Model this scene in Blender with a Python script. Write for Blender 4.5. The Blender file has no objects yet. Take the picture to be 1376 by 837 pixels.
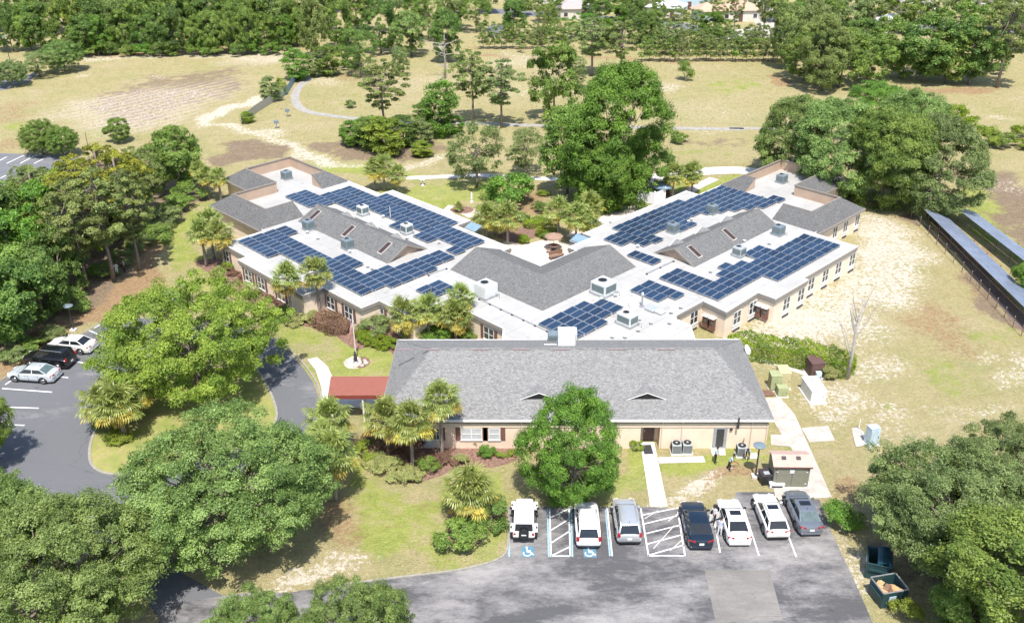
import bpy, bmesh, math, random
import numpy as np
from math import sin, cos, pi, radians, hypot, atan2
from mathutils import Vector, Matrix
random.seed(7)
SC = bpy.context.scene
COL = SC.collection
S2 = 2 ** -.5
# ------------------------------------------------------------------ camera
FPX, PITCH, ROLL, YAW, CH = 1285.24, radians(27.3254), radians(.3778), radians(-.6426), 47.0
_f = Vector((sin(YAW) * cos(PITCH), cos(YAW) * cos(PITCH), -sin(PITCH)))
_x = Vector((cos(YAW), -sin(YAW), 0)); _y = _f.cross(_x)
CX = cos(ROLL) * _x + sin(ROLL) * _y; CY = -sin(ROLL) * _x + cos(ROLL) * _y
cam = bpy.data.cameras.new('camera'); camo = bpy.data.objects.new('camera', cam); COL.objects.link(camo)
camo.matrix_world = Matrix(((CX.x, -CY.x, -_f.x, 0), (CX.y, -CY.y, -_f.y, 0), (CX.z, -CY.z, -_f.z, CH), (0, 0, 0, 1)))
cam.sensor_fit = 'HORIZONTAL'; cam.sensor_width = 36; cam.lens = 36 * FPX / 1376
cam.clip_start = 1; cam.clip_end = 6000
SC.camera = camo

def at(px, py, z=0.0):
    """world point at height z on the sight line surveyed at (px, py) of the 1376x837 photo"""
    d = CX * ((px - 688) / FPX) + CY * ((py - 418.5) / FPX) + _f
    t = (z - CH) / d.z
    return Vector((d.x * t, d.y * t, z))
def uv(u, v, z=0.0): return Vector(((u + v) * S2, (v - u) * S2, z))
def touv(p): return ((p.x - p.y) * S2, (p.x + p.y) * S2)

# ------------------------------------------------------------------ objects
def link(o): COL.objects.link(o); return o
def tag(o, label=None, cat=None, group=None, kind=None):
    if label: o['label'] = label
    if cat: o['category'] = cat
    if group: o['group'] = group
    if kind: o['kind'] = kind
    return o
def thing(name, label, cat, loc=(0, 0, 0), rz=0, group=None):
    o = link(bpy.data.objects.new(name, None)); o.location = loc; o.rotation_euler = (0, 0, rz)
    o.empty_display_size = .3
    return tag(o, label, cat, group)
def kids(o): return [c for c in KID.get(o.name, [])]
KID = {}
def setp(c, p):
    c.parent = p; KID.setdefault(p.name, []).append(c)
def dup(o, loc=None, rz=None, sc=None, label=None, group=None, parent=None):
    c = link(o.copy())
    if parent: setp(c, parent)
    for k in kids(o): dup(k, parent=c)
    if loc is not None: c.location = loc
    if rz is not None: c.rotation_euler = (0, 0, rz)
    if sc is not None: c.scale = sc if hasattr(sc, '__len__') else (sc, sc, sc)
    if label: c['label'] = label
    if group: c['group'] = group
    return c
def mesh_from(name, v, f, mats, mi=None, smooth=False):
    me = bpy.data.meshes.new(name); me.from_pydata(v, [], f)
    for m in mats: me.materials.append(m)
    if mi is not None: me.polygons.foreach_set('material_index', mi)
    if smooth: me.polygons.foreach_set('use_smooth', [True] * len(f))
    me.update(); return me
class MB:
    def __init__(s): s.v = []; s.f = []; s.m = []; s.cur = 0
    def add(s, vs, fs):
        n = len(s.v); s.v += [tuple(p) for p in vs]
        for f in fs: s.f.append(tuple(i + n for i in f)); s.m.append(s.cur)
        return s
    def poly(s, pts): return s.add(pts, [tuple(range(len(pts)))])
    def box(s, c, d, rz=0, top=1.0, topy=None, rx=0):
        """box centred at c with size d; top scales the upper face"""
        hx, hy, hz = d[0] / 2, d[1] / 2, d[2] / 2; ty = top if topy is None else topy
        pts = [(-hx, -hy, -hz), (hx, -hy, -hz), (hx, hy, -hz), (-hx, hy, -hz), (-hx * top, -hy * ty, hz), (hx * top, -hy * ty, hz), (hx * top, hy * ty, hz), (-hx * top, hy * ty, hz)]
        ca, sa = cos(rz), sin(rz); cb, sb = cos(rx), sin(rx); out = []
        for x, y, z in pts:
            y, z = y * cb - z * sb, y * sb + z * cb
            out.append((c[0] + x * ca - y * sa, c[1] + x * sa + y * ca, c[2] + z))
        return s.add(out, [(3, 2, 1, 0), (4, 5, 6, 7), (0, 1, 5, 4), (1, 2, 6, 5), (2, 3, 7, 6), (3, 0, 4, 7)])
    def tube(s, pts, rs, n=8, caps=True):
        pts = [Vector(p) for p in pts]
        if not hasattr(rs, '__len__'): rs = [rs] * len(pts)
        base = len(s.v); prev = None
        for i, p in enumerate(pts):
            d = (pts[min(i + 1, len(pts) - 1)] - pts[max(i - 1, 0)]).normalized()
            a = Vector((1, 0, 0)) if prev is None else prev
            if abs(a.dot(d)) > .95: a = Vector((0, 1, 0))
            a = (a - d * a.dot(d)).normalized(); b = d.cross(a); prev = a
            for k in range(n):
                t = 2 * pi * k / n; s.v.append(tuple(p + (a * cos(t) + b * sin(t)) * rs[i]))
        for i in range(len(pts) - 1):
            for k in range(n):
                k2 = (k + 1) % n
                s.f.append((base + i * n + k, base + i * n + k2, base + (i + 1) * n + k2, base + (i + 1) * n + k)); s.m.append(s.cur)
        if caps:
            s.f.append(tuple(base + k for k in range(n))[::-1]); s.m.append(s.cur)
            e = base + (len(pts) - 1) * n
            s.f.append(tuple(e + k for k in range(n))); s.m.append(s.cur)
        return s
    def lathe(s, c, prof, n=16):
        """prof: (r, z) from bottom to top"""
        return s.tube([(c[0], c[1], c[2] + z + i * 1e-5) for i, (r, z) in enumerate(prof)], [r for r, z in prof], n)
    def prism(s, pts, z0, z1):
        n = len(pts)
        a = sum(pts[i][0] * pts[(i + 1) % n][1] - pts[(i + 1) % n][0] * pts[i][1] for i in range(n))
        if a < 0: pts = pts[::-1]
        vs = [(p[0], p[1], z0) for p in pts] + [(p[0], p[1], z1) for p in pts]
        return s.add(vs, [tuple(range(n))[::-1], tuple(range(n, 2 * n))] + [(i, (i + 1) % n, n + (i + 1) % n, n + i) for i in range(n)])
    def build(s, name, mats, parent=None, smooth=False, world=False, bevel=0, tri=False):
        if not isinstance(mats, (list, tuple)): mats = [mats]
        v = s.v
        if world and parent is not None:
            M = (Matrix.Translation(parent.location) @ Matrix.Rotation(parent.rotation_euler.z, 4, 'Z')).inverted()
            v = [tuple(M @ Vector(p)) for p in v]
        me = mesh_from(name, v, s.f, mats, s.m, smooth)
        if bevel or tri or any(len(f) > 4 for f in s.f):
            bm = bmesh.new(); bm.from_mesh(me)
            if bevel:
                bmesh.ops.remove_doubles(bm, verts=bm.verts, dist=1e-5)
                bmesh.ops.bevel(bm, geom=[e for e in bm.edges if len(e.link_faces) == 2 and e.calc_face_angle(0) > .5], offset=bevel, segments=2, affect='EDGES', profile=.5)
            big = [f for f in bm.faces if len(f.verts) > 4]
            if big: bmesh.ops.triangulate(bm, faces=big)
            bm.to_mesh(me); bm.free()
        o = link(bpy.data.objects.new(name, me))
        if parent is not None: setp(o, parent)
        return o
def struct(o): o['kind'] = 'structure'; return o
def spline(pts, n=6, closed=False):
    P = [Vector(p) for p in pts]; out = []; N = len(P)
    for i in range(N if closed else N - 1):
        g = (lambda k: P[k % N]) if closed else (lambda k: P[max(0, min(N - 1, k))])
        a, b, c, d = g(i - 1), g(i), g(i + 1), g(i + 2)
        for j in range(n):
            t = j / n
            out.append(.5 * ((2 * b) + (c - a) * t + (2 * a - 5 * b + 4 * c - d) * t * t + (3 * b - a - 3 * c + d) * t ** 3))
    if not closed: out.append(P[-1])
    return out
def strip(pts, w, z=None):
    """left/right edges of a polyline"""
    L = []; R = []
    for i, p in enumerate(pts):
        d = pts[min(i + 1, len(pts) - 1)] - pts[max(i - 1, 0)]; d = Vector((d.x, d.y, 0)).normalized(); nrm = Vector((-d.y, d.x, 0))
        L.append(p + nrm * w / 2); R.append(p - nrm * w / 2)
    return L, R

# ------------------------------------------------------------------ materials
def newmat(name):
    m = bpy.data.materials.new(name); m.use_nodes = True; nt = m.node_tree
    return m, nt, nt.nodes['Principled BSDF']
def N(nt, typ, **kw):
    n = nt.nodes.new(typ)
    for k, v in kw.items():
        if k.startswith('i_'):
            n.inputs[k[2:].replace('_', ' ')].default_value = v
        else: setattr(n, k, v)
    return n
def pos(nt): return nt.nodes.new('ShaderNodeNewGeometry').outputs['Position']
def noise(nt, vec, scale, detail=4, rough=.6, lo=None, hi=None):
    n = N(nt, 'ShaderNodeTexNoise'); n.inputs['Scale'].default_value = scale; n.inputs['Detail'].default_value = detail; n.inputs['Roughness'].default_value = rough
    nt.links.new(vec, n.inputs['Vector']); o = n.outputs['Fac']
    if lo is not None:
        r = N(nt, 'ShaderNodeMapRange'); r.inputs['From Min'].default_value = lo; r.inputs['From Max'].default_value = hi
        nt.links.new(o, r.inputs['Value']); o = r.outputs['Result']
    return o
def mix(nt, fac, a, b, blend='MIX'):
    n = N(nt, 'ShaderNodeMix', data_type='RGBA', blend_type=blend)
    for s_, i in ((fac, 0), (a, 6), (b, 7)):
        if hasattr(s_, 'links'): nt.links.new(s_, n.inputs[i])
        else: n.inputs[i].default_value = s_ if not hasattr(s_, '__len__') else (*s_, 1)[:4]
    return n.outputs[2]
def mth(nt, op, a, b=None, clamp=False):
    n = N(nt, 'ShaderNodeMath', operation=op, use_clamp=clamp)
    for i, s_ in enumerate((a, b)):
        if s_ is None: continue
        if hasattr(s_, 'links'): nt.links.new(s_, n.inputs[i])
        else: n.inputs[i].default_value = s_
    return n.outputs[0]
def bump(nt, bs, h, strength=.3, dist=.05):
    b = N(nt, 'ShaderNodeBump'); b.inputs['Strength'].default_value = strength; b.inputs['Distance'].default_value = dist
    nt.links.new(h, b.inputs['Height']); nt.links.new(b.outputs['Normal'], bs.inputs['Normal'])
def simple(name, col, rough=.6, metal=0, var=.12, scale=3., spec=.5, coat=0):
    m, nt, b = newmat(name); p = pos(nt)
    n = noise(nt, p, scale, 4, .65, .3, .7)
    c = mix(nt, n, tuple(x * (1 - var) for x in col), tuple(min(1, x * (1 + var)) for x in col))
    nt.links.new(c, b.inputs['Base Color']); b.inputs['Roughness'].default_value = rough; b.inputs['Metallic'].default_value = metal
    b.inputs['Specular IOR Level'].default_value = spec
    if coat: b.inputs['Coat Weight'].default_value = coat; b.inputs['Coat Roughness'].default_value = .05
    return m
M = {}
M['white_roof'] = simple('roof_membrane', (.80, .79, .77), .6, var=.05, scale=.35)
def mk_roofdirt():
    m, nt, b = newmat('white_roof_membrane'); p = pos(nt)
    a = noise(nt, p, .22, 5, .65, .42, .72); d = noise(nt, p, 1.6, 6, .75, .5, .78)
    c = mix(nt, a, (.445, .437, .42), (.37, .358, .335)); c = mix(nt, mth(nt, 'MULTIPLY', d, .4), c, (.30, .275, .245))
    mp = N(nt, 'ShaderNodeMapping'); mp.inputs['Rotation'].default_value = (0, 0, pi / 4); nt.links.new(p, mp.inputs[0]); sx = N(nt, 'ShaderNodeSeparateXYZ'); nt.links.new(mp.outputs[0], sx.inputs[0])
    for k, sp in ((0, 2.9), (1, 9.3)):
        fr = mth(nt, 'FRACT', mth(nt, 'MULTIPLY', sx.outputs[k], 1 / sp)); ln = mth(nt, 'LESS_THAN', fr, .09 / sp); c = mix(nt, mth(nt, 'MULTIPLY', ln, .5), c, (.28, .27, .255))
    st = noise(nt, p, .6, 3, .5, .66, .69); st2 = noise(nt, p, .6, 3, .5, .69, .72); rg = mth(nt, 'SUBTRACT', st, st2); c = mix(nt, mth(nt, 'MULTIPLY', rg, .5), c, (.24, .215, .18))
    nt.links.new(c, b.inputs['Base Color']); b.inputs['Roughness'].default_value = .6
    return m
M['white_roof'] = mk_roofdirt()
def mk_shingle(name, c0, c1, c2, axis=0):
    m, nt, b = newmat(name); p = pos(nt)
    br = N(nt, 'ShaderNodeTexVoronoi'); br.inputs['Scale'].default_value = 7.5
    mp = N(nt, 'ShaderNodeMapping'); mp.inputs['Scale'].default_value = (.9, 1.5, 1.5)
    mp.inputs['Rotation'].default_value = (0, 0, axis)
    nt.links.new(p, mp.inputs['Vector']); nt.links.new(mp.outputs[0], br.inputs['Vector'])
    sp = N(nt, 'ShaderNodeSeparateColor'); nt.links.new(br.outputs['Color'], sp.inputs[0])
    c = mix(nt, sp.outputs[0], c0, c1); n2 = noise(nt, p, .5, 4, .6, .35, .7); c = mix(nt, mth(nt, 'MULTIPLY', n2, .3), c, c2)
    n3 = noise(nt, p, 12, 2, .6, .4, .6); c = mix(nt, mth(nt, 'MULTIPLY', n3, .35), c, c0)
    ms = N(nt, 'ShaderNodeMapping'); ms.inputs['Rotation'].default_value = (0, 0, axis); ms.inputs['Scale'].default_value = (1.3, .22, .3); nt.links.new(p, ms.inputs[0]); stk = noise(nt, ms.outputs[0], 1.0, 5, .7, .52, .75); c = mix(nt, mth(nt, 'MULTIPLY', stk, .25), c, tuple(x * .75 for x in c0))
    nt.links.new(c, b.inputs['Base Color']); b.inputs['Roughness'].default_value = .95; b.inputs['Specular IOR Level'].default_value = .2
    bump(nt, b, sp.outputs[1], .5, .03)
    return m
M['shingle'] = mk_shingle('grey_shingles', (0.104, 0.104, 0.102), (0.223, 0.221, 0.216), (0.158, 0.157, 0.153), pi / 4)
M['shingle_dark'] = mk_shingle('dark_grey_shingles', (0.090, 0.089, 0.088), (0.194, 0.193, 0.189), (0.137, 0.135, 0.132), pi / 4)
M['shingle_front'] = mk_shingle('front_grey_shingles', (0.152, 0.150, 0.146), (0.320, 0.316, 0.308), (0.232, 0.230, 0.224))
def mk_wall(name, col, line=.0):
    m, nt, b = newmat(name); p = pos(nt)
    n = noise(nt, p, .8, 4, .6, .3, .7); c = mix(nt, n, tuple(x * .9 for x in col), tuple(min(1, x * 1.06) for x in col))
    sx = N(nt, 'ShaderNodeSeparateXYZ'); nt.links.new(p, sx.inputs[0])
    fr = mth(nt, 'FRACT', mth(nt, 'MULTIPLY', sx.outputs[2], 4.6)); ln = mth(nt, 'LESS_THAN', fr, .1)
    c = mix(nt, mth(nt, 'MULTIPLY', ln, line), c, tuple(x * .5 for x in col))
    nt.links.new(c, b.inputs['Base Color']); b.inputs['Roughness'].default_value = .9
    return m
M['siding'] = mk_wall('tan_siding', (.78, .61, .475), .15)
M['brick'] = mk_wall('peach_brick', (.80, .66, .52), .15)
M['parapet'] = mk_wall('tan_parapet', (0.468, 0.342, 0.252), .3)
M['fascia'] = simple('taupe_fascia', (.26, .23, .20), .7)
M['fascia_light'] = simple('light_fascia', (.45, .42, .38), .7)
M['trim'] = simple('white_trim', (.74, .72, .68), .6, var=.05)
M['frieze'] = simple('cream_frieze', (.62, .53, .42), .7, var=.05)
M['glass'] = simple('window_glass', (.05, .06, .075), .12, spec=.6, var=.5, scale=1.3)
M['blind'] = simple('window_blind', (.50, .52, .54), .3, var=.1)
M['shutter'] = simple('brown_shutter', (.17, .085, .07), .7)
M['door'] = simple('brown_door', (.10, .05, .04), .5)
M['greydoor'] = simple('grey_door', (.30, .31, .33), .5)
M['darkgrey'] = simple('dark_grey', (.045, .045, .05), .6)
M['black'] = simple('black_plastic', (.016, .016, .018), .55)
M['hvac'] = simple('hvac_metal', (.42, .45, .45), .5, .2)
M['hvac_blue'] = simple('hvac_grey_blue', (.20, .25, .28), .5, .2)
M['hvac_white'] = simple('hvac_pale_metal', (.66, .68, .66), .5, .1)
M['coil'] = simple('hvac_coil', (.16, .2, .2), .6, .3, var=.35, scale=9)
M['alu'] = simple('aluminium', (.50, .52, .55), .4, .6, var=.05)
M['galv'] = simple('galvanised', (.40, .41, .42), .5, .6)
M['concrete'] = simple('concrete', (.60, .57, .52), .9, var=.12, scale=.9)
M['concrete_old'] = simple('old_concrete', (.46, .42, .37), .9, var=.22, scale=1.1)
M['path_grey'] = simple('grey_path', (.33, .31, .28), .9, var=.25, scale=1.2)
M['kerb'] = simple('kerb_concrete', (.30, .28, .24), .9, var=.2)
M['plaza'] = simple('plaza_concrete', (.62, .53, .46), .9, var=.12, scale=.7)
M['mulch'] = simple('mulch', (.22, .135, .105), 1, var=.55, scale=4.5, spec=.1)
M['gravel'] = simple('white_gravel', (.62, .55, .45), 1, var=.25, scale=5)
M['paint'] = simple('white_road_paint', (.74, .74, .74), .8, var=.18, scale=5)
M['bluepaint'] = simple('blue_road_paint', (.10, .215, .29), .8, var=.2, scale=4)
M['bluefaded'] = simple('faded_blue_road_paint', (.28, .45, .54), .8, var=.25, scale=4)
M['redroof'] = simple('red_canopy', (.275, .095, .068), .75, var=.08)
M['redtrim'] = simple('red_canopy_trim', (.22, .05, .035), .7)
M['bark'] = simple('bark', (.20, .165, .135), .95, var=.4, scale=5)
M['pinebark'] = simple('pine_bark', (.23, .185, .155), .95, var=.4, scale=5)
M['palmbark'] = simple('palm_bark', (.26, .225, .19), .95, var=.4, scale=7)
M['deadwood'] = simple('dead_wood', (.42, .38, .35), .95, var=.25, scale=3)
M['greenbox'] = simple('green_utility_paint', (.33, .36, .19), .6)
M['yellowbox'] = simple('beige_utility_paint', (.50, .44, .25), .6)
M['whitebox'] = simple('white_enclosure_paint', (.74, .75, .75), .5)
M['brownbox'] = simple('brown_enclosure', (.12, .065, .055), .7)
M['bluebox'] = simple('pale_blue_box', (.46, .58, .66), .5)
M['shedwall'] = simple('shed_wall', (.21, .205, .155), .7)
M['shedroof'] = simple('shed_roof', (.50, .35, .29), .8, var=.14, scale=1.4)
M['dumpster'] = simple('dumpster_green', (.02, .055, .06), .5)
M['lid'] = simple('dumpster_lid', (.012, .05, .075), .35)
M['cardboard'] = simple('cardboard', (.52, .33, .17), .9, var=.3)
M['wood'] = simple('brown_wood', (.22, .13, .09), .8, var=.25)
M['fence'] = simple('white_vinyl', (.74, .75, .78), .5, var=.04)
M['netting'] = simple('blue_screen', (.19, .29, .36), .6)
M['umbrella'] = simple('tan_umbrella', (.31, .2, .145), .9)
M['tyre'] = simple('tyre', (.02, .02, .02), .8)
M['rim'] = simple('rim', (.45, .46, .47), .3, .8)
M['carglass'] = simple('car_glass', (.015, .018, .022), .06, spec=.7, var=.2)
M['cargreen'] = simple('car_rear_glass_pale', (.10, .14, .14), .06, spec=.8, var=.25)
M['tail'] = simple('tail_lamp', (.35, .02, .025), .25)
M['lamp'] = simple('head_lamp', (.7, .7, .68), .15)
M['plate'] = simple('number_plate', (.7, .7, .68), .5)
M['skin'] = simple('skin', (.36, .2, .14), .6, var=.05)
M['hair'] = simple('dark_hair', (.03, .022, .018), .7)
def cloth(name, c): M[name] = simple(name, c, .9, var=.12, scale=8); return M[name]
def paint(name, c, metal=0.): 
    m = simple('car_paint_' + name, c, .28, metal, var=.03, coat=.8); M['p_' + name] = m; return m
for n_, c_, me_ in (('white', (.78, .78, .77), 0), ('silver', (.56, .58, .60), .5), ('paleblue', (.62, .66, .69), .3), ('black', (.008, .009, .011), 0), ('navy', (.010, .022, .040), .2), ('grey', (.22, .245, .28), .5), ('cream', (.76, .75, .70), 0)):
    paint(n_, c_, me_)
# ------------------------------------------------------------------ ground sheet
gx = np.concatenate([[-1800, -900, -500, -300, -220], np.arange(-170, 171, 1.0), [220, 300, 500, 900, 1800]])
gy = np.concatenate([[-400, -100, 0, 20], np.arange(32, 120, .8), np.arange(120, 330, 1.6), [350, 400, 500, 700, 1000, 1600, 2600]])
GX, GY = np.meshgrid(gx, gy); nx, ny = len(gx), len(gy)
Z = np.zeros((6, ny, nx))                      # sand, lush, soil, furrow, straw, pale-grass
def sstep(d, a, b): return np.clip((b - d) / (b - a), 0, 1)
rngz = np.random.RandomState(3)
# warp coordinates a little so that patches have ragged borders
WX = GX + 1.6 * np.sin(GY * .23 + 1.3 * np.sin(GX * .11)) + .8 * np.sin(GY * .71 + GX * .5)
WY = GY + 1.6 * np.sin(GX * .19 + 1.7 * np.sin(GY * .13)) + .8 * np.sin(GX * .63 - GY * .4)
def zell(ch, px, py, rx, ry, val, soft=.45, ang=0):
    c = at(px, py); a = at(px + rx, py) - c; b = c - at(px, py + ry)
    if ang:
        a, b = a * cos(ang) + b * sin(ang), b * cos(ang) - a * sin(ang)
    det = a.x * b.y - a.y * b.x
    dx, dy = WX - c.x, WY - c.y
    s_ = (dx * b.y - dy * b.x) / det; t_ = (a.x * dy - a.y * dx) / det
    r = np.sqrt(s_ * s_ + t_ * t_)
    Z[ch] = np.maximum(Z[ch], val * sstep(r, 1 - soft, 1 + soft))
def zline(ch, pts, w, val):
    P = [at(*p) for p in pts]; d = np.full(GX.shape, 1e9)
    for a, b in zip(P[:-1], P[1:]):
        ab = b - a; L2 = ab.x ** 2 + ab.y ** 2
        t = np.clip(((WX - a.x) * ab.x + (WY - a.y) * ab.y) / L2, 0, 1)
        d = np.minimum(d, np.hypot(WX - a.x - t * ab.x, WY - a.y - t * ab.y))
    Z[ch] = np.maximum(Z[ch], val * sstep(d, w * .35, w * .75))
def zpoly(ch, pts, val, soft=2.0):
    P = [at(*p) for p in pts]; n = len(P); ins = np.zeros(GX.shape, bool); d = np.full(GX.shape, 1e9)
    for i in range(n):
        a, b = P[i], P[(i + 1) % n]
        ab = b - a; t = np.clip(((WX - a.x) * ab.x + (WY - a.y) * ab.y) / (ab.x ** 2 + ab.y ** 2), 0, 1)
        d = np.minimum(d, np.hypot(WX - a.x - t * ab.x, WY - a.y - t * ab.y))
        c = ((a.y > WY) != (b.y > WY)) & (WX < (b.x - a.x) * (WY - a.y) / (b.y - a.y + 1e-9) + a.x); ins ^= c
    Z[ch] = np.maximum(Z[ch], val * np.clip(.5 + np.where(ins, d, -d) / soft, 0, 1))
SAND, LUSH, SOIL, FURR, STRAW, PALE = range(6)
# right-hand field
zpoly(SAND, [(1152, 278), (1215, 290), (1240, 345), (1250, 392), (1200, 420), (1178, 470), (1100, 480), (985, 452), (1000, 440), (1110, 385)], .8, 4)
zell(SAND, 1180, 330, 50, 40, .9); zell(SAND, 1110, 440, 70, 26, .95); zell(SAND, 1150, 395, 60, 35, .75)
zell(SAND, 1160, 500, 45, 20, .6); zell(SAND, 1110, 545, 45, 28, .62); zell(SAND, 1345, 490, 35, 26, .55); zell(SAND, 1290, 470, 18, 10, .5)
zell(SAND, 1230, 575, 60, 15, .35); zell(SAND, 1290, 540, 60, 14, .3); zell(SAND, 1040, 482, 60, 16, .4); zell(SAND, 1190, 560, 30, 14, .5); zell(SAND, 1340, 545, 30, 10, .4)
zell(STRAW, 1255, 430, 45, 60, .55); zell(STRAW, 1330, 480, 45, 18, .4); zell(STRAW, 1330, 575, 40, 20, .4); zell(STRAW, 1080, 600, 40, 14, .35)
zell(LUSH, 1255, 500, 45, 22, .45); zell(LUSH, 1330, 440, 40, 16, .45); zell(LUSH, 1130, 425, 40, 6, .3, .5, .5); zell(LUSH, 1180, 560, 60, 20, .25); zell(LUSH, 1145, 322, 40, 8, .35, .5, .6)
zpoly(SOIL, [(1285, 235), (1376, 230), (1420, 330), (1376, 330), (1345, 300)], .8, 5)
zell(SAND, 1350, 255, 40, 12, .35); zline(LUSH, [(1310, 262), (1376, 345)], 5, .7)
zpoly(SOIL, [(1228, 290), (1242, 284), (1376, 420), (1376, 455), (1330, 405)], .85, 1.5)
zline(LUSH, [(1262, 284), (1376, 388)], 1.6, .4); zline(STRAW, [(1258, 284), (1376, 396)], 1.4, .6)
zline(STRAW, [(1222, 288), (1376, 450)], 1.6, .5)
# behind
zpoly(SAND, [(70, 160), (110, 130), (220, 118), (300, 120), (270, 150), (200, 172), (130, 180), (95, 172)], .46, 8)
zpoly(FURR, [(70, 160), (110, 130), (220, 118), (330, 100), (290, 150), (200, 175), (130, 180)], .9, 6)
zpoly(SOIL, [(120, 125), (200, 102), (340, 85), (345, 110), (290, 140), (200, 168), (110, 172)], .6, 8)
zline(SAND, [(112, 77), (200, 76), (300, 73), (395, 64)], 6, .55); zline(STRAW, [(110, 73), (200, 72), (300, 70), (400, 60)], 5, .7)
zell(SAND, 345, 78, 45, 9, .6); zell(FURR, 345, 80, 45, 9, .8); zell(SAND, 125, 100, 14, 3, .6); zell(SAND, 215, 106, 14, 2.5, .5)
zline(SAND, [(268, 168), (300, 152), (330, 138), (355, 124)], 3.6, .9)
zline(SAND, [(300, 170), (380, 195), (425, 212), (455, 222)], 3.2, .85)
zline(SAND, [(430, 218), (520, 224), (600, 213)], 2.5, .7)
zpoly(SOIL, [(285, 195), (330, 190), (375, 196), (400, 215), (330, 222), (300, 225)], .85, 3)
zpoly(SOIL, [(400, 190), (460, 180), (500, 195), (600, 190), (620, 205), (520, 216), (450, 212)], .7, 3)
zell(SAND, 365, 178, 18, 4, .7); zell(SAND, 60, 160, 30, 6, .35); zell(STRAW, 20, 150, 50, 20, .5); zell(STRAW, 30, 195, 60, 12, .5); zell(LUSH, 20, 172, 40, 5, .6)
zell(LUSH, 170, 165, 90, 25, .22); zell(LUSH, 320, 95, 80, 14, .2); zell(LUSH, 120, 180, 120, 7, .35)
zell(SAND, 560, 112, 60, 14, .3); zell(STRAW, 560, 115, 90, 25, .35); zell(SAND, 440, 112, 25, 6, .5); zell(SAND, 690, 80, 35, 10, .5); zell(STRAW, 470, 105, 40, 8, .5)
zell(LUSH, 475, 140, 35, 14, .35); zell(LUSH, 980, 115, 45, 14, .5); zell(LUSH, 900, 100, 60, 10, .3); zell(SAND, 890, 120, 20, 6, .5); zell(SAND, 960, 150, 60, 14, .25); zell(SOIL, 960, 190, 100, 9, .45)
zell(SAND, 700, 125, 40, 10, .35); zell(SAND, 950, 173, 90, 2.2, .45); zell(STRAW, 1040, 108, 14, 6, .8); zell(STRAW, 1270, 120, 80, 5, .75); zell(STRAW, 1240, 150, 80, 10, .4)
zell(LUSH, 960, 208, 90, 5, .4); zell(LUSH, 1320, 150, 70, 12, .3); zell(SAND, 1350, 162, 25, 2.5, .6); zell(SAND, 1290, 145, 40, 6, .3)
zell(LUSH, 780, 5, 40, 9, .9); zell(LUSH, 1010, 25, 30, 5, .9); zell(LUSH, 940, 30, 60, 5, .8)
zell(SOIL, 560, 205, 60, 10, .5); zline(STRAW, [(640, 66), (1050, 75)], 7, .4); zline(STRAW, [(640, 76), (1050, 84)], 3, .6)
# wood on the left
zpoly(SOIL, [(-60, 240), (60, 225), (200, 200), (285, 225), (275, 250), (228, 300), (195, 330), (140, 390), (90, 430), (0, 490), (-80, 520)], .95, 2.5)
zpoly(STRAW, [(200, 330), (228, 335), (190, 395), (150, 425), (110, 445), (0, 515), (0, 480), (90, 425), (140, 380)], .9, 2)
zell(LUSH, 250, 320, 28, 50, .75, .5, -.25); zell(LUSH, 300, 385, 70, 22, .7); zell(LUSH, 260, 280, 20, 30, .4)
# entrance court, courtyard, front lawns
zell(LUSH, 470, 478, 75, 34, .75); zell(LUSH, 405, 440, 50, 24, .6); zell(PALE, 450, 500, 50, 14, .6); zell(LUSH, 510, 488, 22, 18, .95)
zell(LUSH, 590, 262, 95, 26, .72); zell(PALE, 600, 258, 40, 10, .4); zell(STRAW, 705, 275, 30, 22, .7); zell(LUSH, 470, 226, 40, 7, .95); zell(LUSH, 500, 232, 90, 8, .5)
zell(LUSH, 960, 252, 90, 12, .8); zell(LUSH, 720, 300, 60, 24, .4)
zpoly(LUSH, [(480, 600), (520, 650), (600, 660), (690, 600), (690, 690), (672, 745), (600, 765), (520, 775), (440, 785), (440, 690)], .62, 3)
zell(LUSH, 650, 745, 45, 12, .9, .5, .3); zell(LUSH, 680, 660, 18, 40, .9); zell(LUSH, 500, 640, 25, 20, .9); zell(LUSH, 505, 720, 25, 14, .9); zell(LUSH, 565, 690, 20, 12, .7)
zell(STRAW, 570, 680, 40, 22, .4); zell(PALE, 600, 720, 55, 25, .7); zell(STRAW, 500, 715, 12, 6, .6); zell(SAND, 425, 770, 50, 20, .7); zell(STRAW, 440, 720, 40, 40, .6)
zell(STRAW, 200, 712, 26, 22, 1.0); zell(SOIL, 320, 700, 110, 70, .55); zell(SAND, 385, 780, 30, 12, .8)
zell(LUSH, 130, 612, 10, 16, .95); zell(STRAW, 150, 605, 22, 22, .4)
zell(LUSH, 855, 640, 22, 45, .8); zell(PALE, 860, 660, 14, 24, .5); zell(LUSH, 955, 634, 70, 14, 1.0); zell(LUSH, 1000, 612, 60, 14, .7)
zpoly(SAND, [(903, 683), (918, 662), (950, 655), (985, 652), (990, 660), (985, 676), (960, 688), (932, 692)], .8, 1.2); zpoly(STRAW, [(930, 690), (960, 664), (1035, 645), (1040, 660), (988, 662), (984, 676)], .8, 1.0); zell(STRAW, 1000, 655, 40, 10, .7); zell(SAND, 975, 672, 20, 6, .7)
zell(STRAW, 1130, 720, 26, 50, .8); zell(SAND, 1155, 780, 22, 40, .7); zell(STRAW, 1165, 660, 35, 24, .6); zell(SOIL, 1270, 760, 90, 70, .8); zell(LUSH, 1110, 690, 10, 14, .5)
zell(LUSH, 1035, 505, 20, 16, .4); zell(SAND, 1080, 510, 40, 18, .4); zell(STRAW, 1050, 490, 40, 14, .4); zell(LUSH, 960, 448, 40, 6, .5); zell(STRAW, 1110, 500, 60, 14, .4)
ca = [at(100, 500), at(740, 0)]
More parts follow.
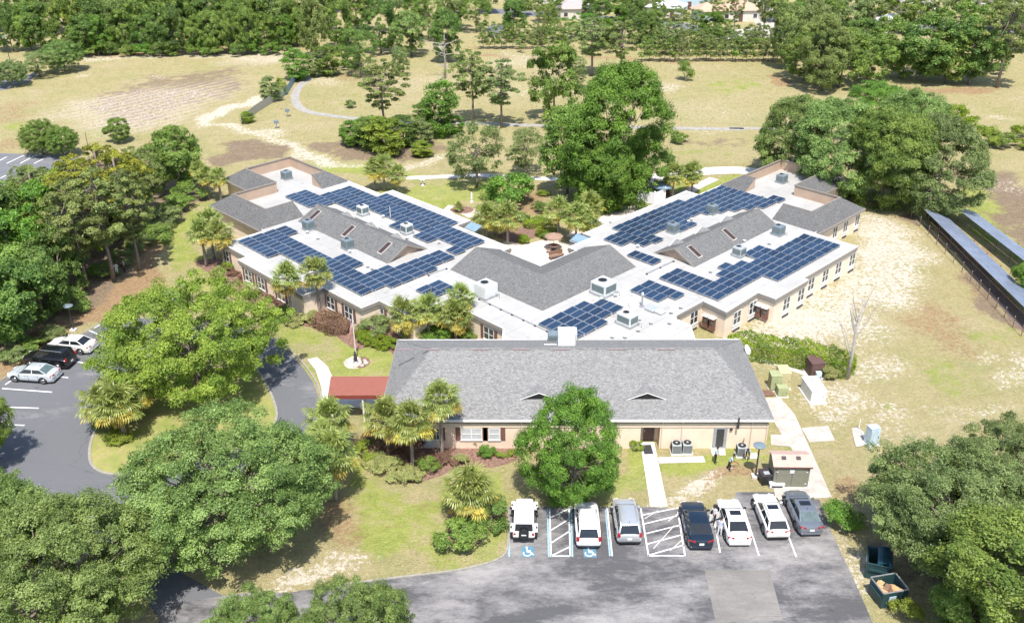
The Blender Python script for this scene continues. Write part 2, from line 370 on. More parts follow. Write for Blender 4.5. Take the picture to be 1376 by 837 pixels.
co = np.stack([GX, GY, np.zeros_like(GX)], -1).reshape(-1, 3)
I = np.arange(nx * ny).reshape(ny, nx)
F = np.stack([I[:-1, :-1], I[:-1, 1:], I[1:, 1:], I[1:, :-1]], -1).reshape(-1, 4)
gm = bpy.data.meshes.new('ground'); gm.vertices.add(len(co)); gm.vertices.foreach_set('co', co.ravel())
gm.loops.add(F.size); gm.loops.foreach_set('vertex_index', F.ravel()); gm.polygons.add(len(F)); gm.polygons.foreach_set('loop_start', np.arange(len(F)) * 4)
gm.update()
for nm, chs in (('zone', (0, 1, 2)), ('zone2', (3, 4, 5))):
    a = gm.attributes.new(nm, 'FLOAT_COLOR', 'POINT'); arr = np.ones((nx * ny, 4)); 
    for k, c in enumerate(chs): arr[:, k] = Z[c].ravel()
    a.data.foreach_set('color', arr.ravel())
def mk_ground():
    m, nt, b = newmat('field_grass_and_sand'); p = pos(nt)
    z1 = N(nt, 'ShaderNodeAttribute', attribute_name='zone'); z2 = N(nt, 'ShaderNodeAttribute', attribute_name='zone2')
    s1 = N(nt, 'ShaderNodeSeparateColor'); nt.links.new(z1.outputs['Color'], s1.inputs[0])
    s2 = N(nt, 'ShaderNodeSeparateColor'); nt.links.new(z2.outputs['Color'], s2.inputs[0])
    big = noise(nt, p, .07, 5, .6, .32, .68); mid = noise(nt, p, .45, 5, .65, .3, .7); fin = noise(nt, p, 2.6, 4, .7, .3, .7); vf = noise(nt, p, 8, 3, .7, .3, .7)
    dry = mix(nt, mid, (0.422, 0.349, 0.183), (0.291, 0.271, 0.110)); dry = mix(nt, mth(nt, 'MULTIPLY', big, .7), dry, (0.452, 0.365, 0.225))
    dry = mix(nt, mth(nt, 'MULTIPLY', fin, .6), dry, (0.201, 0.193, 0.078)); dry = mix(nt, mth(nt, 'MULTIPLY', noise(nt, p, 5, 4, .75, .5, .72), .55), dry, (0.502, 0.423, 0.261))
    olv = noise(nt, p, .16, 6, .72, .50, .66); dry = mix(nt, mth(nt, 'MULTIPLY', olv, .55), dry, (.27, .275, .115)); pnk = noise(nt, p, .11, 6, .75, .56, .72); dry = mix(nt, mth(nt, 'MULTIPLY', pnk, .5), dry, (.44, .345, .25))
    lush = mix(nt, mid, (0.314, 0.341, 0.082), (0.181, 0.239, 0.053)); lush = mix(nt, mth(nt, 'MULTIPLY', fin, .4), lush, (0.427, 0.384, 0.142))
    def mask(ch, gain, src, lo=.32, hi=.70):
        # zone value pushed through noise so that borders break into tufts
        v = mth(nt, 'ADD', ch, mth(nt, 'MULTIPLY', mth(nt, 'SUBTRACT', src, .5), gain))
        r = N(nt, 'ShaderNodeMapRange', interpolation_type='SMOOTHSTEP'); r.inputs['From Min'].default_value = lo; r.inputs['From Max'].default_value = hi
        nt.links.new(v, r.inputs['Value'])
        return mth(nt, 'MULTIPLY', r.outputs['Result'], mth(nt, 'MINIMUM', mth(nt, 'MULTIPLY', ch, 5.), 1.))
    n_s = mth(nt, 'ADD', mth(nt, 'MULTIPLY', mid, .3), mth(nt, 'MULTIPLY', noise(nt, p, 1.3, 7, .85, .32, .68), .7))
    c = mix(nt, mask(s1.outputs[1], .75, mid), dry, lush)
    c = mix(nt, mth(nt, 'MULTIPLY', s2.outputs[2], mth(nt, 'MULTIPLY', mid, .8)), c, (0.387, 0.352, 0.194))
    straw = mix(nt, fin, (0.370, 0.255, 0.150), (0.255, 0.163, 0.088)); c = mix(nt, mask(s2.outputs[1], .7, n_s), c, straw)
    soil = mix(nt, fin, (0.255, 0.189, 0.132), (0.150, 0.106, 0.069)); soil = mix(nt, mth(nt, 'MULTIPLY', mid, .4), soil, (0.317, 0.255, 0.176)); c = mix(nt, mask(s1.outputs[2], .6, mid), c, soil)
    sand = mix(nt, vf, (.66, .60, .51), (.50, .44, .355)); sand = mix(nt, mth(nt, 'MULTIPLY', mid, .4), sand, (.54, .46, .375))
    spk = noise(nt, p, 2.4, 6, .85, .34, .66)
    sv = mth(nt, 'MULTIPLY', s1.outputs[0], .76); c = mix(nt, mask(sv, 2.3, mth(nt, 'ADD', mth(nt, 'MULTIPLY', n_s, .45), mth(nt, 'MULTIPLY', spk, .55)), .40, .60), c, sand)
    # mowing / plough furrows
    w = N(nt, 'ShaderNodeTexWave', wave_type='BANDS', bands_direction='X'); w.inputs['Scale'].default_value = .16; w.inputs['Distortion'].default_value = 3.0; w.inputs['Detail'].default_value = 3; w.inputs['Detail Scale'].default_value = 1.2
    mp = N(nt, 'ShaderNodeMapping'); mp.inputs['Rotation'].default_value = (0, 0, radians(38)); nt.links.new(p, mp.inputs[0]); nt.links.new(mp.outputs[0], w.inputs[0])
    c = mix(nt, mth(nt, 'MULTIPLY', mth(nt, 'MULTIPLY', s2.outputs[0], w.outputs['Fac']), .5), c, (0.510, 0.422, 0.352))
    # tufts and bare specks
    sp = noise(nt, p, 1.1, 6, .8, .60, .70); c = mix(nt, mth(nt, 'MULTIPLY', sp, .5), c, (0.106, 0.114, 0.044))
    sp2 = noise(nt, p, 3.3, 5, .8, .62, .72); c = mix(nt, mth(nt, 'MULTIPLY', sp2, .5), c, (0.484, 0.422, 0.317))
    g1 = noise(nt, p, 3.4, 5, .85, .30, .70); g2 = noise(nt, p, .95, 5, .75, .32, .68); g3 = noise(nt, p, 11, 3, .8, .3, .7)
    k = mth(nt, 'ADD', .80, mth(nt, 'ADD', mth(nt, 'MULTIPLY', g1, .36), mth(nt, 'ADD', mth(nt, 'MULTIPLY', g2, .22), mth(nt, 'MULTIPLY', g3, .22))))
    kc = N(nt, 'ShaderNodeCombineColor'); [nt.links.new(k, kc.inputs[i]) for i in range(3)]; c = mix(nt, 1.0, c, kc.outputs[0], 'MULTIPLY')
    nt.links.new(c, b.inputs['Base Color']); b.inputs['Roughness'].default_value = 1; b.inputs['Specular IOR Level'].default_value = .1
    bump(nt, b, mth(nt, 'ADD', mth(nt, 'ADD', fin, vf), g1), .8, .1)
    return m
gm.materials.append(mk_ground())
struct(link(bpy.data.objects.new('ground', gm)))

# ------------------------------------------------------------------ paved surfaces
def mk_asphalt(name, dark, pale, lo, hi, seed):
    m, nt, b = newmat(name); p = pos(nt)
    mp = N(nt, 'ShaderNodeMapping'); mp.inputs['Location'].default_value = (seed, seed * .7, 0); mp.inputs['Scale'].default_value = (.7, 1.5, 1); nt.links.new(p, mp.inputs[0]); q = mp.outputs[0]
    a = noise(nt, q, .16, 9, .78, lo, hi); d = noise(nt, q, .8, 5, .7, .42, .72); f = noise(nt, q, 9, 3, .7, .3, .7)
    c = mix(nt, a, dark, pale); c = mix(nt, mth(nt, 'MULTIPLY', mth(nt, 'MULTIPLY', d, a), .6), c, (.36, .34, .33))
    c = mix(nt, mth(nt, 'MULTIPLY', f, .3), c, tuple(x * .55 for x in dark))
    oil = noise(nt, q, 1.1, 3, .55, .66, .74); c = mix(nt, mth(nt, 'MULTIPLY', oil, .55), c, tuple(x * .4 for x in dark)); scr = noise(nt, q, 3.1, 6, .85, .6, .7); c = mix(nt, mth(nt, 'MULTIPLY', scr, .4), c, pale)
    cr = N(nt, 'ShaderNodeTexVoronoi', feature='DISTANCE_TO_EDGE'); cr.inputs['Scale'].default_value = .16
    ds = N(nt, 'ShaderNodeMix', data_type='VECTOR'); nz = N(nt, 'ShaderNodeTexNoise'); nz.inputs['Scale'].default_value = .7; nt.links.new(q, nz.inputs[0])
    ds.inputs[0].default_value = .55; nt.links.new(q, ds.inputs[4]); nt.links.new(nz.outputs['Color'], ds.inputs[5]); nt.links.new(ds.outputs[1], cr.inputs[0])
    ck = mth(nt, 'LESS_THAN', cr.outputs['Distance'], .002); c = mix(nt, mth(nt, 'MULTIPLY', ck, .3), c, (.04, .04, .04))
    nt.links.new(c, b.inputs['Base Color']); b.inputs['Roughness'].default_value = .85; b.inputs['Specular IOR Level'].default_value = .3
    bump(nt, b, f, .3, .02); return m
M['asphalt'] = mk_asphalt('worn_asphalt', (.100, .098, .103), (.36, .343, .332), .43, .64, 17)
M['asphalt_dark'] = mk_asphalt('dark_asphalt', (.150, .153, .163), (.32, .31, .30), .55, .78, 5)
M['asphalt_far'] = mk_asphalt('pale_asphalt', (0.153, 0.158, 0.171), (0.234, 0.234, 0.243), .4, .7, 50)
M['asphalt_patch'] = mk_asphalt('asphalt_patch', (.19, .178, .162), (.30, .28, .26), .42, .66, 3)
SHEETS = []
def sheet(name, pts, z, mat, smooth=0, px=True, closed=True):
    P = [at(*p) if px else Vector((p[0], p[1], 0)) for p in pts]
    if smooth: P = spline(P, smooth, True)
    mb = MB(); n = len(P); ar = sum(P[i].x * P[(i + 1) % n].y - P[(i + 1) % n].x * P[i].y for i in range(n))
    if ar < 0: P = P[::-1]
    SHEETS.append([(p.x, p.y) for p in P])
    mb.poly([(p.x, p.y, z) for p in P])
    return struct(mb.build(name, mat))
def band(name, pts, w, z, mat, sm=8, px=True):
    P = [at(*p) if px else Vector((*p, 0)) for p in pts]
    if sm: P = spline(P, sm)
    L, R = strip(P, w); mb = MB(); SHEETS.append([(p.x, p.y) for p in L + R[::-1]])
    for i in range(len(P) - 1): mb.poly([(R[i].x, R[i].y, z), (R[i + 1].x, R[i + 1].y, z), (L[i + 1].x, L[i + 1].y, z), (L[i].x, L[i].y, z)])
    return struct(mb.build(name, mat))
SHEETS_SKIP = ('island',)
def kerb(name, pts, w, h, mat, sm=6):
    P = spline([at(*p) for p in pts], sm) if sm else [at(*p) for p in pts]
    L, R = strip(P, w); mb = MB()
    for i in range(len(P) - 1):
        a, b, c, d = R[i], R[i + 1], L[i + 1], L[i]
        mb.add([(q.x, q.y, 0) for q in (a, b, c, d)] + [(q.x, q.y, h) for q in (a, b, c, d)], [(4, 5, 6, 7), (0, 1, 5, 4), (2, 3, 7, 6), (3, 0, 4, 7), (1, 2, 6, 5)])
    return struct(mb.build(name, mat))
LAWN = [(683, 683), (683.5, 738), (672, 750), (655, 757.5), (600, 768), (523, 777), (430, 790), (385, 796), (345, 792)]
sheet('parking_lot', [(683, 680), (870, 681), (905, 683), (932, 690), (960, 686), (985, 675), (989, 661), (1040, 661), (1042, 672), (1101, 671), (1117, 714), (1150, 784), (1173, 837), (1195, 900), (560, 930), (200, 930), (205, 850), (225, 812)] + [(330, 796)] + LAWN[::-1][1:-1], .012, M['asphalt'])
sheet('driveway', [(-30, 532), (0, 513.5), (60, 478), (100, 456), (144, 432), (180, 428), (240, 425), (310, 437), (350, 447), (372, 457), (402, 487), (420, 512), (429, 535), (428, 560), (415, 590), (385, 618), (330, 634), (250, 648), (205, 668), (215, 720), (245, 770), (300, 800), (340, 795), (380, 800), (300, 870), (220, 840), (150, 740), (100, 690), (0, 700), (-40, 720)], .008, M['asphalt_dark'])
# the planted island inside the loop
ISL = [(140, 556), (128, 580), (121, 602), (123, 624), (140, 636), (175, 637), (240, 625), (310, 608), (355, 588), (372, 560), (362, 525), (345, 497), (320, 478), (275, 466), (210, 478), (165, 515)]
def mk_soilsheet(name, a, b_, c_):
    m, nt, b = newmat(name); p = pos(nt)
    c = mix(nt, noise(nt, p, .5, 5, .65, .35, .65), a, b_); c = mix(nt, noise(nt, p, 3, 4, .7, .45, .75), c, c_)
    nt.links.new(c, b.inputs['Base Color']); b.inputs['Roughness'].default_value = 1; b.inputs['Specular IOR Level'].default_value = .1
    return m
M['islandgrass'] = mk_soilsheet('island_grass', (.19, .25, .05), (.34, .32, .12), (.30, .22, .13))
sheet('island', ISL, .09, M['islandgrass'], 4)
kerb('kerb', ISL + ISL[:1], .22, .13, M['kerb'])
kerb('kerb', [(683, 683), (683.4, 725), (680, 742), (668, 752), (640, 761), (600, 768.5), (523, 777.5), (430, 790)], .16, .1, M['kerb'])
kerb('kerb', [(372, 455), (404, 485), (423, 510), (432, 535), (431, 562)], .16, .1, M['kerb'])
kerb('kerb', [(0, 512), (60, 476.5), (100, 454.5), (143, 431)], .16, .1, M['kerb'], 0)
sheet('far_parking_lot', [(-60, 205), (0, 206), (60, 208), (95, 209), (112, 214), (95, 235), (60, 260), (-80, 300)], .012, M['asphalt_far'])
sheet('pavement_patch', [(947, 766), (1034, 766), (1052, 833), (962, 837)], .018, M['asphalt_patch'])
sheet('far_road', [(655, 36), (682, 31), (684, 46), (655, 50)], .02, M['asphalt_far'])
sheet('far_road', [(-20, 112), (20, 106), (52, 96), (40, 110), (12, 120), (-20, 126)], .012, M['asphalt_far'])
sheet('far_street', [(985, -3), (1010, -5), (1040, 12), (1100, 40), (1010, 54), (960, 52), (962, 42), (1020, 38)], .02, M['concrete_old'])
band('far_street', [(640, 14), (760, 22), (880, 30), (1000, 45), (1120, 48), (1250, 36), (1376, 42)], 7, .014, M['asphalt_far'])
# walks
sheet('front_walk', [(860, 594), (879, 594), (897, 681), (874, 681)], .03, M['concrete'])
sheet('cross_walk', [(884, 614.5), (945, 613), (948, 621), (886, 622.5)], .026, M['concrete'])
sheet('door_slab', [(954, 600), (974, 600), (975, 612), (957, 612)], .05, M['concrete'])
sheet('side_walk', [(1022, 535), (1048, 534), (1068, 557), (1118, 668.5), (1042, 672), (1040, 655), (1060, 640), (1082, 640), (1062, 600), (1036, 598), (1035, 584), (1050, 584)], .03, M['concrete_old'])
sheet('shed_slab', [(1036, 645), (1086, 645), (1089, 657), (1038, 657)], .05, M['concrete'])
sheet('step_slab', [(1006, 610), (1016, 608), (1020, 616), (1008, 617)], .04, M['concrete'])
sheet('entry_walk', [(413, 483), (426, 480), (440, 492), (447, 507), (520, 507), (520, 548), (434, 548), (432, 520), (424, 497)], .03, M['concrete'], 0)
sheet('patio', [(681, 322), (700, 330), (748, 318), (752, 326), (790, 330), (790, 350), (740, 378), (690, 360), (660, 340)], .02, M['plaza'])
band('courtyard_walk', [(770, 320), (800, 302), (835, 286), (858, 275)], 2.2, .022, M['plaza'])
band('back_walk', [(512, 240), (560, 239), (612, 237), (650, 236), (720, 240), (840, 243)], 1.5, .02, M['concrete'])
band('back_walk', [(868, 241), (905, 236), (940, 231), (990, 229), (1030, 233)], 3.2, .024, M['concrete'])
band('garden_walk', [(868, 292), (905, 270), (935, 252), (960, 240)], 1.6, .022, M['plaza'])
band('garden_path', [(640, 290), (628, 284), (616, 282), (598, 280)], 2.5, .02, M['plaza'])
band('curved_path', [(428, 100), (412, 108), (399, 122), (397, 136), (408, 148), (440, 155), (520, 163), (640, 166), (760, 170), (1000, 174)], 1.6, .02, M['path_grey'])
band('sand_path', [(980, 172), (1060, 174)], 1.2, .02, M['path_grey'])
# planting beds
sheet('mulch_bed', [(470, 607), (520, 598), (690, 602), (697, 616), (660, 628), (625, 624), (590, 640), (555, 648), (527, 644), (500, 630)], .03, M['mulch'], 4)
sheet('mulch_bed', [(603, 690), (612, 672), (650, 668), (676, 672), (678, 690), (660, 712), (645, 730), (620, 738), (603, 728)], .03, M['mulch'], 4)
sheet('mulch_bed', [(262, 352), (305, 350), (330, 374), (372, 408), (390, 420), (430, 418), (470, 440), (500, 452), (480, 470), (440, 445), (400, 437), (370, 432), (340, 410), (300, 380)], .03, M['mulch'], 4)
sheet('mulch_bed', [(476, 452), (500, 445), (545, 445), (545, 475), (530, 478), (522, 470), (500, 466), (484, 466)], .032, M['mulch'], 3)
sheet('mulch_bed', [(604, 282), (618, 277), (636, 280), (632, 286), (615, 287)], .03, M['mulch'], 3)
sheet('mulch_bed', [(668, 318), (692, 326), (726, 316), (734, 300), (700, 300), (676, 304)], .03, M['mulch'], 3)
sheet('gravel_ring', [(462, 488), (470, 481), (484, 480), (494, 484), (493, 491), (482, 495), (468, 495)], .03, M['gravel'], 4)
sheet('mulch_bed', [(482, 480), (494, 481), (497, 488), (488, 494), (480, 494), (486, 487)], .034, M['mulch'], 4)
band('concrete_edging', [(1000, 479), (1030, 486), (1058, 494), (1085, 504)], .6, .03, M['concrete'])
sheet('transformer_slab', [(1144, 576), (1155, 574), (1168, 598), (1150, 601)], .05, M['concrete_old'])
sheet('generator_slab', [(1078, 517), (1100, 516), (1106, 541), (1086, 542)], .05, M['concrete'])
sheet('utility_slab', [(1077, 575), (1113, 572), (1122, 592), (1088, 594)], .012, M['concrete_old'])
sheet('sand_patch', [(1240, 284), (1242, 282), (1395, 440), (1400, 470), (1360, 432)], .012, mk_soilsheet('bare_soil', (.18, .135, .11), (.14, .10, .085), (.24, .19, .16)))

# ------------------------------------------------------------------ painted marks
def stripes(name, segs, w, mat, z=.022, px=True):
    mb = MB()
    for s_ in segs:
        a, b = (at(*s_[0]), at(*s_[1])) if px else (Vector((*s_[0], 0)), Vector((*s_[1], 0)))
        L, R = strip([a, b], w); mb.poly([(R[0].x, R[0].y, z), (R[1].x, R[1].y, z), (L[1].x, L[1].y, z), (L[0].x, L[0].y, z)])
    return struct(mb.build(name, mat))
stripes('bay_lines', [((738.5, 683), (740.3, 748)), ((740.3, 747), (767.2, 747)), ((764.5, 683), (766.5, 748)), ((738.8, 696), (764.8, 683)), ((739.2, 713), (765.2, 697)), ((739.6, 730), (766, 713)), ((740, 747), (766.4, 734)),
                      ((816, 683), (822.5, 747)), ((861, 683), (871.5, 747)), ((911, 687), (920.5, 747)), ((871, 746.5), (920.8, 746.5)),
                      ((863, 692), (912, 682)), ((865, 704), (913.6, 692)), ((867, 717), (915.6, 705)), ((869, 731), (917.4, 718)), ((871, 746), (919, 732)),
                      ((960, 700), (967.5, 742)), ((999.5, 684), (1019.8, 746)), ((1041, 672), (1070, 748))], .11, M['paint'])
stripes('bay_lines', [((866, 697), (884, 686)), ((878, 737), (906, 706)), ((898, 700), (911, 690)), ((900, 740), (918, 724))], .07, M['concrete'], .024)
stripes('bay_lines', [((683.6, 692), (684.2, 748)), ((735.6, 683), (737.4, 748)), ((767.3, 683), (769.4, 748)), ((813.5, 683), (819.5, 747))], .11, M['bluefaded'], .023)
stripes('bay_lines', [((3, 522), (70, 527)), ((7, 547), (52, 548.5)), ((79, 506), (91.5, 507.6)), ((100, 486), (116, 488)), ((122, 469), (139, 473)), ((118.5, 443.5), (160, 462)), ((-10, 570), (33, 571.5)),
                      ((7, 517), (17, 510)), ((98, 455), (115, 446)), ((126, 441), (144, 432))], .16, M['paint'])
stripes('bay_lines', [((0, 216), (9, 211)), ((9, 220), (32, 209)), ((27, 220), (50, 208)), ((46, 220), (68, 209)), ((0, 240), (10, 235)), ((52, 246), (70, 235)), ((72, 247), (82, 239)), ((8, 252), (24, 243))], .2, M['paint'])
def access_mark(px, py):
    c = at(px, py); mb = MB()
    mb.poly([(c.x - .46, c.y - .58, .023), (c.x + .46, c.y - .58, .023), (c.x + .46, c.y + .58, .023), (c.x - .46, c.y + .58, .023)])
    struct(mb.build('access_square', M['bluepaint']))
    w = MB(); z = .027
    def seg(a, b, t=.085):
        L, R = strip([Vector((c.x + a[0], c.y + a[1], 0)), Vector((c.x + b[0], c.y + b[1], 0))], t)
        w.poly([(R[0].x, R[0].y, z), (R[1].x, R[1].y, z), (L[1].x, L[1].y, z), (L[0].x, L[0].y, z)])
    for k in range(14):      # wheel arc
        a0, a1 = radians(150 + k * 16), radians(150 + (k + 1) * 16)
        seg((-.06 + .27 * cos(a0), -.18 + .27 * sin(a0)), (-.06 + .27 * cos(a1), -.18 + .27 * sin(a1)))
    seg((-.08, .34), (-.04, -.08)); seg((-.04, .1), (.2, .08)); seg((-.05, -.05), (.22, -.06)); seg((.22, -.04), (.32, -.32)); seg((.3, -.34), (.42, -.28))
    w.poly([(c.x - .09 + .09 * cos(2 * pi * k / 10), c.y + .44 + .09 * sin(2 * pi * k / 10), z) for k in range(10)])
    struct(w.build('access_symbol', M['paint']))
access_mark(709.5, 741); access_mark(792.5, 741.5)
# ------------------------------------------------------------------ the main building
ZR = 3.0
def xy(x, y): return Vector((x, y, 0))
OUT = [xy(-1.8, 78.8), uv(-58.9, 56.4), uv(-66.8, 56.4), uv(-66.8, 51.6), uv(-72.2, 51.6), uv(-72.2, 49.3), uv(-78.8, 49.3), uv(-78.8, 46.7), uv(-91.7, 46.7), uv(-91.7, 47.8), uv(-97, 47.8),
       uv(-97, 53.3), uv(-109.5, 53.3), uv(-109.5, 59.6), uv(-117.3, 59.6), uv(-117.3, 70.9), uv(-97.1, 70.9), uv(-97.1, 72.9), uv(-81.8, 72.9), uv(-81.8, 70.6), uv(-72.3, 70.6), uv(-72.3, 69.3), uv(-66.4, 69.3),
       uv(-66.4, 75.3), uv(-67.7, 75.3), uv(-67.7, 79.6), uv(-69.2, 79.6), uv(-69.2, 100), uv(-67.2, 100), uv(-67.2, 118.5), uv(-56.2, 118.5), uv(-56.2, 110.5), uv(-49.8, 110.5), uv(-49.8, 98.8),
       uv(-44.3, 98.8), uv(-44.3, 86.9), uv(-43.7, 86.9), uv(-43.7, 80.5), uv(-45.8, 80.5), uv(-45.6, 74.5), uv(-48.7, 74.9), uv(-48.7, 70.3), xy(15.2, 83.4), xy(16.4, 82.2), xy(16.4, 78.8)]
def area(P): return sum(P[i].x * P[(i + 1) % len(P)].y - P[(i + 1) % len(P)].x * P[i].y for i in range(len(P)))
if area(OUT) < 0: OUT = OUT[::-1]
def offset(P, d, closed=True):
    """positive d moves the polygon/polyline to its left side (inwards for a counter-clockwise polygon)"""
    n = len(P); out = []
    for i in range(n):
        def dr(a, b): v = P[b] - P[a]; return Vector((v.x, v.y, 0)).normalized()
        if closed: d0, d1 = dr(i - 1, i), dr(i, (i + 1) % n)
        else:
            d0 = dr(i - 1, i) if i else dr(0, 1); d1 = dr(i, i + 1) if i < n - 1 else d0
        n0, n1 = Vector((-d0.y, d0.x, 0)), Vector((-d1.y, d1.x, 0)); b = (n0 + n1); b = b / max(.2, b.dot(n0))
        out.append(P[i] + b * d)
    return out
B = thing('care_home', 'sprawling single storey tan building with white flat roofs, grey shingle gables and two angled wings', 'building', (2, 85, 0))
def bpart(mb, name, mats, parent=None, **k): return mb.build(name, mats, parent or B, world=True, **k) if parent is None else subpart(mb, name, mats, parent, **k)
def subpart(mb, name, mats, par, **k):
    # the sub-part's vertices are written in the building's frame; its parent part sits at the frame's origin
    L = B.location; mb.v = [(x - L.x, y - L.y, z) for x, y, z in mb.v]
    return mb.build(name, mats, par, **k)
mb = MB(); mb.prism([(p.x, p.y) for p in OUT], ZR - .12, ZR); bpart(mb, 'flat_roof', M['white_roof'])
def ring(mb, P, d0, d1, z0, z1):
    A, C = offset(P, d0), offset(P, d1); n = len(P)
    for i in range(n):
        j = (i + 1) % n
        v = [(A[i].x, A[i].y, z0), (A[j].x, A[j].y, z0), (A[j].x, A[j].y, z1), (A[i].x, A[i].y, z1), (C[i].x, C[i].y, z0), (C[j].x, C[j].y, z0), (C[j].x, C[j].y, z1), (C[i].x, C[i].y, z1)]
        mb.add(v, [(0, 1, 2, 3), (7, 6, 5, 4), (3, 2, 6, 7), (4, 5, 1, 0)])
mb = MB(); ring(mb, OUT, -.05, .3, ZR - .42, ZR - .125); bpart(mb, 'cornice', M['fascia'])
mb = MB(); ring(mb, OUT, .02, .4, ZR - .66, ZR - .425); bpart(mb, 'frieze', M['fascia_light'])
mb = MB(); ring(mb, OUT, -.045, .1, ZR + .004, ZR + .05); bpart(mb, 'coping', M['trim'])
WALL = offset(OUT, .14)
mb = MB(); n = len(WALL)
for i in range(n):
    a, b = WALL[i], WALL[(i + 1) % n]; mb.poly([(a.x, a.y, 0), (b.x, b.y, 0), (b.x, b.y, ZR - .3), (a.x, a.y, ZR - .3)])
bpart(mb, 'wall', M['brick'])
# --- half gables round the wing ends
def half_gable(path, inward):
    P = [uv(*p) for p in path]; I = offset(P, 2.1 * inward, False); E = offset(P, -.25 * inward, False); zr = ZR + 1.45; z0 = ZR - .06
    a = MB(); w = MB(); t = MB()
    for i in range(len(P) - 1):
        a.poly([(E[i].x, E[i].y, z0), (E[i + 1].x, E[i + 1].y, z0), (I[i + 1].x, I[i + 1].y, zr), (I[i].x, I[i].y, zr)])
        w.poly([(I[i].x, I[i].y, ZR - .05), (I[i + 1].x, I[i + 1].y, ZR - .05), (I[i + 1].x, I[i + 1].y, zr - .02), (I[i].x, I[i].y, zr - .02)])
        L, R = strip([I[i], I[i + 1]], .16)
        t.add([(q.x, q.y, zr - .1) for q in (L[0], R[0], R[1], L[1])] + [(q.x, q.y, zr + .04) for q in (L[0], R[0], R[1], L[1])], [(4, 5, 6, 7), (0, 1, 5, 4), (1, 2, 6, 5), (2, 3, 7, 6), (3, 0, 4, 7)])
        EE = offset([E[i], E[i + 1]], -.06 * inward, False)
        L, R = strip(EE, .12)
        t.add([(q.x, q.y, z0 - .28) for q in (L[0], R[0], R[1], L[1])] + [(q.x, q.y, z0 + .01) for q in (L[0], R[0], R[1], L[1])], [(4, 5, 6, 7), (0, 1, 5, 4), (1, 2, 6, 5), (2, 3, 7, 6), (3, 0, 4, 7)])
    for i in (0, -1): w.poly([(E[i].x, E[i].y, z0), (P[i].x, P[i].y, ZR - .05), (I[i].x, I[i].y, ZR - .05), (I[i].x, I[i].y, zr - .02)])
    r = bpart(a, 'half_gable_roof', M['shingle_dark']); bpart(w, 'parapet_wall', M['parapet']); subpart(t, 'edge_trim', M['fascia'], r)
half_gable([(-104.4, 66.6), (-104.4, 70.9), (-117.3, 70.9), (-117.3, 59.6), (-109.5, 59.6), (-109.5, 53.3), (-97.7, 53.3), (-97.7, 59.3)], 1)
half_gable([(-63.4, 105.1), (-67.2, 105.1), (-67.2, 118.5), (-56.2, 118.5), (-56.2, 110.5), (-49.8, 110.5), (-49.8, 99.4), (-55.8, 99.4)], -1)
# --- gables on the wings
def gable(pts_eave, pts_ridge, pts_back, ends=(1, 1), z0=ZR + .03, zr=ZR + 1.42, oh=.35):
    """front eave, ridge and back eave polylines of equal length (world xy)"""
    a = MB(); w = MB(); t = MB(); n = len(pts_eave)
    def dirn(i, j): return (pts_ridge[j] - pts_ridge[i]).normalized()
    E, R_, K = [list(map(Vector, q)) for q in (pts_eave, pts_ridge, pts_back)]
    for q in (E, R_, K):
        q[0] = q[0] - dirn(0, 1) * oh; q[-1] = q[-1] + dirn(n - 2, n - 1) * oh
    for i in range(n - 1):
        a.poly([(E[i].x, E[i].y, z0), (E[i + 1].x, E[i + 1].y, z0), (R_[i + 1].x, R_[i + 1].y, zr), (R_[i].x, R_[i].y, zr)])
        a.poly([(R_[i].x, R_[i].y, zr), (R_[i + 1].x, R_[i + 1].y, zr), (K[i + 1].x, K[i + 1].y, z0), (K[i].x, K[i].y, z0)])
    WL_ = []
    for i, sgn in ((0, 1), (-1, -1)):
        w = MB(); t = MB(); WL_.append((w, t)); w.poly([(pts_eave[i].x, pts_eave[i].y, z0 - .03), (pts_ridge[i].x, pts_ridge[i].y, zr - .06), (pts_back[i].x, pts_back[i].y, z0 - .03)])
        d = (dirn(0, 1) if i == 0 else -dirn(n - 2, n - 1))
        for p, q in ((E[i], R_[i]), (R_[i], K[i])):
            zp, zq = (z0, zr) if p is E[i] else (zr, z0)
            v = []
            for o_, dz in ((-.04, .03), (.04, .03), (.04, -.2), (-.04, -.2)):
                v += [(p.x + d.x * o_, p.y + d.y * o_, zp + dz), (q.x + d.x * o_, q.y + d.y * o_, zq + dz)]
            t.add(v, [(0, 1, 3, 2), (2, 3, 5, 4), (4, 5, 7, 6), (6, 7, 1, 0)])
    r = bpart(a, 'gable_roof', M['shingle'])
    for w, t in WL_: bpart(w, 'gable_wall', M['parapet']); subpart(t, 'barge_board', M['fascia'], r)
    return r
gL = gable([uv(-96.3, 57.85), uv(-79.3, 57.85)], [uv(-96.3, 60.8), uv(-79.3, 60.8)], [uv(-96.3, 63.65), uv(-79.3, 63.65)])
gR = gable([uv(-54.2, 81.4), uv(-54.2, 97.6)], [uv(-57.05, 81.4), uv(-57.05, 97.6)], [uv(-59.8, 81.4), uv(-59.8, 97.6)])
gV = gable([uv(-72.7, 61.75), uv(-58.8, 61.75), uv(-58.8, 76.5)], [uv(-72.7, 65.6), uv(-62.6, 65.6), uv(-62.6, 76.5)], [uv(-72.7, 69.35), uv(-66.4, 69.35), uv(-66.4, 76.5)], zr=ZR + 1.5, oh=.05)
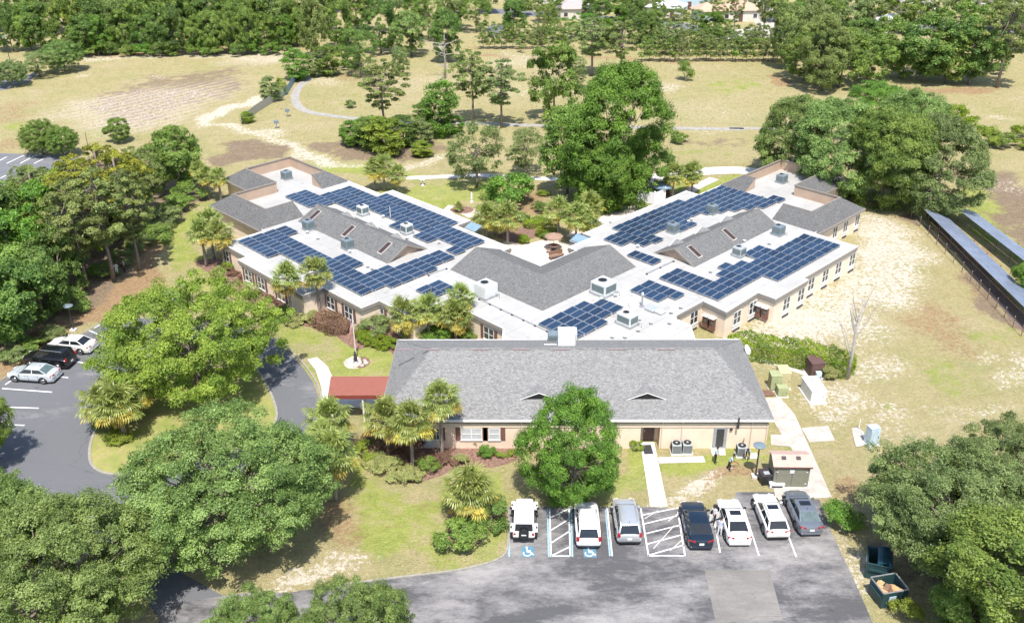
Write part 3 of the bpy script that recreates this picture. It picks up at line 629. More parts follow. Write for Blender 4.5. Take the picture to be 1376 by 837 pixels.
# skylights in the gable slopes and louvred eyebrows on their far sides
def skylight(par, px, py, along, up, slope_z):
    c = at(px, py, ZR + .75); mb = MB(); fr = MB()
    a, u = along.normalized(), up.normalized(); nrm = Vector((0, 0, 1))
    k = 1.42 / 2.9
    def q(s_, t_, h): p = c + a * s_ + u * t_; return (p.x, p.y, p.z + t_ * k + h)
    for b_, w_, l_, h_ in ((fr, .40, .86, .07), (mb, .31, .77, .10)):
        v = [q(-w_, -l_, -.1), q(w_, -l_, -.1), q(w_, l_, -.1), q(-w_, l_, -.1), q(-w_, -l_, h_), q(w_, -l_, h_), q(w_, l_, h_), q(-w_, l_, h_)]
        b_.add(v, [(4, 5, 6, 7), (0, 1, 5, 4), (1, 2, 6, 5), (2, 3, 7, 6), (3, 0, 4, 7)])
    f_ = bpart(fr, 'skylight', M['fascia_light']); subpart(mb, 'pane', M['skyglass'], f_)
M['skyglass'] = simple('brown_skylight', (.06, .038, .033), .35)
for px, py in ((422.5, 290), (468, 311), (517, 333.5)): skylight(gL, px, py, uv(1, 0), uv(0, 1), 1)
for px, py in ((933.5, 338.5), (980, 315.5), (1021.5, 294.5)): skylight(gR, px, py, uv(0, 1), uv(-1, 0), 1)
def eyebrow(c, along, out, w, h, slope):
    """low triangular louvre dormer on a roof slope; c on the slope at its foot, out = downhill"""
    a, o_ = along.normalized(), out.normalized(); mb = MB(); lv = MB(); tr = MB(); dp = h / slope
    L, R_, T = c - a * w / 2, c + a * w / 2, c + Vector((0, 0, h)); Bk = c - o_ * dp + Vector((0, 0, h + .02))
    T2 = T + o_ * .10 + Vector((0, 0, .02)); L2, R2 = L + o_ * .10, R_ + o_ * .10
    mb.add([L2, T2, Bk, R2, L, R_], [(0, 1, 2), (1, 3, 2)])
    lv.poly([L + a * w * .05 + o_ * .06, R_ - a * w * .05 + o_ * .06, T - Vector((0, 0, h * .03)) + o_ * .06])
    for p, q in ((L2, T2), (T2, R2)):
        d = Vector((0, 0, -.055)); tr.add([p, q, q + d, p + d, p + o_ * .05, q + o_ * .05, q + d + o_ * .05, p + d + o_ * .05], [(4, 5, 6, 7), (0, 1, 5, 4), (2, 3, 7, 6)])
    r = bpart(mb, 'eyebrow_dormer', M['shingle_front']); subpart(lv, 'louvre', M['black'], r); subpart(tr, 'edge_trim', M['trim'], r)
for u_ in (-92.8, -88, -83): eyebrow(uv(u_, 62.6, ZR + .5), uv(1, 0), uv(0, 1), 2.4, .55, .45)
for v_ in (84, 89, 94): eyebrow(uv(-58.9, v_, ZR + .5), uv(0, 1), uv(-1, 0), 2.4, .55, .45)

# --- front block: hipped roof, wall, door recess, windows
X0, X1, Y0, Y1 = -11.75, 20.68, 65.75, 79.3; YM = 72.55; RX0, RX1, ZF = -7.9, 16.8, 5.85
FW = Y0 + .22; wx0, wx1 = X0 + .35, X1 - .3
mb = MB(); c_ = [(X0, Y0, ZR), (X1, Y0, ZR), (X1, Y1, ZR), (X0, Y1, ZR)]; r0, r1 = (RX0, YM, ZF), (RX1, YM, ZF)
mb.poly([c_[0], c_[1], r1, r0]); mb.poly([c_[2], c_[3], r0, r1]); mb.poly([c_[1], c_[2], r1]); mb.poly([c_[3], c_[0], r0])
hip = bpart(mb, 'hip_roof', M['shingle_front'])
mb = MB()
for a, b in ((r0, r1),): mb.tube([a, b], .09, 6)
for a, b in ((c_[0], r0), (c_[1], r1), (c_[2], r1), (c_[3], r0)): mb.tube([a, b], .05, 6)
subpart(mb, 'ridge_cap', M['shingle_front'], hip)
mb = MB()
for px in (545, 580, 645, 700, 755, 828, 895): 
    x = at(px, 466, ZF).x; mb.box((x, YM - .12, ZF + .0), (1.5, .14, .06))
subpart(mb, 'ridge_vent', simple('faded_red_ridge_vent', (.27, .2, .2), .8), hip)
for px in (724.5, 871): 
    y = 67.7; zc = ZR + (y - Y0) * (ZF - ZR) / (YM - Y0)
    eyebrow(Vector((at(px, 543, zc).x, y, zc)), Vector((1, 0, 0)), Vector((0, -1, 0)), 3.2, .62, .42)
mb = MB(); mb.box(((X0 + X1) / 2, Y0 - .05, ZR - .07), (X1 - X0 + .1, .13, .15)); mb.box(((X0 + X1) / 2, Y1 + .05, ZR - .07), (X1 - X0 + .1, .12, .15))
gut = bpart(mb, 'gutter', M['trim'])
mb = MB()
for px, zb in ((585, 2.8), (700.5, 2.8), (891, 2.8), (918, 2.8), (1012, 2.8), (1033, 2.8)):
    x = at(px, 570, 2.6).x; mb.tube([(x, Y0 - .02, ZR - .12), (x, Y0 + .02, ZR - .3), (x, FW - .06, ZR - .5), (x, FW - .06, .05)], .05, 6)
mb2 = MB(); mb2.box((X1 + .03, (Y0 + Y1) / 2, ZR - .09), (.07, Y1 - Y0, .13)); mb2.box((X0 - .03, (Y0 + Y1) / 2, ZR - .09), (.07, Y1 - Y0, .13)); bpart(mb2, 'side_fascia', M['fascia'])
subpart(mb, 'downspout', M['frieze'], gut)
dx0, dx1 = at(858.3, 597).x, at(884, 597).x
def wall_run(mb, xa, xb, z0, z1): mb.poly([(xa, FW, z0), (xb, FW, z0), (xb, FW, z1), (xa, FW, z1)])
mb = MB(); wall_run(mb, wx0, dx0, 0, 2.92); wall_run(mb, dx1, wx1, 0, 2.92); wall_run(mb, dx0, dx1, 2.25, 2.92)
mb.poly([(wx1, FW, 0), (wx1, Y1 - .3, 0), (wx1, Y1 - .3, 2.92), (wx1, FW, 2.92)]); mb.poly([(wx0, Y1 - .3, 0), (wx0, FW, 0), (wx0, FW, 2.92), (wx0, Y1 - .3, 2.92)])
mb.poly([(wx1, Y1 - .3, 0), (wx0, Y1 - .3, 0), (wx0, Y1 - .3, 2.92), (wx1, Y1 - .3, 2.92)])
rd = 1.15
mb.poly([(dx0, FW, 0), (dx0, FW + rd, 0), (dx0, FW + rd, 2.25), (dx0, FW, 2.25)][::-1]); mb.poly([(dx1, FW, 0), (dx1, FW + rd, 0), (dx1, FW + rd, 2.25), (dx1, FW, 2.25)])
mb.poly([(dx0, FW + rd, 0), (dx1, FW + rd, 0), (dx1, FW + rd, 2.25), (dx0, FW + rd, 2.25)]); mb.poly([(dx0, FW, 2.25), (dx1, FW, 2.25), (dx1, FW + rd, 2.25), (dx0, FW + rd, 2.25)])
bpart(mb, 'front_wall', M['siding'])
mb = MB(); mb.box(((wx0 + wx1) / 2, FW - .02, 2.36), (wx1 - wx0, .05, .30)); mb.box(((wx0 + wx1) / 2, FW - .035, 2.19), (wx1 - wx0, .08, .05)); bpart(mb, 'frieze_board', M['frieze'])
mb = MB(); mb.poly([(X0, Y0, ZR - .08), (X1, Y0, ZR - .08), (X1, FW, ZR - .08), (X0, FW, ZR - .08)]); mb.box(((wx0 + wx1) / 2, FW - .03, 2.72), (wx1 - wx0, .05, .38)); bpart(mb, 'soffit_and_shade_band', M['fascia'])  # soffit, plus a taupe band on the wall that paints the eave's shadow
mb = MB(); mb.box((dx0 + .85, FW + rd - .03, 1.05), (.95, .05, 2.1)); dr = bpart(mb, 'door', M['door'])
mb = MB(); mb.box((dx0 + .85, FW + rd - .065, 1.62), (.3, .02, .26)); subpart(mb, 'notice', M['plate'], dr)
mb = MB(); mb.box((dx0 + .5, FW + rd - .08, 1.05), (.05, .06, .2)); subpart(mb, 'handle', M['alu'], dr)
mb = MB()
for sx in (-.5, .5): mb.box((dx0 + .85 + sx, FW + rd - .03, 1.07), (.08, .08, 2.14))
mb.box((dx0 + .85, FW + rd - .03, 2.16), (1.08, .08, .08)); subpart(mb, 'door_frame', M['fascia_light'], dr)
gx_ = at(964.5, 599).x
mb = MB(); mb.box((gx_, FW - .03, 1.08), (1.12, .07, 2.12)); dr = bpart(mb, 'side_door', M['greydoor'])
mb = MB(); mb.box((gx_, FW - .075, 1.12), (.62, .03, 1.75)); subpart(mb, 'door_panel', M['darkgrey'], dr)
mb = MB(); mb.box((gx_ + .38, FW - .09, 1.0), (.05, .05, .16)); subpart(mb, 'handle', M['alu'], dr)
mb = MB(); mb.box((gx_ + .85, FW - .07, 1.95), (.22, .14, .16)); bpart(mb, 'wall_lamp', M['darkgrey'])
mb = MB(); mb.tube([(at(993, 566, 3.0).x, Y0 - .12, 3.05), (at(993, 566, 3).x, Y0 - .2, 3.3)], .09, 8); mb.box((at(993, 566, 3).x, Y0 - .15, 2.6), (.16, .16, .7)); bpart(mb, 'floodlight', M['darkgrey'])

def window_on(p0, d, nrm, w, h, zc, shutters=False, panes=2, blind=False, panel=False):
    """window centred at p0 on a wall; d along, nrm outwards"""
    d, nrm = d.normalized(), nrm.normalized()
    def bx(mb, s0, s1, z0, z1, o0, o1):
        v = []
        for o_ in (o0, o1):
            for s_, z_ in ((s0, z0), (s1, z0), (s1, z1), (s0, z1)):
                q = p0 + d * s_ + nrm * o_; v.append((q.x, q.y, z_))
        mb.add(v, [(3, 2, 1, 0), (4, 5, 6, 7), (0, 1, 5, 4), (1, 2, 6, 5), (2, 3, 7, 6), (3, 0, 4, 7)])
    z0, z1 = zc - h / 2, zc + h / 2; fr = MB(); t = .07
    bx(fr, -w / 2, -w / 2 + t, z0, z1, -.02, .06); bx(fr, w / 2 - t, w / 2, z0, z1, -.02, .06)
    bx(fr, -w / 2 + t, w / 2 - t, z0, z0 + t, -.02, .058); bx(fr, -w / 2 + t, w / 2 - t, z1 - t, z1, -.02, .058)
    for k in range(1, panes): s_ = -w / 2 + w * k / panes; bx(fr, s_ - .05, s_ + .05, z0 + t, z1 - t, -.02, .056)
    bx(fr, -w / 2 + t, w / 2 - t, zc - .025, zc + .025, -.02, .05)
    f_ = bpart(fr, 'window', M['trim'])
    gl = MB(); bx(gl, -w / 2 + t * .6, w / 2 - t * .6, z0 + t * .6, z1 - t * .6, -.03, .025); subpart(gl, 'pane', M['blind'] if blind else M['glass'], f_)
    si = MB(); bx(si, -w / 2 - .06, w / 2 + .06, z0 - .07, z0 - .003, -.02, .1); subpart(si, 'sill', M['trim'], f_)
    if shutters:
        for s_ in ((-1, 1) if shutters == 1 else (shutters - 2,)):
            sh = MB(); a = s_ * (w / 2 + .24); bx(sh, a - .2, a + .2, z0 - .06, z1 + .06, -.02, .05); subpart(sh, 'shutter', M['shutter'], f_)
    if panel:
        pn = MB(); bx(pn, -w / 2 - .02, w / 2 + .02, .2, z0 - .09, -.02, .045); subpart(pn, 'apron_panel', M['trim'], f_)
        vt = MB(); bx(vt, -w / 2 + .1, w / 2 - .1, .02, .24, -.02, .12); subpart(vt, 'vent_grille', M['darkgrey'], f_)
for px, w, sh, bl in ((633.5, 1.75, 1, True), (664.3, .95, 1, True), (577, 1.75, 1, False), (540, 1.75, 1, False)):
    p = at(px, 583, 1.45); window_on(Vector((p.x, FW, 0)), Vector((1, 0, 0)), Vector((0, -1, 0)), w, 1.15, 1.47, sh, 2 if w > 1 else 1, bl)
mb = MB(); px_ = at(577, 597, .5).x; mb.box((px_, FW - .1, .5), (1.15, .22, .42)); ac = bpart(mb, 'wall_air_conditioner', M['hvac_white'])
mb = MB()
for k in range(6): mb.box((px_, FW - .215, .36 + k * .055), (1.0, .02, .018))
subpart(mb, 'grille', M['hvac'], ac)
def wall_window(px, py, kind, c, w=1.5, h=1.45, shutters=1, **k):
    """kind 'u': wall at u = c (runs along v); kind 'v': wall at v = c (runs along u)"""
    u, v = touv(at(px, py, 1.5))
    if kind == 'u': window_on(uv(c, v), uv(0, 1), uv(1, 0), w, h, 1.5, shutters, **k)
    else: window_on(uv(u, c), uv(1, 0), uv(0, -1), w, h, 1.5, shutters, **k)
I_ = .14
wall_window(307, 342.5, 'v', 47.8 + I_); wall_window(334, 371, 'v', 46.7 + I_); wall_window(353, 380, 'v', 46.7 + I_); wall_window(380, 395, 'v', 46.7 + I_)
wall_window(406, 399.5, 'v', 49.3 + I_); wall_window(450, 405, 'v', 49.3 + I_); wall_window(473.8, 418.5, 'v', 49.3 + I_); wall_window(518, 417, 'v', 51.6 + I_)
wall_window(660, 447.5, 'v', 56.4 + I_); wall_window(610, 425, 'v', 56.4 + I_)
for px, py, c in ((985.2, 424.5, -45.6), (1007, 411.5, -45.7), (1050, 405.6, -43.7), (1069.7, 394, -43.7), (1094.5, 383.5, -44.3), (1113.5, 372, -44.3), (1125, 359.7, -44.3), (1142, 348.2, -44.3), (934.5, 427.5, -48.7)):
    wall_window(px, py, 'u', c - I_, 1.35, 1.5, 0, panel=True)
for px, py in ((1119.4, 311.5), (1131, 303), (1145, 294)): wall_window(px, py, 'u', -49.8 - I_, 1.1, 1.5, 0, panel=True)
wall_window(1125, 258.5, 'u', -56.2 - I_, 1.3, 1.4, 0)
# electrical cabinets with white hoods on the stepped walls
for px, py, v_ in ((954, 434, 74.7), (1029.5, 417, 80.5)):
    u, _ = touv(at(px, py, .9))
    for k in (-.42, .42):
        mb = MB(); c = uv(u + k, v_ + .14 - .16); mb.box((c.x, c.y, .95), (.62, .3, 1.25), -pi / 4); cb = bpart(mb, 'meter_cabinet', M['shutter'])
        mb = MB(); c = uv(u + k, v_ + .14 - .3); mb.box((c.x, c.y, 1.75), (.72, .62, .07), -pi / 4); subpart(mb, 'hood', M['hvac_white'], cb)
        mb = MB(); c = uv(u + k, v_ + .14 - .32); mb.box((c.x, c.y, 1.2), (.3, .05, .35), -pi / 4); subpart(mb, 'meter', M['hvac_blue'], cb)
# entry canopy
ca_ = thing('entry_canopy', 'flat red canopy on posts over the entry walk, left of the front block', 'canopy', at(484, 520, 0))
mb = MB(); q = [at(444.5, 505.5, 3.0), at(526, 505.5, 3.0), at(526, 531, 2.85), at(440.5, 531.5, 2.85)]
mb.add([tuple(p) for p in q] + [(p.x, p.y, p.z - .14) for p in q], [(3, 2, 1, 0), (4, 5, 6, 7), (0, 1, 5, 4), (1, 2, 6, 5), (2, 3, 7, 6), (3, 0, 4, 7)])
mb.build('canopy_roof', M['redroof'], ca_, world=True)
mb = MB(); q2 = [q[3], q[2]]
mb.add([(p.x, p.y - .02, 2.86) for p in q2] + [(p.x, p.y - .02, 2.5) for p in q2] + [(p.x, p.y + .05, 2.86) for p in q2] + [(p.x, p.y + .05, 2.5) for p in q2], [(0, 2, 3, 1), (4, 5, 7, 6), (2, 6, 7, 3)])
mb.build('valance', M['redtrim'], ca_, world=True)
for i, (a, b) in enumerate(((q[0], .05), (q[3], .05), ((q[0] + q[1]) / 2, 0), ((q[2] + q[3]) / 2, 0))):
    mb = MB(); mb.box((a.x + .2, a.y + (.15 if i in (1, 3) else -.15), 1.42), (.14, .14, 2.76)); mb.build('post', M['trim'], ca_, world=True)
# door mat
mb = MB(); a, b, c, d = at(862.5, 598, .04), at(874.5, 597.5, .04), at(878, 609.5, .04), at(866, 610, .04); mb.add([tuple(x) for x in (a, b, c, d)] + [(x.x, x.y, .06) for x in (a, b, c, d)], [(7, 6, 5, 4), (0, 1, 5, 4), (1, 2, 6, 5), (2, 3, 7, 6), (3, 0, 4, 7)])
tag(mb.build('door_mat', M['darkgrey']), 'dark grey mat on the white walk before the recessed brown door', 'mat')

# ------------------------------------------------------------------ solar panels
def mk_cell():
    m, nt, b = newmat('solar_cells'); p = N(nt, 'ShaderNodeTexCoord').outputs['Object']
    sx = N(nt, 'ShaderNodeSeparateXYZ'); nt.links.new(p, sx.inputs[0])
    gxn = mth(nt, 'LESS_THAN', mth(nt, 'FRACT', mth(nt, 'MULTIPLY', sx.outputs[0], 6.4)), .07); gyn = mth(nt, 'LESS_THAN', mth(nt, 'FRACT', mth(nt, 'MULTIPLY', sx.outputs[1], 6.4)), .07)
    oi = N(nt, 'ShaderNodeObjectInfo'); n = noise(nt, pos(nt), .35, 3, .6, .3, .7)
    c = mix(nt, oi.outputs['Random'], (.003, .013, .038), (.012, .036, .082)); c = mix(nt, mth(nt, 'MULTIPLY', n, .5), c, (.014, .04, .085))
    c = mix(nt, mth(nt, 'MULTIPLY', mth(nt, 'MAXIMUM', gxn, gyn), .35), c, (.25, .3, .38))
    nt.links.new(c, b.inputs['Base Color']); b.inputs['Roughness'].default_value = .25; b.inputs['Specular IOR Level'].default_value = .32
    return m
M['cell'] = mk_cell(); M['cell_sheen'] = simple('sky_sheen_solar_cells', (.17, .205, .285), .45, var=.25, scale=.8)  # second cell colour: grazing sky reflection put into the base colour, for ground rows
def panel_mesh(w, l, t=.04, cm='cell'):
    mb = MB()
    mb.box((0, 0, 0), (w, l, .04)); mb.cur = 1; mb.poly([(-w / 2 + t, -l / 2 + t, .0215), (w / 2 - t, -l / 2 + t, .0215), (w / 2 - t, l / 2 - t, .0215), (-w / 2 + t, l / 2 - t, .0215)])
    return mesh_from('solar_panel', mb.v, mb.f, [M['alu'], M[cm]], mb.m)
PM = panel_mesh(.905, 1.58)
RACK = None
def array(label, cells, group='rooftop solar arrays'):
    """cells: (u0, v0) lower corners on the roof grid"""
    cs = [uv(u + .475, v + .825) for u, v in cells]; c = sum(cs, Vector()) / len(cs); c.z = ZR
    t = thing('solar_array', label, 'solar array', c, 0, group); rk = MB()
    ang = -pi / 4
    for q in cs:
        o = link(bpy.data.objects.new('solar_panel', PM)); setp(o, t); o.location = (q.x - c.x, q.y - c.y, .24); o.rotation_euler = (radians(3.5) + random.uniform(-.02, .02), random.uniform(-.02, .02), ang)
        d = q - c
        for e in (-.6, .6): 
            r = uv(0, e); rk.box((d.x + r.x, d.y + r.y, .10), (.94, .05, .2), ang)
    rk.build('rack', M['alu'], t)
    return t
def row(v, *ranges): return [(u, v) for a, n in ranges for u in [a + .95 * k for k in range(n)]]
def n_(a, b): return (a, max(1, round((b - a) / .95)))
PV = 1.655
cells = row(49.15, n_(-96.1, -89)) + row(49.15 + PV, n_(-96.1, -74.7)) + row(49.15 + 2 * PV, n_(-96.1, -73.8)) + row(49.15 + 3 * PV, n_(-96.1, -93.4), n_(-84.1, -80.4), n_(-78.2, -73.7)) \
    + row(49.15 + 4 * PV, n_(-78.2, -73.6)) + row(49.15 + 5 * PV, n_(-77.3, -73.5)) + row(49.15 + 6 * PV, n_(-77.3, -73.7)) + row(49.15 + 7 * PV, n_(-77.3, -74.6)) + row(49.15 + 8 * PV, n_(-77.3, -74.6))
array('long blue L-shaped solar array on the outer side of the left wing roof', cells)
PL = 1.66; v0 = 61.25
cells = row(v0, n_(-105, -99)) + row(v0 + PL, n_(-105, -98)) + row(v0 + 2 * PL, n_(-102, -94.3), n_(-87.4, -85), n_(-82.8, -80), n_(-76.9, -75.2)) + row(v0 + 3 * PL, n_(-102, -75.2)) + row(v0 + 4 * PL, n_(-102, -75)) + row(v0 + 5 * PL, n_(-96.2, -80.6))
array('big blue solar array along the courtyard edge of the left wing roof', cells[:100])
array('small blue solar array behind the three tall palms on the left of the hub roof', row(55.55, n_(-71.3, -68.4)) + row(55.55 + PV, n_(-71.3, -68.4)))
PR = 1.658; v0 = 75.8
cells = row(v0, n_(-55.1, -47.5)) + row(v0 + PR, n_(-55.1, -47.5)) + row(v0 + 2 * PR, n_(-50.35, -47.5)) + row(v0 + 3 * PR, n_(-51.3, -47.5)) + row(v0 + 4 * PR, n_(-52.25, -47.5)) + row(v0 + 5 * PR, n_(-51.3, -45.6)) + row(v0 + 6 * PR, n_(-50.35, -45.6)) \
    + row(v0 + 7 * PR, n_(-52.25, -45.6)) + row(v0 + 8 * PR, n_(-52.25, -45.6)) + sum([row(v0 + k * PR, n_(-50.35, -45.6)) for k in range(9, 13)], [])
array('stepped dark blue solar array on the outer side of the right wing roof', cells)
PQ = 1.655; v0 = 76.35
rr = [(-63.3, -57.6), (-64.2, -57.6), (-66.2, -63.2), (-66.2, -61.5), (-67.7, -61.5), (-67.7, -63), (-67.7, -63), (-67.7, -61.5), (-67.7, -61.5), (-67.7, -63), (-67.7, -62.9), (-67.7, -62), (-66.8, -61), (-66.8, -60), (-66.8, -59), (-66.8, -58.2), (-66.8, -58.2), (-59.9, -58)]
cells = sum([row(v0 + k * PQ, n_(a, b)) for k, (a, b) in enumerate(rr)], [])
print('right inner', len(cells))
array('big dark blue solar array along the courtyard edge of the right wing roof', cells[-100:])
array('small two-row solar array beside the thin vent pipe on the right of the hub roof', row(71.25, n_(-55.4, -51.6)) + row(71.25 + PV, n_(-55.4, -50.6)))
cells = row(59.2, n_(-57, -52.2)) + row(59.2 + 1.72, n_(-57, -52.2)) + row(59.2 + 3.44, n_(-57, -52.2)) + row(59.2 + 5.16, n_(-57, -53.1)) + row(59.2 + 6.88, n_(-56, -53.1))
array('compact dark blue solar array just behind the front block ridge', cells)

M['darkgalv'] = simple('weathered_steel', (.13, .13, .135), .6, .4)
# ground mounted rows on the right
GP = panel_mesh(.9, 1.6, .055, 'cell_sheen')
def ground_row(label, pa, pb, n, hi, lo):
    a, b = at(*pa, 0), at(*pb, 0); d = (b - a); L = d.length; d = d.normalized(); s_ = Vector((-d.y, d.x, 0))      # s_: towards the low edge
    if s_.x < 0: s_ = -s_
    t = thing('ground_solar_row', label, 'solar array', (a + b) / 2, 0, 'ground mounted solar rows'); c = (a + b) / 2
    rz = atan2(d.y, d.x); w = 3.3; tilt = math.asin((hi - lo) / w); step = L / n
    for i in range(n):
        for k in range(2):
            o = link(bpy.data.objects.new('solar_panel', GP)); setp(o, t)
            m_ = (k + .5) * w / 2; p = a + d * (step * (i + .5)) + s_ * (m_ * cos(tilt)) - c
            X, Yv, Zv = d, s_ * cos(tilt) - Vector((0, 0, sin(tilt))), None
            Zv = X.cross(Yv)
            if Zv.z < 0: X = -X; Zv = X.cross(Yv)
            o.matrix_local = Matrix(((X.x, Yv.x, Zv.x, p.x), (X.y, Yv.y, Zv.y, p.y), (X.z, Yv.z, Zv.z, hi - m_ * sin(tilt)), (0, 0, 0, 1)))
    for i in range(0, 9):
        q = a + d * (L * (i + .25) / 8.6) - c
        p0 = q + s_ * .55; p1 = q + s_ * 3.3
        mb = MB(); mb.tube([(p0.x, p0.y, 0), (p0.x, p0.y, hi - .32)], .045, 6); mb.build('post', M['darkgalv'], t)
        mb = MB(); mb.tube([(p1.x, p1.y, 0), (p1.x, p1.y, lo + .1)], .05, 6); mb.build('post', M['darkgalv'], t)
    mb = MB()
    for m_ in (.5, 2.7):
        p0, p1 = a + s_ * m_ * cos(tilt) - c, b + s_ * m_ * cos(tilt) - c; z = hi - m_ * sin(tilt) - .09
        mb.tube([(p0.x, p0.y, z), (p1.x, p1.y, z)], .05, 5)
    mb.build('rail', M['galv'], t)
ground_row('long tilted ground solar row nearer the building, in front of the bare soil strip', (1236.5, 300), (1392, 458), 36, 2.0, 1.0)
ground_row('tilted ground solar row farther right, behind the nearer row', (1277, 296), (1440, 428), 36, 2.0, 1.0)
# ------------------------------------------------------------------ vegetation
RS = np.random.RandomState
def leafmat(name, dark, light, transl=.34, spec=.35, rough=.5):
    m, nt, b = newmat(name); out = nt.nodes['Material Output']
    a = N(nt, 'ShaderNodeAttribute', attribute_name='tone'); oi = N(nt, 'ShaderNodeObjectInfo')
    c = mix(nt, a.outputs['Fac'], dark, light)
    hs = N(nt, 'ShaderNodeHueSaturation'); nt.links.new(c, hs.inputs['Color'])
    nt.links.new(mth(nt, 'ADD', .490, mth(nt, 'MULTIPLY', oi.outputs['Random'], .022)), hs.inputs['Hue'])
    nt.links.new(mth(nt, 'ADD', .90, mth(nt, 'MULTIPLY', oi.outputs['Random'], .2)), hs.inputs['Value'])
    nt.links.new(hs.outputs[0], b.inputs['Base Color']); b.inputs['Roughness'].default_value = rough; b.inputs['Specular IOR Level'].default_value = spec
    t = N(nt, 'ShaderNodeBsdfTranslucent'); tc = mix(nt, .35, hs.outputs[0], (.26, .32, .03)); nt.links.new(tc, t.inputs['Color'])
    mx = N(nt, 'ShaderNodeMixShader'); mx.inputs[0].default_value = transl
    nt.links.new(b.outputs[0], mx.inputs[1]); nt.links.new(t.outputs[0], mx.inputs[2]); nt.links.new(mx.outputs[0], out.inputs['Surface'])
    return m
LM = {
 'oak': leafmat('oak_leaves', (.090, .155, .030), (.345, .470, .135), spec=.45),
 'oakgrey': leafmat('grey_oak_leaves', (.090, .145, .038), (.320, .410, .140), spec=.5),
 'bright': leafmat('bright_leaves', (.070, .160, .020), (.225, .390, .055)),
 'lime': leafmat('yellow_green_leaves', (.120, .195, .022), (.390, .470, .070)),
 'dark': leafmat('dark_leaves', (.056, .118, .026), (.225, .345, .074)),
 'mid': leafmat('mid_green_leaves', (.085, .160, .027), (.310, .420, .088)),
 'pine': leafmat('pine_needles', (.110, .155, .040), (.345, .400, .120)),
 'yellow': leafmat('yellow_pine_needles', (.170, .215, .025), (.470, .480, .055)),
 'light': leafmat('pale_leaves', (.130, .185, .055), (.340, .410, .150)),
 'hedge': leafmat('hedge_leaves', (.105, .185, .015), (.340, .430, .034)),
 'palm': leafmat('palm_leaves', (.125, .185, .035), (.420, .470, .130), spec=.5, rough=.42),
 'dead': leafmat('dry_palm_leaves', (.330, .260, .050), (.640, .530, .110), spec=.3),
 'brownbush': leafmat('reddish_shrub_leaves', (.150, .085, .058), (.330, .195, .140)),
 'grassbush': leafmat('pale_tufted_leaves', (.210, .240, .070), (.520, .520, .210)),
}
def quads_mesh(name, C, A, Bv, tone, mat):
    """leaf quads (diamond shaped) with centres C, half axes A and Bv"""
    n = len(C); co = np.empty((n, 4, 3)); co[:, 0] = C - A; co[:, 1] = C - Bv; co[:, 2] = C + A; co[:, 3] = C + Bv
    me = bpy.data.meshes.new(name); me.vertices.add(n * 4); me.vertices.foreach_set('co', co.ravel())
    me.loops.add(n * 4); me.loops.foreach_set('vertex_index', np.arange(n * 4)); me.polygons.add(n); me.polygons.foreach_set('loop_start', np.arange(n) * 4)
    me.update(); a = me.attributes.new('tone', 'FLOAT', 'FACE'); a.data.foreach_set('value', tone.astype(np.float32)); me.materials.append(mat)
    return me
def nrm(v): return v / (np.linalg.norm(v, axis=-1, keepdims=True) + 1e-9)
def leaves(rs, P, Nn, size, rnd=.55, aspect=.55):
    n = len(P); Nn = nrm(Nn + rs.normal(0, rnd, (n, 3))); t = nrm(np.cross(Nn, rs.normal(0, 1, (n, 3)))); b = np.cross(Nn, t)
    s_ = size * rs.uniform(.6, 1.35, (n, 1)); return t * s_, b * s_ * aspect
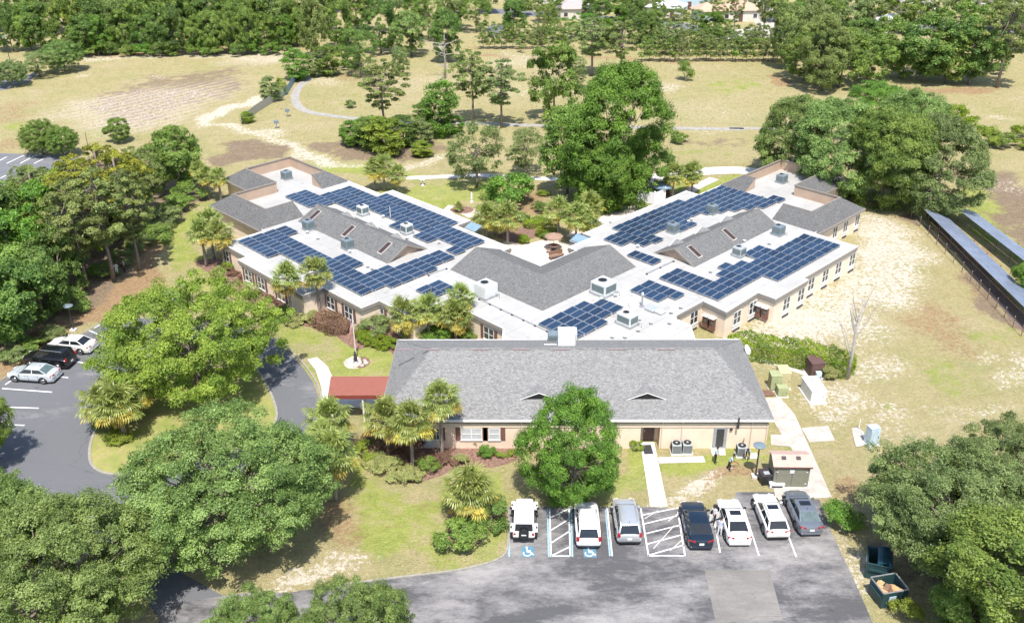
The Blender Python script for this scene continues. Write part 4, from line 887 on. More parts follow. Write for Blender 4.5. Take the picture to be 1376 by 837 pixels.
def crown(name, seed, mat, shape='round', nclump=70, per=500, leaf=.15, R=1.0, H=1.0, cr=.3, lo=-.5, flat=.75, hole=.0, lobes=11, lr=.5, shell=0.):
    """crown of size R (horizontal) x H (half height): lobes carry leaf clumps, clumps carry leaves"""
    rs = RS(seed); cl = []; V3 = np.array([R, R, H])
    LB = []
    while len(LB) < lobes:
        d = nrm(rs.normal(0, 1, 3)[None])[0]
        if d[2] < lo or (LB and min(np.linalg.norm(d * .6 - q[0]) for q in LB) < .9 / lobes ** .5 and rs.rand() < .9): continue
        LB.append((d * rs.uniform(.46, .66), lr * rs.uniform(.72, 1.15)))
    LB.append((np.array([0, 0, .25]), lr * 1.1))
    while len(cl) < nclump:
        if shape == 'cone':
            z = rs.uniform(-1, 1) ; rad = (1 - (z + 1) / 2) ** .75 * rs.uniform(.3, 1); a = rs.uniform(0, 2 * pi); p = np.array([cos(a) * rad * R, sin(a) * rad * R, z * H])
        elif shape == 'column':
            z = rs.uniform(-1, 1); rad = (1 - abs(z) ** 3 * .75) * rs.uniform(.25, 1) ** .5; a = rs.uniform(0, 2 * pi); p = np.array([cos(a) * rad * R, sin(a) * rad * R, z * H])
        elif shape == 'pine':
            z = rs.uniform(-1, 1); rad = (.25 + .95 * (1 - abs(z - .1) ** 1.7)) * rs.uniform(.15, 1) ** .6; a = rs.uniform(0, 2 * pi); p = np.array([cos(a) * rad * R, sin(a) * rad * R, z * H])
        else:
            if rs.rand() < shell:
                d = nrm(rs.normal(0, 1, 3)[None])[0]
                if d[2] < lo: continue
                bp = 1 + .13 * sin(4.1 * d[0] + seed) * sin(3.7 * d[1] + 2 * seed) + .10 * sin(7.3 * d[0] + 5.9 * d[2] + seed) * cos(6.1 * d[1])
                cl.append(d * V3 * (rs.uniform(.80, 1.0) if rs.rand() < .75 else rs.uniform(.5, .8)) * bp * .98); continue
            c, r = LB[rs.randint(len(LB))]; d = nrm((rs.normal(0, 1, 3) + 1.1 * c + np.array([0, 0, .35]))[None])[0]; q = c + d * r * rs.uniform(.72, 1.0)
            if any(np.linalg.norm(q - c2) < r2 * .72 for c2, r2 in LB) or q[2] < lo - .12: continue
            p = q * V3
        if hole and cl and min(np.linalg.norm(p - q) for q in cl) < hole * R:
            if rs.rand() < .9: continue
        cl.append(p)
    cl = np.array(cl); P = []; Nn = []; T = []
    for i, c in enumerate(cl):
        k = int(per * rs.uniform(.55, 1.35)); rr = cr * R * rs.uniform(.6, 1.3)
        d = nrm(rs.normal(0, 1, (k, 3))); d[:, 2] = np.where(d[:, 2] < -.4, -d[:, 2] * .6, d[:, 2]); d = nrm(d)
        bl = 1 + .35 * np.sin(d[:, :1] * 5 + c[0] * 9 / R) * np.sin(d[:, 1:2] * 5 + c[1] * 7 / R)
        q = d * rr * bl * rs.uniform(.4, 1.1, (k, 1)) ** .6 * np.array([1, 1, flat])
        P.append(c + q); Nn.append(d * .7 + np.array([0, 0, .5]) + .3 * nrm(c[None] + 1e-6)); T.append(np.clip(rs.uniform(.1, .9) + rs.normal(0, .22, k), 0, 1))
    P = np.concatenate(P); Nn = np.concatenate(Nn); T = np.concatenate(T); A, Bv = leaves(rs, P, Nn, leaf * R)
    return quads_mesh(name, P, A, Bv, T, mat), cl
def trunk_mesh(name, seed, mat, base_r, h, top, cl, nlimb=14, lr=.35, lean=0):
    """trunk from the ground (0) to height h, limbs to a choice of clump centres (shifted by top)"""
    rs = RS(seed + 99); mb = MB(); k = 5; pts = []
    for i in range(k + 1):
        t = i / k; pts.append((lean * t + rs.normal(0, .04) * (i > 0), rs.normal(0, .04) * (i > 0), h * t))
    mb.tube(pts, [base_r * (1.35 if i == 0 else 1 - .5 * i / k) for i in range(k + 1)], 8)
    idx = rs.permutation(len(cl))[:nlimb]
    for j in idx:
        e = Vector(cl[j]) + Vector((lean, 0, top)); t = rs.uniform(.5, 1.0); s_ = Vector((lean * t, 0, h * t)) if e.z > h * .6 else Vector((lean * .6, 0, h * .6))
        m_ = s_.lerp(e, .5) + Vector((rs.normal(0, .15), rs.normal(0, .15), -.05 * (e - s_).length))
        r = base_r * lr * rs.uniform(.6, 1.1); mb.tube([s_, m_, e], [r, r * .65, r * .2], 5, False)
    return mesh_from(name, mb.v, mb.f, [mat], None, True)
PROTO = {}
def proto(key, crown_args, h, base_r, top, bark='bark', **kw):
    cm, cl = crown('crown', **crown_args); tm = trunk_mesh('trunk', crown_args['seed'], M[bark], base_r, h, top, cl, **kw)
    PROTO[key] = (cm, tm, top, h)
# sizes in metres for a tree of height about 10 m
for i in range(3):
    proto('oak%d' % i, dict(seed=10 + i, mat=LM['oak'], nclump=640, per=360, leaf=.0100, R=6.6, H=4.4, cr=.085, lo=-.75, flat=.8, lobes=20, lr=.37, shell=.72), 4.2, .34, 5.0, nlimb=60, lr=.36)
proto('spread', dict(seed=21, mat=LM['lime'], nclump=540, per=300, leaf=.0098, R=8.2, H=4.6, cr=.080, lo=-.8, flat=.85, lobes=22, lr=.40, shell=.55), 4.0, .3, 5.2, nlimb=60, lr=.36)
for i in range(3):
    proto('round%d' % i, dict(seed=30 + i, mat=LM['bright'], nclump=230, per=330, leaf=.020, R=4.3, H=4.7, cr=.145, lo=-.95, flat=.8, lobes=13, lr=.5), 4.5, .22, 5.1, nlimb=16)
for i in range(2):
    proto('bush%d' % i, dict(seed=50 + i, mat=LM['mid'], nclump=420, per=330, leaf=.0155, R=5.0, H=5.0, cr=.125, lo=-.98, flat=.8, lobes=15, lr=.56), 4.5, .25, 4.9, nlimb=16)
for i in range(4):
    proto('wood%d' % i, dict(seed=40 + i, mat=LM['dark'], nclump=130, per=190, leaf=.035, R=4.2, H=5.0, cr=.175, lo=-.98, flat=.85, lobes=10, lr=.52), 5, .2, 5.1, nlimb=8)
for i in range(3):
    proto('column%d' % i, dict(seed=60 + i, mat=LM['mid'], shape='column', nclump=70, per=240, leaf=.055, R=2.5, H=4.7, cr=.32, flat=.85), 5, .16, 5.0, nlimb=8)
for i in range(3):
    proto('pine%d' % i, dict(seed=70 + i, mat=LM['pine'], shape='pine', nclump=62, per=230, leaf=.040, R=3.3, H=4.2, cr=.19, flat=.6, hole=.24), 11.6, .2, 8.2, 'pinebark', nlimb=44, lr=.3)
for i in range(2):
    proto('airy%d' % i, dict(seed=80 + i, mat=LM['light'], nclump=90, per=190, leaf=.028, R=3.6, H=4.3, cr=.17, lo=-.85, flat=.8, hole=.13, lobes=9), 5.4, .16, 5.0, nlimb=26)
for i in range(3):
    proto('shrub%d' % i, dict(seed=90 + i, mat=LM['mid'], nclump=40, per=190, leaf=.045, R=1.0, H=.85, cr=.26, lo=-.4, flat=.85, lobes=6), .5, .05, .6, nlimb=5)
proto('sapling', dict(seed=97, mat=LM['pine'], shape='column', nclump=18, per=60, leaf=.12, R=.75, H=1.6, cr=.4), 2.2, .05, 2.1, nlimb=3)
TREES = []
CNT = {}
def tree(kind, px, py, h, r, label, mat=None, cat='tree', group=None, name=None, yaw=None, lean=0, sink=0):
    """tree standing on the ground point seen at (px, py); h total height and r crown radius in metres"""
    cm, tm, top, th = PROTO[kind]; c = at(px, py)
    CR = {'oak': (6.6, 9.4), 'spr': (8.2, 9.6), 'rou': (4.3, 9.7), 'bus': (5.0, 9.9), 'woo': (4.2, 10.1), 'col': (2.5, 10), 'pin': (2.9, 12.6), 'air': (3.3, 9.5), 'shr': (1.0, 1.5), 'sap': (.8, 3.8)}[kind[:3]]
    nm = name or {'oak': 'oak_tree', 'spr': 'shade_tree', 'rou': 'leafy_tree', 'bus': 'broad_tree', 'woo': 'forest_tree', 'col': 'slender_tree', 'pin': 'pine_tree', 'air': 'open_tree', 'shr': 'shrub', 'sap': 'sapling'}[kind[:3]]
    t = thing(nm, label, cat, c - Vector((0, 0, sink)), RS(int(px * 7 + py * 13) % 99991).uniform(0, 6.28) if yaw is None else yaw, group)
    t.scale = (r / CR[0], r / CR[0], h / CR[1])
    tr = link(bpy.data.objects.new('stem' if cat in ('shrub', 'bush') else 'trunk', tm)); setp(tr, t)
    cr = link(bpy.data.objects.new('foliage' if cat in ('shrub', 'bush') else 'crown', cm)); setp(cr, t); cr.location = (0, 0, top)
    if mat: cr.material_slots[0].link = 'OBJECT'; cr.material_slots[0].material = LM[mat]
    TREES.append(t); return t

# --- big trees in front
tree('oak0', 322, 728, 9.8, 7.3, 'wide grey-green oak covering the drive, right of centre among the left foreground trees')
tree('oak1', 92, 850, 9.2, 6.7, 'large leafy oak filling the bottom left corner')
tree('oak2', -10, 790, 9.0, 5.0, 'oak crown at the left edge just above the corner oak')
tree('oak1', -32, 632, 8.5, 3.3, 'green crown poking in at the left edge beside the car park', 'mid')
tree('oak2', 350, 905, 6.0, 3.0, 'smaller oak top at the bottom edge, left of its pale-branched twin', 'oak')
_t = tree('oak0', 486, 908, 6.8, 3.5, 'oak top at the bottom edge showing pale branches, by the road mouth', 'oak')
_k = kids(_t)[0]; _k.material_slots[0].link = 'OBJECT'; _k.material_slots[0].material = M['deadwood']
tree('spread', 266, 520, 10.0, 8.5, 'broad yellow-green tree in the middle of the loop drive')
tree('bush1', 768, 674, 9.9, 3.45, 'dense bright green tree at the head of the parking bays before the front wall', 'bright')
tree('oak0', 1266, 752, 8.3, 6.3, 'large grey-green oak on the right edge above the dumpsters', 'oakgrey', yaw=1.0)
tree('oak2', 1352, 705, 8.0, 5.6, 'olive oak crown cut by the right edge behind the large oak', 'oakgrey')
tree('bush0', 1356, 880, 9.6, 6.2, 'deep green tree in the bottom right corner', 'mid')
tree('round2', 1290, 862, 4.6, 2.6, 'smaller deep green tree right of the open dumpster', 'mid')
# --- wood on the left
WL = [(-25, 478, 10.5, 4.2, 'mid'), (22, 462, 9.5, 3.6, 'dark'), (62, 436, 9, 3.2, 'dark'), (-10, 430, 11.5, 4.5, 'mid'), (40, 405, 11, 4.2, 'bright'), (88, 405, 9.0, 3.0, 'dark'), (5, 375, 11.5, 4.4, 'dark'),
      (60, 360, 10.5, 3.6, 'bright'), (105, 368, 8.5, 2.6, 'light'), (20, 328, 8, 3.8, 'mid'), (85, 325, 9.5, 3.0, 'lime'), (-25, 345, 11, 4.4, 'mid'), (130, 340, 7.5, 2.7, 'lime'), (-12, 300, 5.2, 3.4, 'mid'), (45, 296, 5, 3.0, 'mid'),
      (205, 262, 8.0, 3.2, 'mid'), (246, 254, 8.8, 3.6, 'mid'), (232, 222, 6.5, 2.6, 'mid'), (165, 318, 6.5, 2.5, 'light'), (175, 285, 7.5, 3.2, 'dark')]
OK_ = ['tallest', 'front', 'middle']
def ordinal(i, n, noun):
    W = ['second', 'third', 'fourth', 'fifth', 'sixth', 'seventh', 'eighth', 'ninth', 'tenth', 'eleventh', 'twelfth', 'thirteenth']
    if i == 0: return 'leftmost'
    if i == n - 1: return 'rightmost'
    return W[i - 1] + '-from-left' if i <= n // 2 else W[n - 2 - i] + '-from-right'
COLW = {'dark': 'dark green', 'mid': 'mid green', 'bright': 'bright green', 'oak': 'grey-green', 'light': 'pale green', 'pine': 'olive', 'oakgrey': 'olive grey', 'lime': 'yellow-green', 'yellow': 'yellow', 'hedge': 'lime green'}
def rank(lst): 
    o = sorted(range(len(lst)), key=lambda i: lst[i][0]); r = [0] * len(lst)
    for k, i in enumerate(o): r[i] = k
    return r
def labelled(lst, noun, where, kinds, group, cat='tree', **kw):
    """each colour gets its own left-to-right count, so that every label names one tree"""
    for col in dict.fromkeys(x[4] for x in lst):
        sub = [x for x in lst if x[4] == col]; rk = rank(sub)
        for x, k in zip(sub, rk):
            lab = '%s %s %s %s' % (ordinal(k, len(sub), noun), COLW[col], noun, where) if len(sub) > 1 else 'only %s %s %s' % (COLW[col], noun, where)
            tree(kinds[int(x[0] * 3 + x[1]) % len(kinds)], x[0], x[1], x[2], x[3], lab, col, cat, group, **kw)
labelled(WL, 'broadleaf tree', 'in the wood left of the building', ['wood0', 'wood1', 'wood2', 'wood3'], 'broadleaf trees in the left wood')
PINEL = [(118, 388, 12.5, 2.9, 'pine'), (153, 377, 13.2, 3.0, 'pine'), (188, 364, 12.2, 2.5, 'pine'), (128, 345, 13, 2.9, 'yellow'), (176, 330, 12.5, 2.9, 'yellow'), (150, 312, 12.0, 2.8, 'yellow'), (200, 300, 10.5, 2.6, 'pine'), (112, 322, 10.5, 2.8, 'pine'), (60, 318, 9.5, 2.8, 'pine')]
labelled(PINEL, 'tall pine', 'in the left wood with a bare trunk', ['pine0', 'pine1', 'pine2'], 'tall pines in the left wood')
UND = [(205, 318, 2.0, 2.4, 'light'), (222, 300, 2.2, 2.4, 'light'), (240, 282, 2.2, 2.2, 'mid'), (190, 335, 1.8, 2.0, 'light'), (168, 352, 1.6, 1.8, 'light'), (256, 268, 2.4, 2.4, 'mid'), (140, 372, 1.6, 1.6, 'mid'), (70, 455, 1.6, 1.4, 'light'), (22, 486, 1.5, 1.4, 'light'), (48, 470, 1.4, 1.3, 'mid'), (100, 415, 2.0, 2, 'mid'), (215, 322, 2, 2, 'mid'),
       (66, 296, 3.0, 2.6, 'light')]
labelled(UND, 'undergrowth bush', 'along the edge of the left wood', ['shrub0', 'shrub1', 'shrub2'], 'undergrowth along the left wood', 'bush')
tree('shrub1', 58, 459, 1.5, 1.2, 'reddish brown bush at the wood edge above the black car', 'brownbush', 'bush')
# --- trees round the back car park and brown field
tree('oak1', 58, 208, 5.4, 3.1, 'dark spreading tree beside the far car park bays, left half of its pair', 'mid'); tree('oak2', 86, 210, 4.8, 2.7, 'dark spreading tree beside the far car park bays, right half of its pair', 'mid')
tree('round1', 159, 192, 4.2, 2.2, 'small round dark tree at the near edge of the brown field', 'mid')
tree('oak0', 88, 96.5, 6.4, 4.4, 'rounded green tree left of the brown field casting a long shadow', 'oak'); tree('airy0', 54, 104, 5.6, 3.2, 'thin pale tree between two rounder trees left of the brown field', 'light'); tree('oak2', 18, 116, 5.0, 3.3, 'low spreading tree by the pale road at the upper left edge', 'oakgrey')
tree('airy1', 36, 256, 4, 2.0, 'wispy pale tree inside the far car park', 'light'); tree('airy0', 44, 270, 4.5, 2.6, 'wispy pale tree at the near edge of the far car park', 'light')
# --- forest behind the brown field
rf = RS(5); F1, F2, F3 = [], [], []
for k in range(13): x = 122 + k * 23.5; F1.append((x + rf.uniform(-5, 5), 73.5 - 2 * k / 12 - 7.5 * (k > 10) + rf.uniform(-1.5, 1.5), rf.uniform(8, 11.5), rf.uniform(2.6, 3.6), rf.choice(['dark', 'dark', 'mid', 'mid', 'bright'])))
for k in range(17): x = -12 + k * 25.5; F2.append((x + rf.uniform(-6, 6), 62 + (10 if k < 5 else 0) - 5 * (k > 14) + rf.uniform(-3, 3), rf.uniform(10.5, 14), rf.uniform(3.2, 4.2), rf.choice(['dark', 'mid', 'dark', 'mid', 'oak'])))
for k in range(17): x = -16 + k * 26; F3.append((x + rf.uniform(-8, 8), 44 + rf.uniform(-4, 4), rf.uniform(11, 15), rf.uniform(3.6, 4.6), rf.choice(['dark', 'mid', 'mid', 'lime'])))
W4 = ['wood0', 'wood1', 'wood2', 'wood3']
labelled(F1, 'forest tree', 'in the front row along the brown field', W4, 'front row of the far forest')
labelled(F2, 'forest tree', 'in the second row behind the brown field', W4, 'second row of the far forest')
labelled(F3, 'forest tree', 'high in the back of the upper left forest', W4, 'back of the upper left forest')
# low brush that closes the forest's foot
FB = [(110 + k * 21 + rf.uniform(-5, 5), 75.5 - (6 if k > 12 else 0) - .15 * k + rf.uniform(-1, 1), rf.uniform(2.2, 4), rf.uniform(1.8, 2.6), rf.choice(['mid', 'dark', 'bright'])) for k in range(14)]
labelled(FB, 'brush', 'at the foot of the far forest', ['shrub0', 'shrub1', 'shrub2'], 'brush at the foot of the far forest', 'bush')
# --- upper middle
tree('column0', 400, 108, 6.2, 2.6, 'bright bushy tree at the bend of the curved path', 'bright'); tree('column1', 441, 102, 6.2, 2.6, 'olive bushy tree right of the path bend', 'mid'); tree('column2', 365, 136, 4.6, 1.9, 'small round-topped pale tree by the chain-link fence', 'light'); tree('column0', 379, 128, 3.4, 1.0, 'narrow yellow-green shrub tree behind the small pale tree', 'lime')
tree('column1', 333, 165, 1.9, 1.2, 'low yellow-green bush at the fence end', 'lime', 'bush'); tree('column2', 424, 104, 5, 1.5, 'slim light tree between the two bushy ones', 'light')
UM = [(425, 78, 14, 3.2, 'pine'), (454, 66, 12, 3.6, 'mid'), (485, 104, 10.5, 3.3, 'dark'), (468, 92, 9, 3.0, 'mid'), (512, 72, 12, 3.8, 'dark'), (553, 76, 10, 4.0, 'oak'), (602, 84, 11.5, 3.6, 'dark'), (576, 56, 11, 3.4, 'mid'), (640, 44, 9, 3.2, 'mid'), (690, 52, 10, 3.4, 'dark'), (735, 44, 7.5, 2.8, 'mid'), (538, 102, 6.5, 1.9, 'light'), (440, 45, 13, 4, 'dark'), (480, 42, 13, 4, 'mid'),
      (530, 44, 13, 4, 'dark'), (560, 30, 13, 4, 'mid'), (610, 40, 12, 3.8, 'light'), (610, 20, 13, 4.2, 'mid'), (655, 18, 10, 3.5, 'light'), (500, 18, 14, 4.5, 'mid'), (435, 18, 14, 4.5, 'mid'), (545, 8, 13, 4, 'light')]
labelled(UM, 'tall tree', 'in the upper middle wood beyond the path', W4 + ['airy0'], 'upper middle wood')
BK = [(757, 56, 6, 3.2, 'mid'), (785, 52, 6.5, 3.4, 'bright'), (822, 52, 8.5, 3.6, 'bright'), (848, 40, 8, 3.2, 'dark'), (800, 28, 8, 3.4, 'dark'), (846, 22, 8, 3.2, 'mid'), (876, 52, 7, 3.0, 'mid'), (868, 20, 7.5, 2.2, 'light'), (722, 60, 4.5, 2.2, 'light'), (750, 22, 5, 2, 'mid'),
      (905, 68, 7, 3.0, 'light'), (955, 60, 7.5, 3.2, 'bright'), (885, 30, 6.5, 2.2, 'mid'), (935, 46, 6.5, 2.4, 'light'), (975, 58, 6, 2.4, 'mid'), (967, 30, 5.5, 2, 'mid'), (1015, 58, 4, 1.5, 'dark'), (735, 30, 8, 3.4, 'dark'), (700, 22, 9, 3.6, 'mid'), (815, 14, 9, 4, 'dark'), (860, 60, 8, 3.2, 'dark'), (905, 44, 7, 2.8, 'mid'), (1035, 22, 8, 3.2, 'dark'), (1010, 12, 8, 3, 'mid'), (955, 18, 8, 2.6, 'light'), (800, 66, 6.5, 3.2, 'mid')]
labelled(BK, 'garden tree', 'near the houses at the top', ['round0', 'round1', 'wood1', 'airy1'], 'garden trees near the far houses')
tree('pine1', 516, 178, 12.2, 3.3, 'open-crowned pine among shrubs behind the left wing'); tree('pine0', 636, 164, 12.6, 3.2, 'thin pale pine, left of two in the middle field', 'pine'); tree('pine2', 674, 172, 11.5, 3.0, 'ragged pine with hanging moss, right of two in the middle field', 'oakgrey')
tree('pine2', 795, 102, 11.5, 3.6, 'grey-green pine before the sapling rows, left of a pair', 'light'); tree('pine0', 834, 104, 11.5, 3.3, 'grey-green pine before the sapling rows, right of a pair', 'pine'); tree('airy0', 772, 118, 7, 2.4, 'grey leggy tree by the pair of pines', 'light')
tree('column0', 592, 184, 9.6, 2.75, 'tall dense column-shaped green tree in the field behind the left wing', 'bright'); tree('column1', 567, 178, 5, 1.7, 'small bushy tree left of the column-shaped tree', 'bright'); tree('column2', 612, 180, 3, 1.5, 'low green bush right of the column-shaped tree', 'bright', 'bush')
SH = [(474, 196, 4.2, 1.8, 'bright'), (500, 200, 5.5, 2.6, 'mid'), (520, 209, 6, 2.8, 'lime'), (543, 196, 5, 2.2, 'dark'), (486, 188, 3.5, 1.6, 'mid'), (566, 196, 4.5, 1.8, 'light'), (568, 210, 2.4, 1.6, 'lime')]
labelled(SH, 'leafy shrub', 'under the open-crowned pine', ['column0', 'column1', 'column2', 'shrub1'], 'shrubs under the open pine', 'shrub')
tree('airy1', 641, 252, 10.2, 3.9, 'light green tree on the back lawn with a dark shadow at its foot', 'light'); tree('airy0', 706, 238, 7.8, 2.9, 'pale feathery tree behind the courtyard garden', 'light'); tree('shrub0', 684, 272, 4.2, 3.5, 'bushy many-stemmed tree in the courtyard garden', 'bright', name='leafy_tree')
tree('bush0', 824, 274, 18.5, 7.2, 'very large deep green tree standing behind the courtyard', 'bright'); tree('bush1', 808, 281, 11.5, 4.6, 'full middle crown in front of the very large tree', 'bright'); tree('wood2', 762, 262, 13.5, 4.2, 'dark tree crowding the left side of the very large tree', 'mid'); tree('round2', 795, 276, 9.0, 3.8, 'bright lower tree in front of the very large tree', 'bright'); tree('wood1', 744, 166, 14.5, 4.4, 'tall dark tree in the field behind the very large tree', 'mid')
tree('round1', 868, 262, 10, 3.6, 'green tree on the right flank of the very large tree', 'mid')
RB = [(1068, 240, 11.5, 5.6, 'oak'), (1118, 262, 13.0, 6.0, 'oak'), (1182, 276, 13.0, 6.0, 'mid'), (1245, 284, 11.8, 6.2, 'oakgrey'), (1172, 196, 10, 5.6, 'bright'), (1215, 235, 12, 5.4, 'oak')]
labelled(RB, 'broad tree', 'in the clump behind the right wing', ['bush0', 'bush1'], 'big trees behind the right wing')
RT = [(1058, 92, 14.5, 3.8, 'pine'), (1104, 122, 14, 5.2, 'pine'), (1150, 92, 11, 4.2, 'dark'), (1135, 60, 12, 4.4, 'light'), (1172, 60, 11, 4.2, 'light'), (1240, 110, 12.5, 6.2, 'dark'), (1302, 114, 12.5, 5.0, 'dark'), (1212, 106, 8, 3.6, 'mid'), (1275, 80, 12.5, 5.5, 'mid'), (1100, 60, 11, 4.4, 'mid'), (1062, 50, 9, 3.5, 'mid'), (1330, 96, 9, 4, 'dark'), (1215, 45, 10, 4, 'mid'), (1250, 30, 9, 3.6, 'light'), (1185, 25, 9, 3.6, 'mid'), (1120, 20, 10, 4.2, 'dark'), (1330, 40, 8, 3.4, 'mid'), (1290, 34, 8.5, 3.4, 'light'), (1080, 20, 9, 3.6, 'mid'), (1160, 14, 9, 3.6, 'pine'), (1080, 108, 10, 4.6, 'mid'), (1128, 118, 12, 5.0, 'mid'), (1090, 80, 13, 4.6, 'light'), (1165, 110, 9, 4.2, 'mid'), (1190, 85, 10, 4.4, 'mid'), (1270, 112, 11, 5.0, 'mid'), (1040, 30, 9, 3.2, 'mid'), (1365, 70, 9, 4, 'dark'), (1360, 40, 9, 4, 'light')]
labelled(RT, 'large tree', 'in the upper right wood', W4 + ['round2'], 'upper right wood')
tree('pine1', 1339, 118, 16.5, 4.2, 'tall leaning pine with a bare pale trunk at the upper right', 'pine'); tree('pine0', 1024, 58, 14, 2.0, 'tall thin pine trunk standing by the far street', 'pine'); tree('pine2', 985, 52, 11, 1.6, 'thin leaning pine before the orange-roofed house', 'pine')
tree('shrub1', 919, 108, 4.0, 1.8, 'lone conical bush in the field before the sapling rows', 'mid', 'bush')
tree('shrub2', 914, 192, 1.8, 1.6, 'low dark bush on the dry strip behind the right wing', 'mid', 'bush'); tree('shrub2', 471, 145, 1.6, 1.0, 'small grey bush alone on the lawn by the curved path', 'oakgrey', 'bush')
YB = [(1282, 168, 3.8, 1.9, 'hedge'), (1302, 184, 3.2, 2.2, 'hedge'), (1326, 196, 3.2, 2.2, 'lime'), (1346, 198, 2.6, 1.8, 'mid'), (1372, 186, 2.2, 1.8, 'hedge'), (1374, 200, 1.6, 1.8, 'lime')]
labelled(YB, 'scrub bush', 'in the scrub line right of the big trees', ['shrub0', 'shrub1', 'shrub2'], 'yellow-green scrub line', 'bush')
tree('round2', 1372, 392, 3.6, 1.7, 'small bright tree at the right edge below the solar rows', 'bright')
# saplings in nursery rows
n_s = 0
for y_, xs in ((66, range(868, 1046, 7)), (74, range(866, 1046, 7)), (83, range(864, 1048, 7)), (58, range(648, 724, 8)), (66, range(650, 762, 8)), (72, range(700, 1050, 60))):
    for k, x in enumerate(xs):
        tree('sapling', x + rf.uniform(-1.5, 1.5), y_ + rf.uniform(-.6, .6), rf.uniform(3.8, 5.6), rf.uniform(.9, 1.4), 'slim young tree in the straight nursery rows before the far houses', ['pine', 'mid', 'light'][int(rf.randint(3))], 'sapling', 'young trees in the nursery rows')
# dead trees
def bare_tree(label, px, py, h, seed, up, r0=.16, n=9, spread=.35, name='bare_tree'):
    rs = RS(seed); t = thing(name, label, 'tree', at(px, py)); mb = MB()
    mb.tube([(0, 0, 0), (.1, 0, h * .35), (.05, .1, h * .7), (.2, .1, h)], [r0 * 1.3, r0, r0 * .6, .02], 7); mb.build('trunk', M['deadwood'], t, smooth=True)
    mb = MB()
    for i in range(n):
        a = rs.uniform(0, 2 * pi); z0 = h * rs.uniform(.25 if not up else .12, .85); L = h * rs.uniform(.2, .5); e = Vector((cos(a) * L * spread * 1.3, sin(a) * L * spread * 1.3, L * (1 if up else .25)))
        s_ = Vector((.08, .03, z0)); m_ = s_ + e * .5 + Vector((0, 0, -.05 * L)); mb.tube([s_, m_, s_ + e], [r0 * .45, r0 * .3, .012], 5, False)
        for j in range(3):
            a2 = rs.uniform(0, 2 * pi); q = s_ + e * rs.uniform(.4, .9); g = Vector((cos(a2) * .3, sin(a2) * .3, .45 if up else .1)) * L * .5; mb.tube([q, q + g], [r0 * .16, .008], 4, False)
    tag(mb.build('limbs', M['deadwood'], t, smooth=True), kind=None)
    return t
bare_tree('leafless grey tree with upright limbs at the end of the clipped hedge', 1138, 509, 8.2, 4, True, .15, 12, .3)
bare_tree('dead white tree with spreading branches in the middle wood', 598, 106, 9.5, 7, False, .18, 16, .8)
# --- clipped hedge right of the front block
def hedge_mesh(pts, w, h, seed, mat, leaf=.085, dens=170):
    rs = RS(seed); P = spline(pts, 6); L = [0]
    for a, b in zip(P[:-1], P[1:]): L.append(L[-1] + (b - a).length)
    tot = L[-1]; n = int(tot * (w + 2 * h) * dens); s_ = rs.uniform(0, tot, n); side = rs.uniform(-(w / 2 + h), w / 2 + h, n); C = np.empty((n, 3)); Nn = np.zeros((n, 3)); Lx = np.array(L)
    px_ = np.interp(s_, Lx, [p.x for p in P]); py_ = np.interp(s_, Lx, [p.y for p in P]); e = .05
    dx = np.interp(s_ + e, Lx, [p.x for p in P]) - np.interp(s_ - e, Lx, [p.x for p in P]); dy = np.interp(s_ + e, Lx, [p.y for p in P]) - np.interp(s_ - e, Lx, [p.y for p in P]); l_ = np.hypot(dx, dy) + 1e-9; nx_, ny_ = -dy / l_, dx / l_
    top = np.abs(side) < w / 2; off = np.clip(side, -w / 2, w / 2); z = np.where(top, h, h - (np.abs(side) - w / 2)); endf = np.clip(np.minimum(s_, tot - s_) / (w * .4), 0, 1) ** .5
    lump = 1 + .10 * np.sin(s_ * 2.3) * np.sin(off * 2 + s_) + .05 * np.sin(s_ * 6 + off * 5)
    C[:, 0] = px_ + nx_ * off * endf * lump; C[:, 1] = py_ + ny_ * off * endf * lump; C[:, 2] = np.maximum(.03, z * (.75 + .25 * endf) * lump - .12 * (np.abs(off) / (w / 2)) ** 4 * top)
    Nn[:, 2] = top; Nn[:, 0] = np.where(top, 0, np.sign(side) * nx_); Nn[:, 1] = np.where(top, 0, np.sign(side) * ny_); C += rs.normal(0, .06, (n, 3))
    A, Bv = leaves(rs, C, Nn + np.array([0, 0, .25]), leaf, .6); T = np.clip(.5 + .3 * np.sin(s_ * 1.7 + off * 1.3) + rs.normal(0, .22, n), 0, 1)
    return quads_mesh('foliage', C, A, Bv, T, mat)
def hedge(label, pts, w, h, mat, seed=1, **k):
    P = [at(*p) for p in pts]; o = link(bpy.data.objects.new('hedge', hedge_mesh(P, w, h, seed, LM[mat], **k))); return tag(o, label, 'hedge')
hedge('long clipped yellow-green hedge right of the front block', [(975, 474), (1010, 476), (1060, 484), (1105, 492), (1146, 506)], 2.9, 1.7, 'hedge', 3)
hedge('low curved bright hedge in the courtyard, nearer of two', [(720, 318), (732, 316), (745, 308)], 1.7, .9, 'hedge', 5); hedge('low curved bright hedge in the courtyard, farther of two', [(706, 308), (722, 302), (738, 296)], 1.6, .8, 'hedge', 6)
hedge('mounded dark brown hedge in the bed left of the flagpole', [(424, 430), (446, 440), (466, 450)], 2.6, 1.0, 'brownbush', 8)
